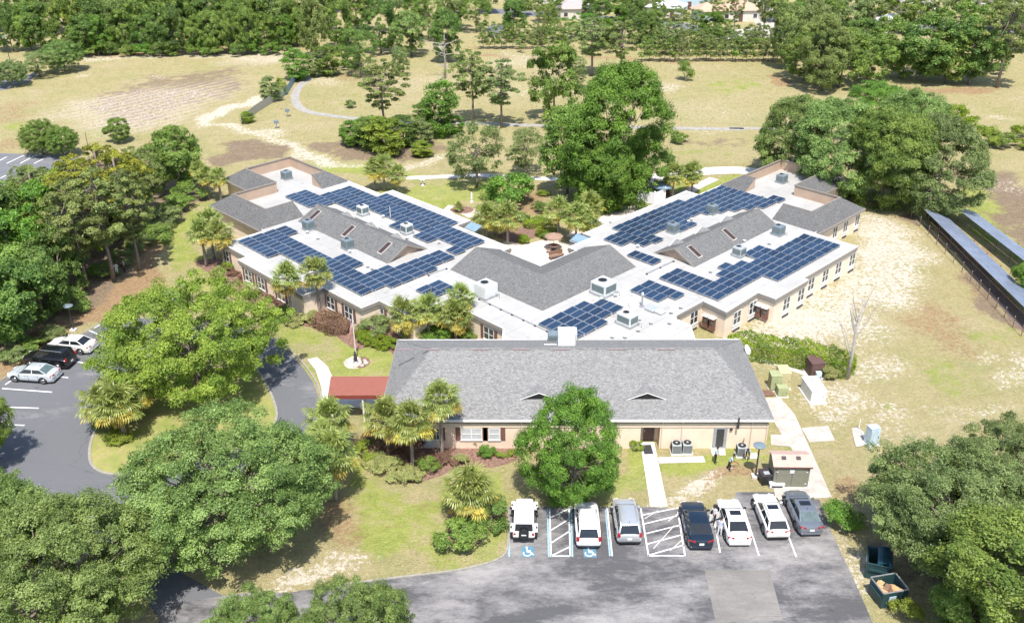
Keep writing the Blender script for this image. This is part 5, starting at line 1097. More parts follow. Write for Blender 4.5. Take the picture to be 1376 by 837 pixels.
# --- round clipped bushes and bed plants
balls = [(488, 461), (496, 463), (505, 465.5), (514, 468), (522, 470), (494, 455), (502, 457), (511, 460), (520, 463), (487, 454), (528, 466)]
for k, (x, y) in enumerate(balls): tree('shrub%d' % (k % 3), x, y, .95, .62, 'round clipped yellow-green bush in the tight rows before the front block corner', 'hedge', 'bush', 'round clipped bushes in rows')
tree('shrub0', 503, 447, 1.9, 1.7, 'flat-topped small tree in the bed behind the round clipped bushes', 'light', name='leafy_tree')
for x, y, h, r, m_, lab in ((622, 731, 2.0, 1.75, 'mid', 'round green bush in front of the thick palm on the front lawn'), (658, 704, 2.1, 1.5, 'dark', 'dark round bush right of the thick palm on the front lawn'), (653.5, 612, 1.1, .75, 'bright', 'small dark green ball bush before the shuttered windows'),
                         (522, 634, .8, 1.5, 'grassbush', 'pale tufted plants at the left end of the front bed'), (545, 641, .8, 1.4, 'grassbush', 'pale tufted plants in the middle of the front bed'), (502, 622, .8, 1.2, 'grassbush', 'pale tufted plants by the canopy end of the front bed'), (490, 615, 1.5, 1.1, 'lime', 'lime green bush left of the front bed'),
                         (577, 632, 1.2, .9, 'mid', 'dark spiky plant between two front palms'), (560, 617, 1.1, 1.6, 'brownbush', 'reddish plants under the front palm trio, at the left'), (600, 622, .8, .9, 'brownbush', 'reddish plants under the front palm trio, at the right'), (505, 606, 1.5, 1.5, 'brownbush', 'purple-brown bush by the red canopy'), (618, 622, .8, .7, 'grassbush', 'small pale plant right of the tallest front palm'),
                         (671, 614, .5, .45, 'lime', 'tiny yellow-green plant in the front bed, left of two'), (687, 612, .5, .45, 'lime', 'tiny yellow-green plant in the front bed, right of two'), (638, 600, .9, .35, 'grassbush', 'thin upright plant against the front wall'),
                         (1125, 703, 1.7, 1.55, 'bright', 'green bush beside the grey car on the right'), (1150, 706, 1.2, .9, 'mid', 'small green bush at the foot of the large right oak'), (1113, 506, 1.3, 1.0, 'grassbush', 'pale grassy clump before the clipped hedge'), (1215, 832, 1.6, 1.0, 'lime', 'lime bush under the trees below the dumpsters'),
                         (148, 575, 1.4, 1.1, 'dark', 'dark spiky bush on the loop island'), (160, 592, 1.0, 1.2, 'lime', 'low yellow-green bush on the loop island'), (855, 603, .9, .6, 'lime', 'small bush left of the walk to the brown door'),
                         (310, 361, 1.0, 1.0, 'lime', 'yellow-green bush by the left wing corner'), (376, 428, 1.3, 1.1, 'mid', 'green bush under the palm pair by the left wing'), (412, 430, 1.0, 1.5, 'grassbush', 'pale tufts under the palm pair by the left wing'), (398, 434, .8, 1.2, 'grassbush', 'pale tufts in front of the palm pair'),
                         (560, 456, 1.6, 1.5, 'mid', 'dark bush under the three tall palms, at the left'), (592, 455, 1.6, 1.6, 'bright', 'green bush under the three tall palms, at the right'), (630, 456, 1.2, 1.0, 'mid', 'green bush by the hub window'),
                         (608, 282, .0, .0, 'mid', ''), (736, 371, 1.0, .75, 'light', 'pale bush showing over the valley of the central roof'), (705, 326, 1.2, .8, 'hedge', 'bright round bush at the edge of the patio'), (728, 286, 1.4, 1.0, 'dark', 'dark bush on the courtyard lawn'), (722, 281, 1.2, .8, 'light', 'grey-green bush on the courtyard lawn'), (702, 296, 1.2, 1.1, 'dark', 'dark low bush behind the courtyard palms'), (737, 322, 1.0, .8, 'mid', 'dark bush at the end of the courtyard hedge'),
                         (690, 268, .9, 1.0, 'grassbush', 'white flowering plants right of the bushy courtyard tree'), (675, 276, .9, 1.2, 'light', 'white flowering plants in front of the bushy courtyard tree'), (730, 262, .8, 1.0, 'lime', 'lime plants beside the white gravel in the courtyard'), (880, 268, 1.6, 1.4, 'dark', 'dark shrub by the white garden fence'), (893, 264, 1.0, .8, 'brownbush', 'reddish shrub by the blue umbrella'), (815, 284, 1.0, .9, 'mid', 'low shrub by the walk along the right wing')):
    if r: tree('shrub%d' % (int(x + y) % 3), x, y, h, r, lab, m_, 'bush')
rb = RS(12); BR = []
for k in range(26):
    t_ = k / 25; BR.append((312 + 85 * t_ + rb.uniform(-7, 7), 362 + 58 * t_ + rb.uniform(-6, 4)))
for k, (x, y) in enumerate(BR): tree('shrub%d' % (k % 3), x, y, rb.uniform(.5, .9), rb.uniform(.5, .85), 'low reddish-brown shrub in the bed along the left wing wall', 'brownbush', 'bush', 'reddish shrubs along the left wing')

# --- palms
def palm_meshes(seed, R=2.0, nf=40, nd=17):
    rs = RS(seed)
    def fronds(n, e0, e1, tone0, tone1, L0=.55):
        C = []; A = []; Bv = []; T = []
        for i in range(n):
            az = i * 2.39996 + rs.uniform(-.3, .3); el = radians(e0 + (e1 - e0) * ((i + rs.rand()) / n) ** .9 + rs.normal(0, 8)); d = np.array([cos(az) * cos(el), sin(az) * cos(el), sin(el)])
            L = R * L0 * rs.uniform(.62, 1.3); base = d * L + np.array([0, 0, -.06 * L * cos(el)]); side = nrm(np.cross(d, [0, 0, 1.])[None])[0]; up = np.cross(side, d); tn = rs.uniform(tone0, tone1)
            # petiole
            for q in (.35, .75): C.append(d * L * q); A.append(d * L * .24); Bv.append(side * .022 * R); T.append(tn * .8)
            m = 15
            for k in range(m):
                a = (k / (m - 1) - .5) * 3.5; dd = d * cos(a) + side * sin(a) * 1.0 + up * (.16 - .22 * abs(sin(a))); dd = dd / np.linalg.norm(dd); ll = R * .46 * (1 - .22 * abs(a) / 1.75) * rs.uniform(.85, 1.1)
                p1 = base + dd * ll * .5; d2 = dd + np.array([0, 0, -.55 - .5 * rs.rand()]); d2 = d2 / np.linalg.norm(d2); w_ = nrm(np.cross(dd, up + rs.normal(0, .25, 3))[None])[0]
                C.append(base + dd * ll * .28); A.append(dd * ll * .32); Bv.append(w_ * .038 * R); T.append(np.clip(tn + rs.normal(0, .12), 0, 1))
                C.append(p1 + d2 * ll * .25); A.append(d2 * ll * .32); Bv.append(w_ * .026 * R); T.append(np.clip(tn + .1 + rs.normal(0, .12), 0, 1))
        return np.array(C), np.array(A), np.array(Bv), np.array(T)
    g = fronds(nf, 84, -22, .15, .95); d = fronds(nd, -8, -58, .3, 1., .56)
    return quads_mesh('crown', *g, LM['palm']), quads_mesh('dry_fronds', *d, LM['dead'])
PALM = [palm_meshes(300 + i) for i in range(4)]
rt = RS(8)
def palm_trunk(h, r, seed, curve):
    rs = RS(seed); mb = MB(); n = 9; mb.tube([(curve * (i / n) ** 2, 0, h * i / n) for i in range(n + 1)], [r * (1.25 if i == 0 else 1) * (1 + .07 * (-1) ** i) * (1 if i < n - 1 else 1.25) for i in range(n + 1)], 9)
    return mesh_from('trunk', mb.v, mb.f, [M['palmbark']], None, True)
def palm(px, py, h, r, label, tr=.15, curve=0, k=None, dry=True, group=None):
    i = int(px * 3 + py) % 4 if k is None else k; t = thing('palm_tree', label, 'palm', at(px, py), rt.uniform(0, 6.28), group)
    o = link(bpy.data.objects.new('trunk', palm_trunk(h, tr, int(px), curve))); setp(o, t)
    for nm, me, on in (('crown', PALM[i][0], 1), ('dry_fronds', PALM[i][1], dry)):
        if on: o = link(bpy.data.objects.new(nm, me)); setp(o, t); o.location = (curve, 0, h + .12 * r); o.scale = (r / 2,) * 3
    return t
for a in ((277.5, 358, 4.2, 1.95, 'palm by the left wing corner, left of a group of three'), (302.5, 360, 4.3, 1.9, 'palm by the left wing corner, right of a group of three'), (288, 348, 4.6, 1.9, 'palm by the left wing corner, middle and rearmost of three'),
          (393.5, 433, 5.0, 2.0, 'palm standing in the bed along the left wing, left of a pair'), (430.5, 424.5, 5.0, 1.9, 'palm standing in the bed along the left wing, right of a pair'),
          (546, 457, 2.9, 2.0, 'tall palm left of the hub window, left of a trio'), (577, 456, 3.3, 1.9, 'tall palm left of the hub window, middle of a trio'), (613, 457, 2.6, 2.0, 'tall palm left of the hub window, front right of a trio'), (620, 448, 3.9, 1.75, 'palm crown behind the front right palm of the hub trio'),
          (281, 268, 3.2, 1.7, 'palm at the far end of the left wing, nearer left one'), (298, 273, 3.6, 1.6, 'palm at the far end of the left wing, nearer right one'), (272, 262, 3.6, 1.5, 'palm at the far end of the left wing, farthest left'),
          (504.5, 256, 3.0, 1.9, 'palm on the back lawn, left of a row of three'), (517, 256.5, 3.4, 2.0, 'palm on the back lawn, middle of a row of three'), (535.5, 261, 2.8, 1.65, 'palm on the back lawn, right of a row of three'),
          (653.5, 320, 2.8, 2.05, 'courtyard palm left of the patio, farther back'), (682, 328, 3.4, 2.3, 'courtyard palm left of the patio, nearest the wall'), (665, 316, 2.4, 1.9, 'courtyard palm left of the patio, half hidden'),
          (750, 320, 3.6, 2.05, 'courtyard palm rising from the hedge corner'), (773.5, 330, 3.6, 2.15, 'courtyard palm beside the tan umbrella'), (792, 306, 3.0, 2.05, 'courtyard palm farthest right by the walk'), (789, 326, 2.6, 1.8, 'courtyard palm close to the right wing wall'),
          (903.5, 266, 3.3, 1.9, 'palm behind the right wing, single trunk by the blue umbrella'), (923, 263.5, 3.0, 1.8, 'palm behind the right wing, middle of three'), (929, 262.5, 3.1, 1.9, 'palm behind the right wing, rightmost of three'),
          (452, 672, 4.2, 2.3, 'palm on the left of the front lawn with its shadow on the grass'), (447, 610, 3.3, 2.2, 'palm crown before the red canopy end'), (441, 640, 3.2, 1.9, 'palm between the oak and the entry canopy'),
          (521.5, 611, 3.6, 2.1, 'front palm nearest the red canopy, left of the trio by the wall'), (555, 628, 4.3, 2.1, 'front palm in the middle of the trio by the wall'), (594.5, 614, 5.4, 2.0, 'tallest front palm, right of the trio by the wall')):
    palm(*a)
palm(632, 696, 2.4, 2.35, 'thick-trunked palm standing alone among bushes on the front lawn', .36, k=1)
for a in ((146, 577, 2.6, 2.2, 'palm on the loop island, nearest the car park'), (168, 590, 3.3, 2.3, 'palm on the loop island, lower middle one'), (185, 566, 3.0, 2.0, 'palm on the loop island, right and farthest one'), (160, 556, 2.0, 2.0, 'palm on the loop island, rear left one')): palm(*a)
palm(616.5, 284, .5, .9, 'small stubby palm in the round mulch bed on the back lawn', .1, dry=False)
# ------------------------------------------------------------------ grass tufts over lawns and fields
def in_poly(x, y, P):
    ins = np.zeros(x.shape, bool); n = len(P)
    for i in range(n):
        (ax, ay), (bx, by) = P[i], P[(i + 1) % n]
        ins ^= ((ay > y) != (by > y)) & (x < (bx - ax) * (y - ay) / (by - ay + 1e-12) + ax)
    return ins
def zone_at(ch, x, y):
    i = np.clip(np.searchsorted(gy, y), 0, ny - 1); j = np.clip(np.searchsorted(gx, x), 0, nx - 1); return Z[ch][i, j]
def tufts(name, label, x0, x1, y0, y1, n, size, seed, mat):
    rs = RS(seed); x = rs.uniform(x0, x1, n); y = rs.uniform(y0, y1, n)
    bad = in_poly(x, y, [(p.x, p.y) for p in OUT]) | in_poly(x, y, [(X0, Y0), (X1, Y0), (X1, Y1), (X0, Y1)])
    for P in SHEETS: bad |= in_poly(x, y, P)
    keep = ~bad & (rs.rand(n) > zone_at(SAND, x, y) * 1.0) & (rs.rand(n) > zone_at(SOIL, x, y) * .85) & (rs.rand(n) < .25 + .75 * (np.sin(x * .9 + 2 * np.sin(y * .35)) * np.sin(y * .8 + 1.5 * np.sin(x * .27)) > -.35))
    x, y = x[keep], y[keep]; n = len(x); lush = zone_at(LUSH, x, y); k = 3
    C = np.empty((n * k, 3)); A = np.empty((n * k, 3)); Bv = np.empty((n * k, 3)); T = np.empty(n * k)
    for q in range(k):
        a = rs.uniform(0, 2 * pi, n); s_ = size * rs.uniform(.5, 1.3, n); lean = rs.normal(0, 1.5, (n, 2)); up = nrm(np.stack([lean[:, 0], lean[:, 1], np.ones(n)], -1))
        sl_ = slice(q * n, (q + 1) * n); C[sl_] = np.stack([x + rs.normal(0, size * .4, n), y + rs.normal(0, size * .4, n), np.zeros(n)], -1) + up * (s_ * .42)[:, None]
        A[sl_] = up * (s_ * .5)[:, None]; Bv[sl_] = np.stack([np.cos(a), np.sin(a), np.zeros(n)], -1) * (s_ * .42)[:, None]; T[sl_] = np.clip(lush * .75 + rs.normal(.12, .16, n), 0, 1)
    o = link(bpy.data.objects.new(name, quads_mesh(name, C, A, Bv, T, mat))); return tag(o, label, 'grass', kind='stuff')
LM['grass'] = leafmat('dry_to_green_grass', (.54, .46, .25), (.36, .48, .08), transl=.35, spec=.1, rough=.9)
tufts('grass', 'tufts of dry and green grass on the nearer lawns and the right field', -60, 75, 44, 135, 110000, .085, 61, LM['grass'])
tufts('grass', 'tufts of dry grass over the far fields', -130, 120, 135, 235, 60000, .16, 62, LM['grass'])
# ------------------------------------------------------------------ vehicles (built nose towards +y)
def smooth_angle(o, a=35):
    me = o.data; me.polygons.foreach_set('use_smooth', [True] * len(me.polygons)); me.set_sharp_from_angle(angle=radians(a))
def loft(mb, rings, close_ends=True):
    n = len(rings[0]); b = len(mb.v); mb.v += [tuple(p) for r in rings for p in r]
    for i in range(len(rings) - 1):
        for k in range(n):
            k2 = (k + 1) % n; mb.f.append((b + i * n + k, b + i * n + k2, b + (i + 1) * n + k2, b + (i + 1) * n + k)); mb.m.append(mb.cur)
    if close_ends:
        mb.f.append(tuple(b + k for k in range(n))[::-1]); mb.m.append(mb.cur); e = b + (len(rings) - 1) * n; mb.f.append(tuple(e + k for k in range(n))); mb.m.append(mb.cur)
KINDS = {
 # L, W, stations (y fraction, width factor, z bottom, z top), greenhouse: rear base, rear roof, front roof, front base (y fractions), roof z, roof width factor
 'sedan': dict(L=4.75, W=1.84, st=[(-.5, .80, .42, .80), (-.485, .90, .30, .93), (-.44, .97, .22, 1.0), (-.33, 1, .2, 1.03), (-.1, 1, .2, 1.0), (.15, 1, .2, .97), (.3, .99, .2, .92), (.42, .95, .22, .82), (.475, .88, .28, .72), (.5, .74, .38, .62)], gh=(-.385, -.22, .07, .235), zr=1.45, wr=.70, win=2, rails=False),
 'wagon': dict(L=4.75, W=1.82, st=[(-.5, .82, .42, .80), (-.485, .92, .30, .93), (-.44, .97, .22, 1.0), (-.33, 1, .2, 1.02), (-.1, 1, .2, 1.0), (.15, 1, .2, .96), (.3, .99, .2, .9), (.42, .95, .22, .8), (.475, .88, .28, .7), (.5, .74, .38, .6)], gh=(-.465, -.36, .06, .225), zr=1.47, wr=.70, win=3, rails=True),
 'suv': dict(L=4.6, W=1.86, st=[(-.5, .84, .45, .85), (-.485, .93, .34, 1.0), (-.45, .98, .27, 1.08), (-.3, 1, .26, 1.1), (-.1, 1, .26, 1.08), (.15, 1, .26, 1.05), (.3, 1, .26, 1.0), (.42, .96, .28, .92), (.475, .9, .34, .8), (.5, .76, .42, .66)], gh=(-.475, -.40, .08, .235), zr=1.68, wr=.72, win=3, rails=True),
 'van': dict(L=5.0, W=1.95, st=[(-.5, .88, .45, .9), (-.485, .95, .34, 1.1), (-.45, .99, .27, 1.18), (-.3, 1, .26, 1.2), (-.1, 1, .26, 1.18), (.15, 1, .26, 1.14), (.3, 1, .26, 1.06), (.42, .97, .28, 1.0), (.475, .93, .34, .9), (.5, .8, .42, .7)], gh=(-.48, -.43, .10, .24), zr=1.85, wr=.76, win=3, rails=True),
 'jeep': dict(L=4.2, W=1.86, st=[(-.47, .84, .5, .95), (-.465, .86, .48, 1.1), (-.3, .86, .45, 1.12), (-.1, .86, .45, 1.12), (.14, .86, .45, 1.12), (.22, .84, .45, 1.1), (.4, .76, .45, 1.06), (.455, .72, .5, 1.0), (.46, .68, .52, .9)], gh=(-.462, -.445, .12, .185), zr=1.82, wr=.78, win=3, rails=False),
}
def car(name, label, kind, pm, px, py, rz, roof=None, sunroof=False, rearglass='carglass', sc=1.0, open_door=False, cat='car'):
    K = KINDS[kind]; L, W = K['L'], K['W']; hw = W / 2; P = M['p_' + pm]
    t = thing(name, label, cat, at(px, py), rz); t.scale = (sc, sc, sc)
    mb = MB(); rings = []
    for f, wf, zb, zt in K['st']:
        y = f * L; w_ = hw * wf; zm = (zb + zt) / 2
        R = [(w_ * .9, zb), (w_ * .985, zb + .12), (w_, zm), (w_ * .965, zt - .09), (w_ * .86, zt - .005), (w_ * .4, zt + .02)]
        rings.append([(x, y, z) for x, z in R] + [(-x, y, z) for x, z in R[::-1]])
    loft(mb, rings)
    rb, rr, fr, fb = [v * L for v in K['gh']]; zr = K['zr']; wr = hw * K['wr']
    def belt(y):
        f = y / L; s_ = K['st']
        for a, b in zip(s_[:-1], s_[1:]):
            if a[0] <= f <= b[0]: u = (f - a[0]) / (b[0] - a[0]); return a[3] + (b[3] - a[3]) * u, hw * (a[1] + (b[1] - a[1]) * u)
        return s_[-1][3], hw
    zb1, wb1 = belt(rb); zb2, wb2 = belt(fb); wg = hw * (.86 if kind == 'jeep' else .885); wgf = wg * .98
    gb = [(-wg * .97, rb, zb1 - .03), (wg * .97, rb, zb1 - .03), (wgf, fb, zb2 - .03), (-wgf, fb, zb2 - .03)]
    gt = [(-wr, rr, zr - .05), (wr, rr, zr - .05), (wr * .97, fr, zr - .04), (-wr * .97, fr, zr - .04)]
    cr = [(-wr * .84, rr + .1, zr), (wr * .84, rr + .1, zr), (wr * .82, fr - .14, zr + .015), (-wr * .82, fr - .14, zr + .015)]
    mb.add(gb + gt + cr, [(0, 1, 5, 4), (1, 2, 6, 5), (2, 3, 7, 6), (3, 0, 4, 7), (4, 5, 9, 8), (5, 6, 10, 9), (6, 7, 11, 10), (7, 4, 8, 11), (8, 9, 10, 11)])
    body = mb.build('body', P, t); smooth_angle(body, 38)
    def pane(nm, quad, mat, inset=.07, off=.012, par=t, bot=None):
        q = [Vector(p) for p in quad]; c = sum(q, Vector()) / 4; nn = (q[1] - q[0]).cross(q[3] - q[0]).normalized()
        qq = [p + (c - p) * inset + nn * off for p in q]; m = MB(); m.add(qq + [p - nn * .05 for p in qq], [(0, 1, 2, 3), (0, 4, 5, 1), (1, 5, 6, 2), (2, 6, 7, 3), (3, 7, 4, 0)]); return m.build(nm, mat, par)
    pane('windscreen', [gb[3], gb[2], gt[2], gt[3]][::-1][2:] + [gb[3], gb[2], gt[2], gt[3]][::-1][:2], M['carglass'], .07)
    pane('rear_window', [gb[0], gb[1], gt[1], gt[0]], M[rearglass], .12 if kind != 'jeep' else .16)
    for sd in (0, 1):
        b0, b1, t0, t1 = (gb[1], gb[2], gt[1], gt[2]) if sd else (gb[0], gb[3], gt[0], gt[3])
        b0, b1, t0, t1 = map(Vector, (b0, b1, t0, t1)); nwin = K['win']
        for k in range(nwin):
            a, b = k / nwin + .02, (k + 1) / nwin - .015
            lo_a, lo_b, hi_a, hi_b = b0.lerp(b1, a), b0.lerp(b1, b), t0.lerp(t1, a), t0.lerp(t1, b)
            q = [lo_a, lo_b, hi_b, hi_a] if sd else [lo_b, lo_a, hi_a, hi_b]
            q = [q[0].lerp(q[3], .12), q[1].lerp(q[2], .12), q[2].lerp(q[1], .1), q[3].lerp(q[0], .1)]
            pane('side_window', q, M['carglass'], .03)
    # wheels
    wr_ = .335 if kind == 'sedan' else .375 if kind != 'jeep' else .40
    for f in (-.295, .305):
        for s_ in (-1, 1):
            y = f * L; x = s_ * (hw - .10 if kind != 'jeep' else hw - .13); m = MB(); m.tube([(x - .11 * s_, y, wr_), (x + .10 * s_, y, wr_), (x + .118 * s_, y, wr_)], [wr_, wr_, wr_ * .9], 18)
            whl = m.build('wheel', M['tyre'], t); m = MB(); m.tube([(x + .10 * s_, y, wr_), (x + .128 * s_, y, wr_)], [wr_ * .68, wr_ * .62], 14); m.cur = 1
            for j in range(5):
                a = j * 2 * pi / 5 + .3; m.tube([(x + .122 * s_, y + cos(a) * wr_ * .22, wr_ + sin(a) * wr_ * .22), (x + .131 * s_, y + cos(a) * wr_ * .5, wr_ + sin(a) * wr_ * .5)], .035, 4)
            m.build('rim', [M['rim'], M['black']], whl)
            # wheel arch
            m = MB(); pts = [(x + (.105 if kind != 'jeep' else .12) * s_, y + cos(a) * (wr_ + .06), wr_ + sin(a) * (wr_ + .06)) for a in [pi * j / 10 for j in range(11)]]
            m.tube(pts, .045 if kind != 'jeep' else .075, 5); m.build('wheel_arch', M['black'], t)
    zt_r = K['st'][2][3]; zt_f = K['st'][-2][3]
    for s_ in (-1, 1):
        m = MB()
        if kind in ('suv', 'van'): m.box((s_ * hw * .84, -L * .487, zt_r - .08), (.22, .12, .34), s_ * .25)
        elif kind == 'jeep': m.box((s_ * hw * .72, -L * .475, .88), (.16, .05, .2))
        else: m.box((s_ * hw * .70, -L * .478, zt_r - .14), (.46, .12, .15), s_ * .3)
        m.build('taillight', M['tail'], t, bevel=.015)
        m = MB()
        if kind == 'jeep': m.tube([(s_ * hw * .46, L * .455, .85), (s_ * hw * .46, L * .468, .85)], .1, 12)
        else: m.box((s_ * hw * .66, L * .468, zt_f - .05), (.42, .13, .12), -s_ * .42)
        m.build('headlight', M['lamp'], t, bevel=0 if kind == 'jeep' else .015)
        m = MB(); zz, ww = belt(fb - .1); m.box((s_ * (hw + .07), fb - .22, zz + .06), (.2, .12, .13)); m.build('side_mirror', P if pm != 'white' else M['black'], t, bevel=.025)
        for f in (-.12, .08):
            m = MB(); m.box((s_ * (hw * .985), f * L - .1, .80 if kind == 'sedan' else .92), (.035, .2, .03)); m.build('door_handle', M['rim'], t)
        if K['rails']:
            m = MB(); m.tube([(s_ * wr * .86, rr + .15, zr + .01), (s_ * wr * .88, rr + .25, zr + .06), (s_ * wr * .86, fr - .3, zr + .07), (s_ * wr * .85, fr - .18, zr + .02)], .022, 5); m.build('roof_rail', M['alu'], t)
    m = MB(); m.box((0, -L * .494, .36 if kind != 'jeep' else .55), (W * .82, .08, .16)); m.build('rear_bumper', M['black'] if kind != 'sedan' else P, t, bevel=.02)
    m = MB(); m.box((0, L * .482, .36 if kind != 'jeep' else .55), (W * .7, .08, .14)); m.build('front_grille', M['black'], t, bevel=.02)
    m = MB(); m.box((0 if kind != 'jeep' else -.55, -L * .5 - .012, .68 if kind != 'jeep' else .8), (.34, .03, .16)); m.build('number_plate', M['plate'], t)
    for s_ in (-1, 1):
        m = MB(); m.box((s_ * hw * .955, 0, .27), (.06, L * .42, .12)); m.build('sill', M['black'], t)
        m = MB(); z_ = belt(0)[0]
        for f in ((-.2, .0, .2) if kind != 'jeep' else (-.12, .14)): m.box((s_ * hw * (.997 if kind != 'jeep' else .858), f * L, z_ * .62), (.012, .022, z_ * .55))
        m.build('door_seam', M['black'], t)
    if kind != 'jeep':
        m = MB(); m.box((0, fb + .16, belt(fb + .16)[0] + .018), (W * .76, .03, .012)); m.build('bonnet_seam', M['black'], t)
    if sunroof: m = MB(); m.box((0, fr - .55, zr + .02), (wr * 1.25, .5, .03)); m.build('sunroof', M['carglass'], t, bevel=.01)
    if kind == 'jeep':
        m = MB(); m.tube([(.0, -L * .47, .98), (.0, -L * .535, .98)], [.38, .36], 20); sp = m.build('spare_wheel_cover', M['black'], t)
        m = MB(); m.box((0, -L * .537, 1.0), (.36, .012, .1)); m.build('lettering_strip', M['plate'], sp)
        for s_ in (-1, 1):
            for f in (-.295, .305): m = MB(); m.box((s_ * hw * .93, f * L, .86), (.26, .95, .07)); m.build('fender_flare', P, t, bevel=.02)
    m = MB(); m.tube([(0, rr + .25, zr), (0, rr + .12, zr + .12)], [.035, .01], 5); m.build('antenna', M['black'], t)
    if open_door:
        m = MB(); m.box((-hw - .42, .45, .62), (.95, .09, .68), .5); dr = m.build('open_door', P, t, bevel=.03)
        m = MB(); m.box((-hw - .40, .43, 1.12), (.8, .035, .34), .5); m.build('side_window', M['carglass'], dr)
        m = MB(); m.box((-hw + .06, .2, .72), (.06, .95, .7)); m.build('door_opening', M['black'], t)
    return t
car('parked_car', 'boxy white off-roader with a black spare wheel, first bay from the left', 'jeep', 'white', 704.5, 706, -.02, cat='car')
car('parked_car', 'white crossover with its bonnet shaded by the leafy tree', 'suv', 'white', 788.5, 711, -.005)
car('parked_car', 'silver car with dark red tail lamps, nose under the leafy tree', 'suv', 'silver', 841, 706, .01)
car('parked_car', 'glossy navy black saloon beside the hatched bay', 'sedan', 'navy', 934.5, 711, 0, sc=1.03)
car('parked_car', 'white saloon with open driver door and two people beside it', 'sedan', 'white', 984.5, 707, .01, sunroof=True, open_door=True)
car('parked_car', 'white estate car with roof hatch, second from right in the front bays', 'wagon', 'cream', 1034, 699, .03, sunroof=True, sc=1.0)
car('parked_car', 'grey saloon with pale rear glass, rightmost in the front bays', 'sedan', 'grey', 1077, 694, .03, sunroof=True, rearglass='cargreen', sc=1.0)
hd = (at(3, 522) - at(70, 527)); hz = atan2(hd.y, hd.x) - pi / 2
car('parked_car', 'silver blue saloon nearest the camera in the left car park', 'sedan', 'paleblue', 47.5, 508.5, hz, rearglass='cargreen')
hd = (at(79, 503) - at(116, 510)); h2 = hz - .03
car('parked_car', 'large black car with silver roof rails in the left car park', 'van', 'black', 68, 489, hz - .04, sc=.98)
car('parked_car', 'white saloon farthest from the camera in the left car park', 'sedan', 'cream', 98.5, 469.5, hz - .05)
car('parked_van', 'white van half hidden behind the yellow-green tree', 'van', 'white', 226, 413, hz - .35, cat='van')
car('parked_car', 'dark car parked on the far street at the top', 'sedan', 'black', 972, 47, 1.2)
# ------------------------------------------------------------------ roof equipment
def roof_unit(px, py, s, h, label, mat='hvac', rz=-pi / 4, sy=None, fan=True, louv=True, zb=ZR):
    """rooftop air handler; (px, py) is the middle of its foot"""
    sy = sy or s; t = thing('rooftop_unit', label, 'rooftop unit', at(px, py, zb), rz, 'rooftop air units')
    mb = MB(); mb.box((0, 0, .09), (s * 1.12, sy * 1.12, .18)); mb.build('curb', M['galv'], t)
    mb = MB(); mb.box((0, 0, .18 + h / 2), (s, sy, h)); mb.build('cabinet', M[mat], t, bevel=.025)
    mb = MB(); 
    for x_, y_, w_, d_, in ((0, -sy / 2 - .006, s * .84, .02), (s / 2 + .006, 0, .02, sy * .84), (-s / 2 - .006, 0, .02, sy * .84)): mb.box((x_, y_, .18 + h * .52), (w_, d_, h * .62))
    tag(mb.build('coil_panel', M['coil'] if louv else M[mat], t), kind=None)
    if fan:
        mb = MB(); mb.tube([(-s * .1, 0, .18 + h), (-s * .1, 0, .24 + h)], min(s, sy) * .27, 18); g = mb.build('fan_housing', M['galv'], t)
        mb = MB(); mb.tube([(-s * .1, 0, .235 + h), (-s * .1, 0, .248 + h)], min(s, sy) * .23, 18); mb.build('fan_grille', M['black'], g)
    mb = MB(); mb.tube([(s * .5, sy * .3, .4), (s * .85, sy * .3, .4), (s * .85, sy * .3, .02)], .03, 5); mb.build('conduit', M['galv'], t)
    return t
for px, py, s, h, lab, m_ in ((385.5, 240.5, 1.15, .95, 'grey rooftop unit alone in the left wing end court', 'hvac_blue'), (415, 308.5, 1.1, 1.0, 'blue-grey rooftop unit by the lower left corner of the left gable', 'hvac_blue'), (467.5, 334, 1.1, 1.0, 'blue-grey rooftop unit before the middle of the left gable', 'hvac_blue'),
                             (488, 288.5, 1.1, 1.0, 'pale rooftop unit behind the left gable, farther one', 'hvac_white'), (547, 313.5, 1.1, 1.0, 'pale rooftop unit behind the left gable near its pink end', 'hvac_white'),
                             (1050, 245.5, 1.15, .95, 'grey rooftop unit alone in the right wing end court', 'hvac_blue'), (1045.5, 315.5, 1.15, 1.0, 'dark blue-grey rooftop unit at the upper right corner of the right gable', 'hvac_blue'), (992.5, 344, 1.15, .95, 'pale rooftop unit before the middle of the right gable', 'hvac'),
                             (904, 312.5, 1.1, 1.0, 'green-grey rooftop unit behind the right gable, nearer one', 'hvac_blue'), (956.5, 287, 1.1, 1.0, 'green-grey rooftop unit behind the right gable, farther one', 'hvac_blue')):
    roof_unit(px, py, s, h, lab, m_)
roof_unit(653, 397, 1.75, 1.25, 'large white rooftop unit at the left foot of the central roof', 'hvac_white', louv=False)
roof_unit(811, 393.5, 1.95, 1.2, 'large pale rooftop unit at the right foot of the central roof', 'hvac_white')
roof_unit(842.5, 435.5, 1.75, 1.05, 'large pale rooftop unit beside the compact solar array', 'hvac_white', sy=1.3)
roof_unit(766, 457, 1.25, .9, 'pale rooftop unit just behind the front ridge beside the white box', 'hvac_white', 0)
roof_unit(743.5, 462, 1.0, 1.0, 'small blue-grey rooftop unit left of the white box on the front ridge', 'hvac_blue', 0, fan=False)
tb = thing('duct_box', 'plain white duct box on the front ridge between two units', 'duct', at(761, 464, 4.6)); mb = MB(); mb.box((0, 0, .75), (1.55, 1.3, 1.6)); mb.build('casing', M['whitebox'], tb, bevel=.03); mb = MB(); mb.box((0, 0, -.1), (1.7, 1.5, .5)); mb.build('curb', M['galv'], tb); mb = MB(); mb.box((-1.3, -.2, -.05), (1.4, .9, .12)); mb.build('flashing', M['whitebox'], tb)
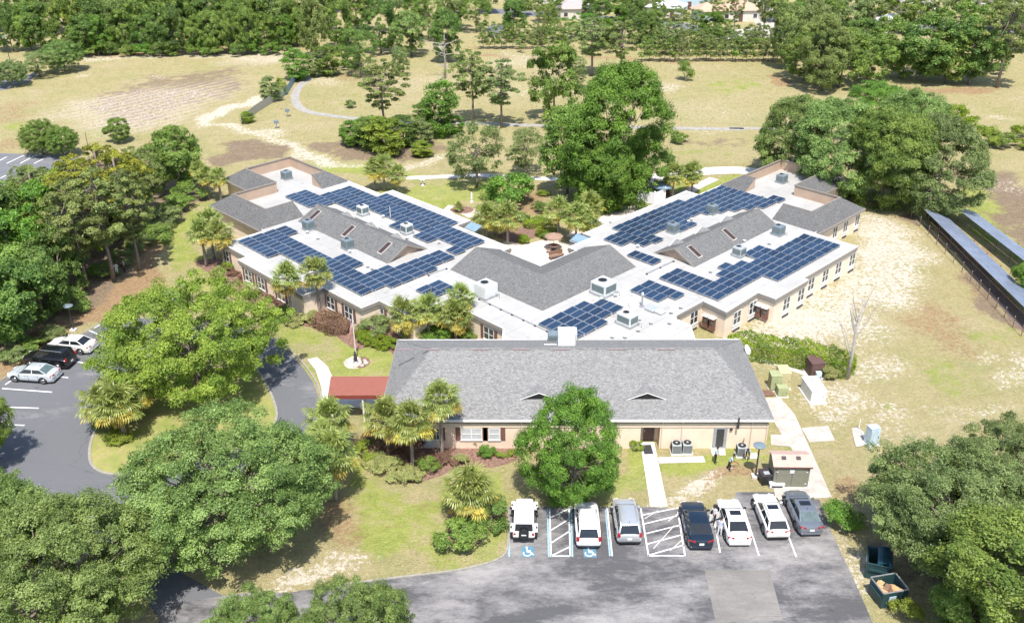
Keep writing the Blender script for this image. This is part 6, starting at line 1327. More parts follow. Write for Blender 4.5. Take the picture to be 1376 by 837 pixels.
# vents and pipes on the flat roofs
VENT = thing('roof_vent', 'small grey vent cap standing on the white flat roof', 'roof vent', at(500, 363, ZR), 0, 'small vents on the flat roofs')
mb = MB(); mb.lathe((0, 0, 0), [(.16, 0), (.16, .12), (.1, .14), (.1, .26)], 12); mb.build('pipe', M['galv'], VENT); mb = MB(); mb.lathe((0, 0, .26), [(.2, 0), (.2, .07), (.05, .12)], 12); mb.build('cap', M['hvac_white'], VENT)
for px, py in ((413, 314), (415, 304), (421, 261), (427, 322), (494, 360), (547, 322), (515, 293), (590, 328), (470, 340), (820, 300), (857, 333), (955, 367), (925, 300), (1025, 265), (1034, 329), (929, 297), (885, 422), (808, 404), (827, 399), (902, 422), (887, 421), (858, 446), (875, 436), (915, 415), (823, 455), (840, 455), (859, 431), (900, 436), (1000, 326)):
    dup(VENT, at(px, py, ZR), random.uniform(0, 6))
def pole(name, label, cat, px, py, h, r, mat, zb=0., n=8): 
    t = thing(name, label, cat, at(px, py, zb)); mb = MB(); mb.tube([(0, 0, 0), (0, 0, h)], [r, r * .8], n); mb.build('shaft', M[mat], t)
    mb = MB(); mb.lathe((0, 0, 0), [(r * 3, 0), (r * 3, .05), (r * 1.2, .08)], 10); mb.build('foot', M['galv'], t); return t
pole('roof_pole', 'thin white pole beside the courtyard edge array on the left wing', 'pole', 524.8, 294, 1.6, .04, 'trim', ZR); p_ = pole('vent_pipe', 'tall grey vent pipe in front of the small two-row array', 'pipe', 862.5, 412, 1.35, .09, 'galv', ZR); mb = MB(); mb.lathe((0, 0, 1.3), [(.13, 0), (.13, .25), (.05, .3)], 10); mb.build('cap', M['hvac_white'], p_)
pole('roof_mast', 'very thin white mast left of the tall vent pipe', 'pole', 846, 413, 1.9, .025, 'trim', ZR)
def pipe_run(label, pts):
    t = thing('pipe_run', label, 'pipe', at(*pts[0], ZR)); o = t.location; P = [at(*p, ZR) - o for p in pts]
    mb = MB(); mb.tube([(p.x, p.y, .16) for p in P], .035, 5); mb.build('conduit', M['galv'], t)
    tot = 0
    for a, b in zip(P[:-1], P[1:]):
        n = max(1, int((b - a).length / 1.6))
        for k in range(n + 1): q = a.lerp(b, k / n); mb = MB(); mb.box((q.x, q.y, .07), (.22, .14, .13), -pi / 4); mb.build('support_block', M['darkgrey'], t)
pipe_run('long conduit on blocks from the large white unit to the compact array', [(644, 403), (735, 446)]); pipe_run('conduit from the two-row array to the right gable end', [(869, 369), (905, 352)]); pipe_run('conduit from the left gable array towards the central roof', [(576, 371), (600, 362)])
def skylight_dome(label, px, py, s, mat):
    t = thing('roof_hatch', label, 'hatch', at(px, py, ZR), -pi / 4); mb = MB(); mb.box((0, 0, .1), (s, s, .2)); mb.build('curb', M['galv'], t); mb = MB(); mb.box((0, 0, .24), (s * 1.05, s * 1.05, .1), 0, .85); mb.build('lid', M[mat], t, bevel=.02)
skylight_dome('square grey roof hatch on the right of the hub roof', 876, 416.5, 1.1, 'hvac'); skylight_dome('low white roof hatch next to the grey one', 887, 421, .8, 'hvac_white')
# slanted blue-grey skylight tips at the courtyard edges
for px, py, lab in ((544.5, 321, ''), ):
    pass
for (u_, v_), lab in (((-80.3, 71.9), 'small blue glazed canopy on the left courtyard wall'), ((-68.6, 78.2), 'small blue glazed canopy on the right courtyard wall')):
    c = uv(u_, v_); t = thing('glazed_canopy', lab, 'canopy', (c.x, c.y, 2.3), -pi / 4); mb = MB(); mb.box((0, 0, .55), (1.9, 1.5, .06), 0, 1, rx=.35); mb.build('glazing', M['netting'], t); mb = MB(); mb.box((0, -.55, .0), (1.9, .12, .9)); mb.build('bracket', M['fascia'], t)
# ------------------------------------------------------------------ ground level equipment
def condenser(px, py, label):
    t = thing('condenser', label, 'air conditioner', at(px, py), 0, 'condensers by the front wall'); mb = MB(); mb.box((0, 0, .06), (.95, .95, .12)); mb.build('pad', M['concrete'], t)
    mb = MB(); mb.box((0, 0, .56), (.78, .78, .88)); mb.build('cabinet', M['hvac'], t, bevel=.03); mb = MB()
    for k in range(9): mb.box((0, -.395, .22 + k * .08), (.7, .02, .03)); mb.box((-.395, 0, .22 + k * .08), (.02, .7, .03)); mb.box((.395, 0, .22 + k * .08), (.02, .7, .03))
    mb.build('louvres', M['darkgrey'], t); mb = MB(); mb.tube([(0, 0, 1.0), (0, 0, 1.03)], .33, 18); g = mb.build('fan_ring', M['black'], t); mb = MB(); mb.tube([(0, 0, 1.025), (0, 0, 1.05)], .1, 10); mb.build('fan_hub', M['hvac'], g)
    mb = MB(); mb.tube([(.3, .39, .3), (.3, .75, .3), (.3, .75, 1.2)], .03, 5); mb.build('refrigerant_line', M['darkgrey'], t)
condenser(908, 608, 'square grey condenser left of a pair right of the brown door'); condenser(922.5, 607.5, 'square grey condenser right of a pair right of the brown door'); condenser(995.5, 611.5, 'white condenser beside the crouching person near the grey door')
# lamp posts
def lamp_post(px, py, h, label):
    t = thing('lamp_post', label, 'lamp post', at(px, py), 0); mb = MB(); mb.box((0, 0, .08), (.62, .62, .2)); mb.build('footing', M['concrete'], t, bevel=.02); mb = MB(); mb.tube([(0, 0, .18), (0, 0, h)], [.075, .06], 8); mb.build('pole', M['darkgrey'], t)
    mb = MB(); mb.lathe((0, 0, h - .05), [(.12, 0), (.48, .1), (.5, .17), (.3, .24), (.05, .27)], 18); hd_ = mb.build('lamp_head', M['hvac_blue'], t, smooth=False); mb = MB(); mb.lathe((0, 0, h - .16), [(.05, 0), (.1, .04), (.1, .12)], 10); mb.build('bulb', M['plate'], hd_)
lamp_post(1015, 640.5, 2.95, 'dark lamp post with a round flat head left of the shed'); lamp_post(99, 444, 2.75, 'dark lamp post with a round pale head at the left car park edge'); lamp_post(15, 88, 6, 'thin pale lamp post in trees at the upper left')
pole('wooden_post', 'leaning dark wooden post by the far car park', 'post', 118, 196, 2.2, .07, 'bark')
# storage shed
t = thing('garden_shed', 'olive shed with a pale pink roof and double doors on a concrete slab', 'shed', at(1058, 645.5), -.02); w_, d_, h_ = 2.75, 1.9, 2.0
mb = MB(); mb.box((0, .1, h_ / 2), (w_, d_, h_)); mb.build('wall', M['shedwall'], t)
mb = MB(); f0, b0, z0, z1 = -d_ / 2 - .02, d_ / 2 + .3, h_ + .0, h_ + .48
mb.add([(-w_ / 2 - .14, f0, z0), (w_ / 2 + .14, f0, z0), (w_ / 2 + .14, .1, z1), (-w_ / 2 - .14, .1, z1), (w_ / 2 + .14, b0, z0), (-w_ / 2 - .14, b0, z0)], [(0, 1, 2, 3), (3, 2, 4, 5)])
mb.add([(-w_ / 2, f0 + .1, h_ - .02), (-w_ / 2, b0 - .1, h_ - .02), (-w_ / 2, .1, z1 - .03), (w_ / 2, f0 + .1, h_ - .02), (w_ / 2, b0 - .1, h_ - .02), (w_ / 2, .1, z1 - .03)], [(0, 1, 2), (3, 5, 4)])
rf_ = mb.build('roof', M['shedroof'], t); mb = MB(); mb.box((0, f0 - .02, z0 - .03), (w_ + .28, .06, .1)); mb.build('fascia', M['brownbox'], rf_)
for sx in (-.62, .52):
    mb = MB(); mb.box((sx, -.25, h_ + .38), (.34, .3, .06), 0, 1, rx=.42); mb.build('roof_vent', M['darkgrey'], t)
for sx in (-.6, .6):
    mb = MB(); mb.box((sx, -d_ / 2 + .08, .95), (1.1, .05, 1.75)); dd = mb.build('door', M['greenbox'] if sx > 3 else M['shedwall'], t, bevel=.01)
    for hz_ in (.4, 1.5): mb = MB(); mb.box((sx + (.55 if sx > 0 else -.55), -d_ / 2 + .04, hz_), (.12, .03, .06)); mb.build('hinge', M['trim'], dd)
mb = MB(); mb.box((-.02, -d_ / 2 + .035, 1.55), (.34, .03, .3)); mb.build('notice', M['plate'], t)
t = thing('wheeled_bin', 'black wheeled bin tipped open beside the shed', 'bin', at(1027.5, 648), .15); mb = MB(); mb.box((0, 0, .5), (.8, .9, .8), 0, 1.12); mb.build('tub', M['black'], t, bevel=.04); mb = MB(); mb.box((0, .02, .96), (.96, 1.02, .1)); mb.build('lid', simple('bin_lid', (.045, .035, .045), .6), t, bevel=.03); mb = MB(); mb.box((0, -.1, 1.02), (.45, .4, .03)); mb.build('label_plate', M['hvac'], t)
for s_ in (-1, 1): mb = MB(); mb.tube([(s_ * .36, .42, .12), (s_ * .44, .42, .12)], .12, 12); mb.build('wheel', M['tyre'], t)
t = thing('white_cooler', 'low white chest with dark slots at the corner of the shed slab', 'chest', at(1043, 654), 0); mb = MB(); mb.box((0, 0, .22), (1.15, .5, .36)); mb.build('body', M['whitebox'], t, bevel=.03); mb = MB(); mb.box((0, -.26, .2), (.85, .02, .16)); mb.build('slot', M['darkgrey'], t); mb = MB(); mb.box((0, 0, .43), (1.2, .54, .05)); mb.build('lid', M['whitebox'], t, bevel=.02); mb = MB(); mb.box((0, -.0, .05), (1.2, .4, .1)); mb.build('plinth', M['galv'], t)
# utility boxes
def cabinet(px, py, w, d, h, mat, label, name='utility_cabinet', rz=0, doors=2, top=1.0, pad=True):
    t = thing(name, label, 'utility box', at(px, py), rz); mb = MB()
    if pad: mb.box((0, 0, .05), (w * 1.2, d * 1.2, .1)); mb.build('pad', M['concrete'], t)
    mb = MB(); mb.box((0, 0, .1 + h / 2), (w, d, h), 0, top); mb.build('cabinet', M[mat], t, bevel=.02); mb = MB(); mb.box((0, 0, .12 + h), (w * 1.05 * top, d * 1.05 * top, .06)); mb.build('lid', M[mat], t, bevel=.015)
    for k in range(doors):
        x_ = (k + .5) / doors * w - w / 2; mb = MB(); mb.box((x_, -d / 2 - .01, .1 + h / 2), (w / doors * .9, .03, h * .86)); dr_ = mb.build('door', M[mat], t, bevel=.008); mb = MB(); mb.box((x_ + w / doors * .3, -d / 2 - .04, .1 + h * .5), (.05, .04, .14)); mb.build('handle', M['darkgrey'], dr_)
    return t
cabinet(1040, 522, 1.0, 1.1, 1.5, 'greenbox', 'olive green utility cabinet with two doors, left of three'); cabinet(1051, 517, 1.0, 1.6, 1.55, 'yellowbox', 'tall beige utility cabinet, middle of three', doors=1); cabinet(1050, 531, .9, .8, .8, 'greenbox', 'low green utility box, front of three', doors=1)
t = cabinet(1091.5, 532, 1.35, 2.5, 1.2, 'whitebox', 'white generator enclosure on its own slab', 'generator', .1, 1); mb = MB(); mb.tube([(0, .5, 1.3), (0, .5, 1.5)], .06, 8); mb.build('exhaust', M['galv'], t)
t = cabinet(1092.5, 502.5, 1.25, 1.7, 1.5, 'brownbox', 'dark brown box with a flat top before the clipped hedge', 'utility_cabinet', .12, 1)
cabinet(1098.5, 511.5, .5, .4, .8, 'bluebox', 'small pale green box between the brown box and the generator', doors=1)
cabinet(1170, 596, .95, .8, 1.6, 'bluebox', 'pale blue transformer cabinet at the right field edge', 'transformer', .25, 1, .88)
pole('sign_post', 'short white post beside the transformer slab', 'post', 1154, 576, .95, .05, 'trim')
mb = MB(); a, b = at(1158, 581), at(1169, 606); mb.tube([(a.x, a.y, .1), (b.x, b.y, .1)], .09, 8); tag(mb.build('pipe', M['whitebox']), 'white pipe lying on the grass beside the transformer slab', 'pipe')
t = thing('wood_pallet', 'brown pallet with slats lying beside the olive cabinet', 'pallet', at(1031, 529), .1); mb = MB()
for k in range(5): mb.box((0, -.4 + .2 * k, .13), (1.1, .14, .025))
mb.build('deck', M['wood'], t); mb = MB()
for k in range(3): mb.box((-.45 + .45 * k, 0, .06), (.1, .95, .11))
mb.build('bearers', M['wood'], t)
t = thing('satellite_dish', 'white satellite dish at the back right corner of the front roof', 'dish', at(1000, 474, 2.7), .6); mb = MB(); mb.tube([(0, 0, -2.6), (0, 0, .1), (.12, -.15, .3)], .035, 6); mb.build('mast', M['galv'], t)
mb = MB(); ax = Vector((.35, -.75, .55)).normalized(); e1 = ax.cross(Vector((0, 0, 1))).normalized(); e2 = ax.cross(e1); c = Vector((.12, -.15, .35))
rings = [[c + ax * (.10 * r * r) + (e1 * cos(2 * pi * k / 20) + e2 * sin(2 * pi * k / 20)) * r * .5 for k in range(20)] for r in (.05, .4, .7, 1.0)]
loft(mb, rings, False); mb.add(rings[0], [tuple(range(20))]); ds_ = mb.build('reflector', M['whitebox'], t, smooth=True); mb = MB(); mb.tube([c - e2 * .45, c + ax * .55], .02, 5); mb.box(tuple(c + ax * .55), (.1, .1, .12)); mb.build('feed_arm', M['galv'], t)
# flagpole with hanging flag
t = thing('flagpole', 'white flagpole with a limp striped flag on the entrance lawn', 'flagpole', at(478.8, 484)); mb = MB(); mb.tube([(0, 0, 0), (0, 0, 5.0)], [.05, .035], 8); mb.build('pole', M['trim'], t); mb = MB(); mb.lathe((0, 0, 5.0), [(.02, 0), (.07, .06), (.02, .13)], 10); mb.build('finial', M['alu'], t)
def mk_flag():
    m, nt, b = newmat('striped_flag'); p = N(nt, 'ShaderNodeTexCoord').outputs['UV']; s_ = N(nt, 'ShaderNodeSeparateXYZ'); nt.links.new(p, s_.inputs[0])
    st = mth(nt, 'LESS_THAN', mth(nt, 'FRACT', mth(nt, 'MULTIPLY', s_.outputs[1], 6.5)), .5); c = mix(nt, st, (.62, .58, .58), (.52, .10, .12)); can = mth(nt, 'MULTIPLY', mth(nt, 'GREATER_THAN', s_.outputs[1], .46), mth(nt, 'LESS_THAN', s_.outputs[0], .4)); c = mix(nt, can, c, (.05, .07, .2))
    nt.links.new(c, b.inputs['Base Color']); b.inputs['Roughness'].default_value = .9; return m
vs, fs, uvs = [], [], []
for i in range(9):
    for j in range(9):
        s_ = i / 8; q = j / 8; wv = sin(s_ * 9) * .10 * s_; vs.append((-.04 - s_ * .42 * (1 - .35 * q), wv - .06 * s_, 4.85 - (1 - q) * 1.0 - s_ * 1.15)); uvs.append((s_, q))
for i in range(8):
    for j in range(8): fs.append((i * 9 + j, (i + 1) * 9 + j, (i + 1) * 9 + j + 1, i * 9 + j + 1))
me = mesh_from('flag', vs, fs, [mk_flag()], None, True); ul = me.uv_layers.new(name='UVMap')
for lp in me.loops: ul.data[lp.index].uv = uvs[lp.vertex_index]
setp(link(bpy.data.objects.new('flag', me)), t)
t = thing('garden_statue', 'small dark statue on white gravel in the entrance lawn ring', 'statue', at(478, 487), .3); mb = MB(); mb.lathe((0, 0, 0), [(.3, 0), (.3, .12), (.2, .18)], 12); mb.build('plinth', M['galv'], t); mb = MB(); mb.lathe((0, 0, .18), [(.14, 0), (.2, .25), (.12, .5), (.17, .7), (.09, .82), (.11, .95), (.03, 1.08)], 12); mb.build('figure', M['darkgrey'], t, smooth=True)
rk = RS(4)
for k in range(9):
    p = at(478 + 14 * cos(k * .7 + .2), 487.5 + 5.5 * sin(k * .7 + .2)); mb = MB(); r = rk.uniform(.14, .26); mb.lathe((p.x, p.y, 0), [(r, 0), (r * 1.1, r * .5), (r * .5, r * .95)], 7); tag(mb.build('edging_rock', M['concrete_old']), 'grey edging rock round the gravel ring on the entrance lawn', 'rock', 'edging rocks round the gravel ring')
# dumpsters
def dumpster(px, py, rz, label, full, lid):
    t = thing('dumpster', label, 'dumpster', at(px, py), rz); w_, d_, h_ = 1.85, 1.6, 1.25; th = .06; mb = MB()
    mb.box((0, -d_ / 2 + th / 2, h_ / 2 + .1), (w_, th, h_)); mb.box((0, d_ / 2 - th / 2, h_ / 2 + .1), (w_, th, h_)); mb.box((-w_ / 2 + th / 2, 0, h_ / 2 + .1), (th, d_ - 2 * th, h_)); mb.box((w_ / 2 - th / 2, 0, h_ / 2 + .1), (th, d_ - 2 * th, h_)); mb.box((0, 0, .14), (w_ - .13, d_ - .13, .08)); mb.build('bin', M['dumpster'], t)
    mb = MB(); z = h_ + .12
    for a, b in (((-w_ / 2, -d_ / 2), (w_ / 2, -d_ / 2)), ((w_ / 2, -d_ / 2), (w_ / 2, d_ / 2)), ((w_ / 2, d_ / 2), (-w_ / 2, d_ / 2)), ((-w_ / 2, d_ / 2), (-w_ / 2, -d_ / 2))): mb.tube([(*a, z), (*b, z)], .05, 6)
    mb.build('rim', M['galv'] if full else M['dumpster'], t)
    for s_ in (-1, 1): mb = MB(); mb.box((s_ * (w_ / 2 + .05), 0, .85), (.1, d_ * .8, .16)); mb.build('fork_pocket', M['dumpster'], t)
    mb = MB(); mb.box((-w_ * .1, -d_ / 2 - .01, .8), (.5, .02, .36)); mb.build('placard', M['plate'] if not full else M['bluebox'], t)
    if lid: 
        mb = MB(); n = 6
        for k in range(n): 
            a0, a1 = k / n, (k + 1) / n; y0, y1 = d_ / 2 - .95 * a0, d_ / 2 - .95 * a1; z0, z1 = z + .06 + .16 * sin(pi * a0), z + .06 + .16 * sin(pi * a1)
            mb.poly([(-w_ / 2 - .03, y0, z0), (w_ / 2 + .03, y0, z0), (w_ / 2 + .03, y1, z1), (-w_ / 2 - .03, y1, z1)])
        mb.build('lid', M['lid'], t)
    return t
dumpster(1178, 768, -1.9, 'dark green dumpster with a bulging blue lid, farther of two under the oak', False, True)
d2 = dumpster(1191, 804, .22, 'open dumpster full of cardboard, nearer of two at the lot edge', True, False)
for k in range(9):
    rr_ = RS(50 + k); c = d2.location; mb = MB(); mb.box((c.x + rr_.uniform(-.55, .55), c.y + rr_.uniform(-.45, .45), .75 + .035 * k), (rr_.uniform(.5, .8), rr_.uniform(.35, .6), rr_.uniform(.05, .22)), rr_.uniform(0, 3), rx=rr_.uniform(-.25, .25))
    tag(mb.build('cardboard_box', M['cardboard'] if k % 4 else M['wood']), 'flattened brown cardboard box heaped inside the open dumpster', 'cardboard box', 'cardboard in the open dumpster')
# courtyard furniture
def parasol(px, py, mat, label, r=1.35, h=2.3):
    t = thing('parasol', label, 'umbrella', at(px, py)); mb = MB(); mb.lathe((0, 0, 0), [(.28, 0), (.28, .08), (.06, .12)], 12); mb.build('base', M['darkgrey'], t); mb = MB(); mb.tube([(0, 0, .1), (0, 0, h + .1)], .03, 6); mb.build('pole', M['wood'], t)
    mb = MB(); n = 8
    for k in range(n):
        a0, a1 = 2 * pi * k / n, 2 * pi * (k + 1) / n; p0, p1 = (cos(a0) * r, sin(a0) * r, h - .45), (cos(a1) * r, sin(a1) * r, h - .45); mb.poly([p0, p1, (0, 0, h)]); mb.poly([p1, p0, (p0[0], p0[1], h - .58), (p1[0], p1[1], h - .58)])
    mb.build('canopy', M[mat], t); return t
parasol(744, 336, 'umbrella', 'tan parasol open over the patio table', 1.15); M['blueumb'] = simple('blue_umbrella', (.17, .24, .31), .9); parasol(889, 266, 'blueumb', 'blue-grey parasol behind the white fence', 1.6)
def round_table(px, py, label):
    t = thing('patio_table', label, 'table', at(px, py)); mb = MB(); mb.tube([(0, 0, .7), (0, 0, .74)], .6, 18); mb.build('tabletop', M['wood'], t); mb = MB(); mb.tube([(0, 0, .0), (0, 0, .7)], .06, 8); mb.build('pedestal', M['darkgrey'], t)
round_table(744, 337, 'round brown table under the tan parasol')
def chair(px, py, rz, label):
    t = thing('patio_chair', label, 'chair', at(px, py), rz, 'patio chairs'); mb = MB(); mb.box((0, 0, .44), (.5, .5, .05)); mb.build('seat', M['wood'], t); mb = MB(); mb.box((0, .25, .72), (.5, .05, .5)); mb.build('backrest', M['wood'], t)
    for a, b in ((-1, -1), (1, -1), (1, 1), (-1, 1)): mb = MB(); mb.tube([(a * .21, b * .21, 0), (a * .21, b * .21, .42)], .022, 5); mb.build('leg', M['wood'], t)
chair(752, 341, 1.8, 'brown patio chair right of the table under the tan parasol'); chair(737, 340, -1.6, 'brown patio chair left of the table under the tan parasol')
t = thing('garden_bench', 'brown bench on the patio near the right wing corner', 'bench', at(748, 347.5), .5)
for nm, c_, d_ in (('seat', (0, 0, .44), (1.9, .5, .06)), ('backrest', (0, .27, .75), (1.9, .06, .5))): mb = MB(); mb.box(c_, d_); mb.build(nm, M['wood'], t)
for s_ in (-1, 1): mb = MB(); mb.box((s_ * .85, 0, .22), (.07, .48, .42)); mb.build('leg', M['wood'], t)
# white garden fence behind the courtyard
t = thing('garden_fence', 'white panel fence round the garden corner behind the right wing', 'fence', at(848, 271)); o = t.location; FP = [(847, 269), (856, 262), (857, 272), (879, 275.5), (893, 270)]
Q = [at(*p) - o for p in FP]
for a, b in zip(Q[:-1], Q[1:]):
    L, R = strip([a, b], .06); mb = MB(); mb.prism([(L[0].x, L[0].y), (R[0].x, R[0].y), (R[1].x, R[1].y), (L[1].x, L[1].y)], .08, 1.75); mb.build('panel', M['fence'], t)
for q in Q: mb = MB(); mb.box((q.x, q.y, .95), (.16, .16, 1.9)); pq = mb.build('post', M['fence'], t); mb = MB(); mb.box((q.x, q.y, 1.94), (.22, .22, .07), 0, .5); mb.build('post_cap', M['fence'], pq)
t = thing('garden_pavilion', 'small white pavilion with blue-grey roof half hidden by the big tree', 'pavilion', at(856, 247), .3)
for a, b in ((-1, -1), (1, -1), (1, 1), (-1, 1)): mb = MB(); mb.box((a * 1.1, b * .9, 1.1), (.14, .14, 2.2)); mb.build('post', M['fence'], t)
mb = MB(); mb.box((0, 0, 2.5), (2.8, 2.4, .6), 0, .15); mb.build('roof', M['hvac_blue'], t); mb = MB(); mb.box((0, .85, 1.0), (2.2, .08, 1.8)); mb.build('back_panel', M['fence'], t)
t = thing('garden_statue', 'slim white statue on the back lawn by the left wing', 'statue', at(634, 272)); mb = MB(); mb.lathe((0, 0, 0), [(.22, 0), (.22, .2), (.14, .25)], 10); mb.build('plinth', M['fence'], t); mb = MB(); mb.lathe((0, 0, .25), [(.13, 0), (.17, .3), (.1, .6), (.15, .85), (.07, 1.0), (.1, 1.12), (.02, 1.25)], 10); mb.build('figure', M['fence'], t, smooth=True)
t = thing('bird_bath', 'white bird bath on the lawn behind the left wing array', 'bird bath', at(568, 249)); mb = MB(); mb.lathe((0, 0, 0), [(.25, 0), (.12, .1), (.1, .6), (.15, .7)], 10); mb.build('stem', M['fence'], t); mb = MB(); mb.lathe((0, 0, .7), [(.12, 0), (.4, .12), (.42, .17), (.3, .14)], 14); mb.build('bowl', M['fence'], t)
# chain link fence by the curved path
t = thing('wire_fence', 'blue-green screened wire fence climbing from the bushes to the curved path', 'fence', at(380, 140)); o = t.location; FP = [(325, 168), (345, 152), (362, 141), (380, 131), (388, 124), (398, 108)]; Q = [at(*p) - o for p in FP]
for i, (a, b) in enumerate(zip(Q[:-1], Q[1:])):
    L, R = strip([a, b], .03); mb = MB(); mb.prism([(L[0].x, L[0].y), (R[0].x, R[0].y), (R[1].x, R[1].y), (L[1].x, L[1].y)], .05, 1.5); mb.build('mesh_panel', M['netting'] if i > 2 else M['galv'], t)
for q in Q: mb = MB(); mb.tube([(q.x, q.y, 0), (q.x, q.y, 1.6)], .04, 6); mb.build('post', M['galv'], t)
# fence posts along the near solar row
FPO = thing('fence_post', 'short rusty post in the line left of the ground solar rows', 'post', at(1224, 292), 0, 'posts left of the solar rows'); mb = MB(); mb.tube([(0, 0, 0), (0, 0, 1.25)], .045, 6); mb.build('stake', M['wood'], FPO); mb = MB(); mb.lathe((0, 0, 1.25), [(.05, 0), (.05, .05), (.02, .08)], 6); mb.build('cap', M['galv'], FPO)
for k in range(1, 14): f = k / 13; dup(FPO, at(1224 + (1372 - 1224) * f, 292 + (452 - 292) * f))
mb = MB(); a, b = at(1224, 292), at(1372, 452)
for z in (.5, 1.0): mb.tube([(a.x, a.y, z), (b.x, b.y, z)], .012, 4)
t = thing('wire_strand', 'thin wires strung between the rusty posts by the solar rows', 'wire', (0, 0, 0)); mb.build('wire', M['galv'], t)
t = thing('timber_barrier', 'brown timber frame at the top end of the near solar row', 'barrier', at(1232, 290), .6); mb = MB(); mb.box((0, 0, .9), (2.6, .12, .14)); mb.build('rail', M['wood'], t)
for s_ in (-1, 1): mb = MB(); mb.box((s_ * 1.2, 0, .5), (.14, .14, 1.0)); mb.build('post', M['wood'], t)
for px, py, lab in ((387, 157, 'grey post-mounted box on the lawn inside the path, left of two'), (372, 173, 'grey post-mounted box on the dry lawn, nearer of two')):
    t = thing('post_box', lab, 'box', at(px, py), .3); mb = MB(); mb.tube([(0, 0, 0), (0, 0, .9)], .06, 6); mb.build('post', M['galv'], t); mb = MB(); mb.box((0, 0, 1.15), (.8, .5, .5)); mb.build('box', M['hvac_blue'], t, bevel=.03)

# ------------------------------------------------------------------ far houses
def house(px, py, w, d, h, rz, wall, roof, label, hip=True, rise=1.8, dark=False):
    t = thing('house', label, 'house', at(px, py), rz); mb = MB(); mb.box((0, 0, h / 2), (w, d, h)); mb.build('wall', wall, t)
    mb = MB(); e = .5; a = w / 2 + e; b = d / 2 + e; k = max(.1, a - b) if hip else a
    v = [(-a, -b, h), (a, -b, h), (a, b, h), (-a, b, h), (-k, 0, h + rise), (k, 0, h + rise)]; mb.add(v, [(0, 1, 5, 4), (2, 3, 4, 5), (1, 2, 5), (3, 0, 4)]); mb.build('roof', roof, t)
    n = max(2, int(w / 3.2))
    for i in range(n):
        x_ = (i + .5) / n * w - w / 2; isd = i == n // 2
        mb = MB(); mb.box((x_, -d / 2 - .03, 1.45 if not isd else 1.05), (1.2 if not isd else 1.0, .1, 1.2 if not isd else 2.1)); wd = mb.build('window' if not isd else 'door', M['trim'] if not isd else M['brownbox'], t)
        if not isd: mb = MB(); mb.box((x_, -d / 2 - .085, 1.45), (1.0, .03, 1.0)); mb.build('pane', M['glass'], wd)
    return t
HW = simple('house_wall', (.62, .58, .52), .8); HW2 = simple('house_wall_blue', (.45, .55, .62), .8); RG = simple('house_roof_grey', (.40, .34, .33), .9); RO = simple('house_roof_clay', (.52, .34, .25), .9); RW = simple('house_roof_white', (.68, .67, .66), .7); RD = simple('house_roof_dark', (.14, .13, .14), .9)
house(770, 24, 9, 7, 2.8, .05, HW, RG, 'pale house with a pinkish grey roof at the top centre'); house(760, 3, 13, 7, 3, 0, HW, RD, 'long pale house at the very top with dark windows'); house(895, 22, 9, 7, 2.7, -.35, HW, RW, 'house with a white roof left of the blue house'); house(925, 10, 12, 8, 4.4, -.1, HW2, RD, 'tall blue-grey house at the top right of centre')
house(948, 27, 6, 6, 2.6, .1, HW2, RO, 'small pale blue house with a clay roof by the garden trees'); house(990, 26, 11, 7.5, 2.8, .05, HW, RO, 'house with a clay orange roof before the white driveway'); house(1226, 16, 9, 8, 2.7, .1, HW, RG, 'house with a brown roof among the upper right trees'); house(1332, 10, 11, 8, 2.8, .1, HW, RO, 'house with a reddish roof at the upper right corner'); house(1196, 42, 6, 5, 2.4, 0, HW, RW, 'pale shed-like house glimpsed between the upper right trees')
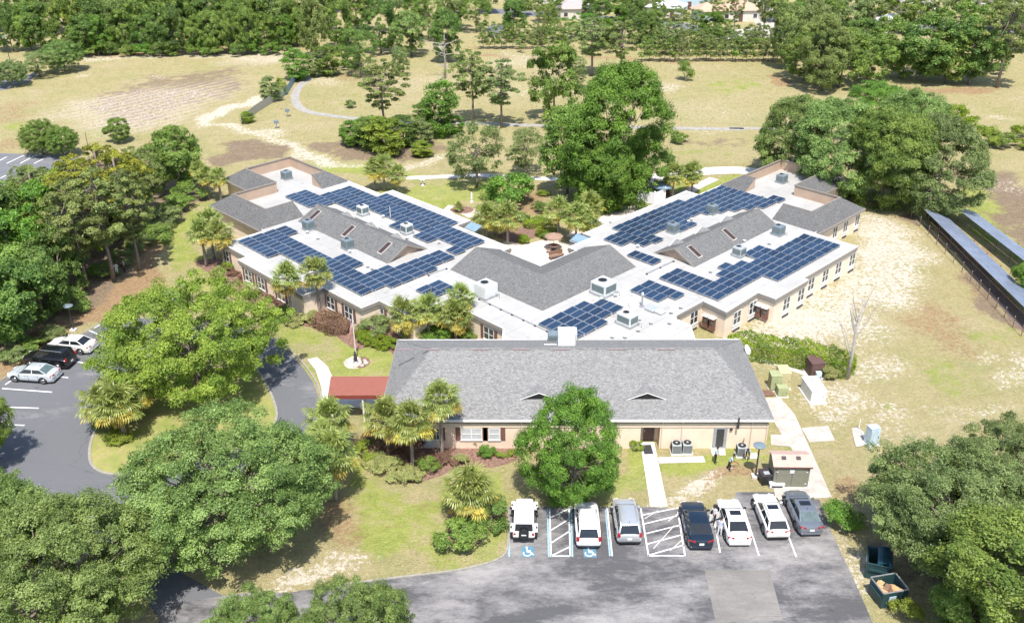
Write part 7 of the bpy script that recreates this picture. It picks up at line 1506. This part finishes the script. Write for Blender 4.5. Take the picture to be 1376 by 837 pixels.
# ------------------------------------------------------------------ people
SHIRT = dict(teal=cloth('shirt_teal', (.33, .52, .5)), white=cloth('shirt_white', (.74, .74, .74)), grey=cloth('shirt_grey', (.36, .37, .4)), print=cloth('shirt_print', (.46, .5, .62)), lilac=cloth('shirt_lilac', (.42, .36, .42)))
TROU = dict(black=cloth('trousers_black', (.02, .02, .024)), white=cloth('trousers_white', (.7, .7, .7)), maroon=cloth('trousers_maroon', (.12, .05, .05)), navy=cloth('trousers_navy', (.03, .035, .06)))
def person(px, py, rz, label, shirt, trou, pose, h=1.68, group=None):
    """joints in metres for a 1.7 m figure facing -y; grown with a skin modifier, then frozen to a plain mesh"""
    bend = pose.get('bend', 0); hipz = pose.get('hip', .92); k = 1.0
    def up(d, z): return (0, -sin(bend) * d + pose.get('hy', 0), z + cos(bend) * d)
    V, E_, R = [], [], []
    def add(p, r, par=None): V.append(Vector(p)); R.append(r); 
    def J(p, r, par):
        V.append(Vector(p)); R.append(r)
        if par is not None: E_.append((par, len(V) - 1))
        return len(V) - 1
    hy = pose.get('hy', 0); pel = J((0, hy, hipz), .145, None); wa = J(up(.18, hipz), .125, pel); ch = J(up(.38, hipz), .15, wa); nb = J(up(.52, hipz), .075, ch); nk = J(up(.58, hipz), .055, nb)
    hd0 = Vector(up(.70, hipz)) + Vector((0, -.03 - .04 * bend, 0)); J(hd0, .098, nk); hd1 = Vector(up(.79, hipz)) + Vector((0, -.02 - .05 * bend, 0)); J(hd1, .085, len(V) - 1)
    for s_, leg, arm in ((-1, pose['lleg'], pose['larm']), (1, pose['rleg'], pose['rarm'])):
        hp = J((s_ * .1, hy, hipz - .06), .095, pel); kn = J((s_ * leg[0][0], leg[0][1], leg[0][2]), .062, hp); an = J((s_ * leg[1][0], leg[1][1], leg[1][2]), .042, kn); J((s_ * leg[1][0], leg[1][1] - .15, .035), .038, an)
        shp = Vector(up(.47, hipz)) + Vector((s_ * .19, 0, 0)); sh = J(shp, .062, ch); el = J(shp + Vector((s_ * arm[0][0], arm[0][1], arm[0][2])), .043, sh); wr = J(V[el] + Vector((s_ * arm[1][0], arm[1][1], arm[1][2])), .032, el)
        dr = (V[wr] - V[el]).normalized(); J(V[wr] + dr * .09, .036, wr)
    me = bpy.data.meshes.new('body'); me.from_pydata([tuple(v) for v in V], E_, []); o = bpy.data.objects.new('body', me); link(o)
    md = o.modifiers.new('skin', 'SKIN'); sv = me.skin_vertices[0].data if me.skin_vertices else None
    if sv is None:
        bm = bmesh.new(); bm.from_mesh(me); bm.verts.layers.skin.verify(); bm.to_mesh(me); bm.free(); sv = me.skin_vertices[0].data
    for i, r in enumerate(R): sv[i].radius = (r, r * (.78 if i in (0, 1, 2) else 1)); sv[i].use_root = i == 0
    o.modifiers.new('sub', 'SUBSURF').levels = 2
    dg = bpy.context.evaluated_depsgraph_get(); m2 = bpy.data.meshes.new_from_object(o.evaluated_get(dg)); bpy.data.objects.remove(o)
    for m in (SHIRT[shirt], TROU[trou], M['skin'], M['black']): m2.materials.append(m)
    segs = [(V[a], V[b], max(a, b)) for a, b in E_]
    n0 = len(V); kinds = {}
    for a, b in E_:
        i = max(a, b); kinds[i] = None
    names = ['pel', 'wa', 'ch', 'nb', 'nk', 'hd', 'hd'] + ['hip', 'kn', 'an', 'ft', 'sh', 'el', 'wr', 'hn'] * 2
    cmap = dict(wa=0, ch=0, nb=0, nk=2, hd=2, hip=1, kn=1, an=1, ft=3, sh=0, el=0, wr=2, hn=2)
    for p in m2.polygons:
        c = p.center; best = None
        for a, b, i in segs:
            ab = b - a; t_ = max(0, min(1, (c - a).dot(ab) / (ab.length_squared + 1e-9))); d_ = (c - a - ab * t_).length
            if best is None or d_ < best[0]: best = (d_, i)
        p.material_index = cmap[names[best[1]]]; p.use_smooth = True
    t = thing('person', label, 'person', at(px, py), rz, group); t.scale = (h / 1.72,) * 3
    b_ = link(bpy.data.objects.new('body', m2)); setp(b_, t)
    mb = MB(); c = hd1 + Vector((0, .025, .02)); rg = [[(c.x + cos(2 * pi * q / 12) * r, c.y + sin(2 * pi * q / 12) * r * 1.1, c.z + z) for q in range(12)] for r, z in ((.098, -.09), (.108, -.02), (.095, .05), (.05, .085))]; loft(mb, rg); mb.build('hair', M['hair'], t, smooth=True)
    return t
ST = [(.11, -.01, .48), (.12, 0, .08)]
ARMD = [(.05, .0, -.27), (.02, -.06, -.24)]; ARMF = [(.03, -.14, -.22), (-.02, -.24, -.05)]; ARMFD = [(.02, -.1, -.25), (-.02, -.16, -.18)]
person(960.5, 622, .9, 'standing person in pale teal top and dark trousers near the grey door', 'teal', 'black', dict(lleg=[(.11, -.06, .48), (.12, -.05, .08)], rleg=ST, larm=ARMF, rarm=ARMD, bend=.15))
p2 = person(979, 631.5, 1.2, 'person in pale teal top holding a red tool on the front grass', 'teal', 'black', dict(lleg=[(.12, -.12, .5), (.13, -.1, .08)], rleg=[(.11, .06, .48), (.12, .12, .08)], larm=ARMFD, rarm=ARMF, bend=.4, hip=.9))
person(1004, 616.5, -.3, 'person in patterned grey top bending beside the white condenser', 'grey', 'maroon', dict(lleg=[(.16, -.2, .5), (.16, -.02, .08)], rleg=[(.14, -.12, .5), (.14, .1, .08)], larm=ARMFD, rarm=ARMFD, bend=.75, hip=.78))
person(958.5, 703, -.7, 'person in white shirt and black trousers at the open car door', 'white', 'black', dict(lleg=ST, rleg=[(.11, -.08, .49), (.12, -.1, .08)], larm=ARMD, rarm=ARMF, bend=.12), 1.75)
person(966.5, 719.5, 2.6, 'person in blue print top and white trousers behind the open car door', 'print', 'white', dict(lleg=ST, rleg=[(.11, .04, .48), (.12, .1, .08)], larm=ARMFD, rarm=ARMD, bend=.1), 1.65)
person(158, 371, .4, 'person in white clothes standing beside the pine trunk in the left wood', 'white', 'white', dict(lleg=ST, rleg=ST, larm=ARMD, rarm=ARMF, bend=.05), 1.75)
person(168, 366, -.8, 'person in lilac top and navy trousers beside the one in white', 'lilac', 'navy', dict(lleg=ST, rleg=ST, larm=ARMF, rarm=ARMD, bend=.05), 1.7)
# the red blower held on the grass
c = at(981.5, 630); t = thing('leaf_blower', 'red and black hand tool held by the stooping person on the grass', 'tool', (c.x, c.y, .0), .6); mb = MB(); mb.box((0, 0, .78), (.34, .22, .26)); mb.build('motor', simple('red_tool', (.42, .07, .03), .5), t, bevel=.04); mb = MB(); mb.tube([(.12, 0, .78), (.55, -.1, .5), (.8, -.15, .22)], [.05, .045, .04], 7); mb.build('nozzle', simple('red_nozzle', (.36, .09, .05), .5), t)
# ------------------------------------------------------------------ light
EL, AZ = radians(63), radians(176)          # sun behind the camera, a little to its right
w = bpy.data.worlds.new('World'); SC.world = w; w.use_nodes = True; nt = w.node_tree
sky = nt.nodes.new('ShaderNodeTexSky'); sky.sky_type = 'NISHITA'; sky.sun_disc = False; sky.sun_elevation = EL; sky.sun_rotation = AZ; sky.air_density = 1.0; sky.dust_density = 1.2; sky.ozone_density = 1
bg = nt.nodes['Background']; nt.links.new(sky.outputs[0], bg.inputs[0]); bg.inputs['Strength'].default_value = .15
sl = bpy.data.lights.new('sun', 'SUN'); sl.energy = 4.4; sl.angle = radians(.53); sl.color = (1, .955, .89)
so = link(bpy.data.objects.new('sun', sl)); d = Vector((sin(AZ) * cos(EL), cos(AZ) * cos(EL), sin(EL))); so.rotation_euler = d.to_track_quat('Z', 'Y').to_euler(); so.location = (0, 0, 100)
SC.view_settings.view_transform = 'Standard'; SC.view_settings.look = 'None'; SC.view_settings.exposure = .58; SC.view_settings.gamma = 1
SC.view_settings.use_curve_mapping = False
SC.cycles.max_bounces = 6; SC.cycles.diffuse_bounces = 3; SC.cycles.transmission_bounces = 3; SC.cycles.transparent_max_bounces = 4; SC.cycles.glossy_bounces = 2
SC.cycles.use_adaptive_sampling = True; SC.cycles.adaptive_threshold = .02; SC.cycles.use_denoising = True
SC.cycles.sample_clamp_indirect = 6
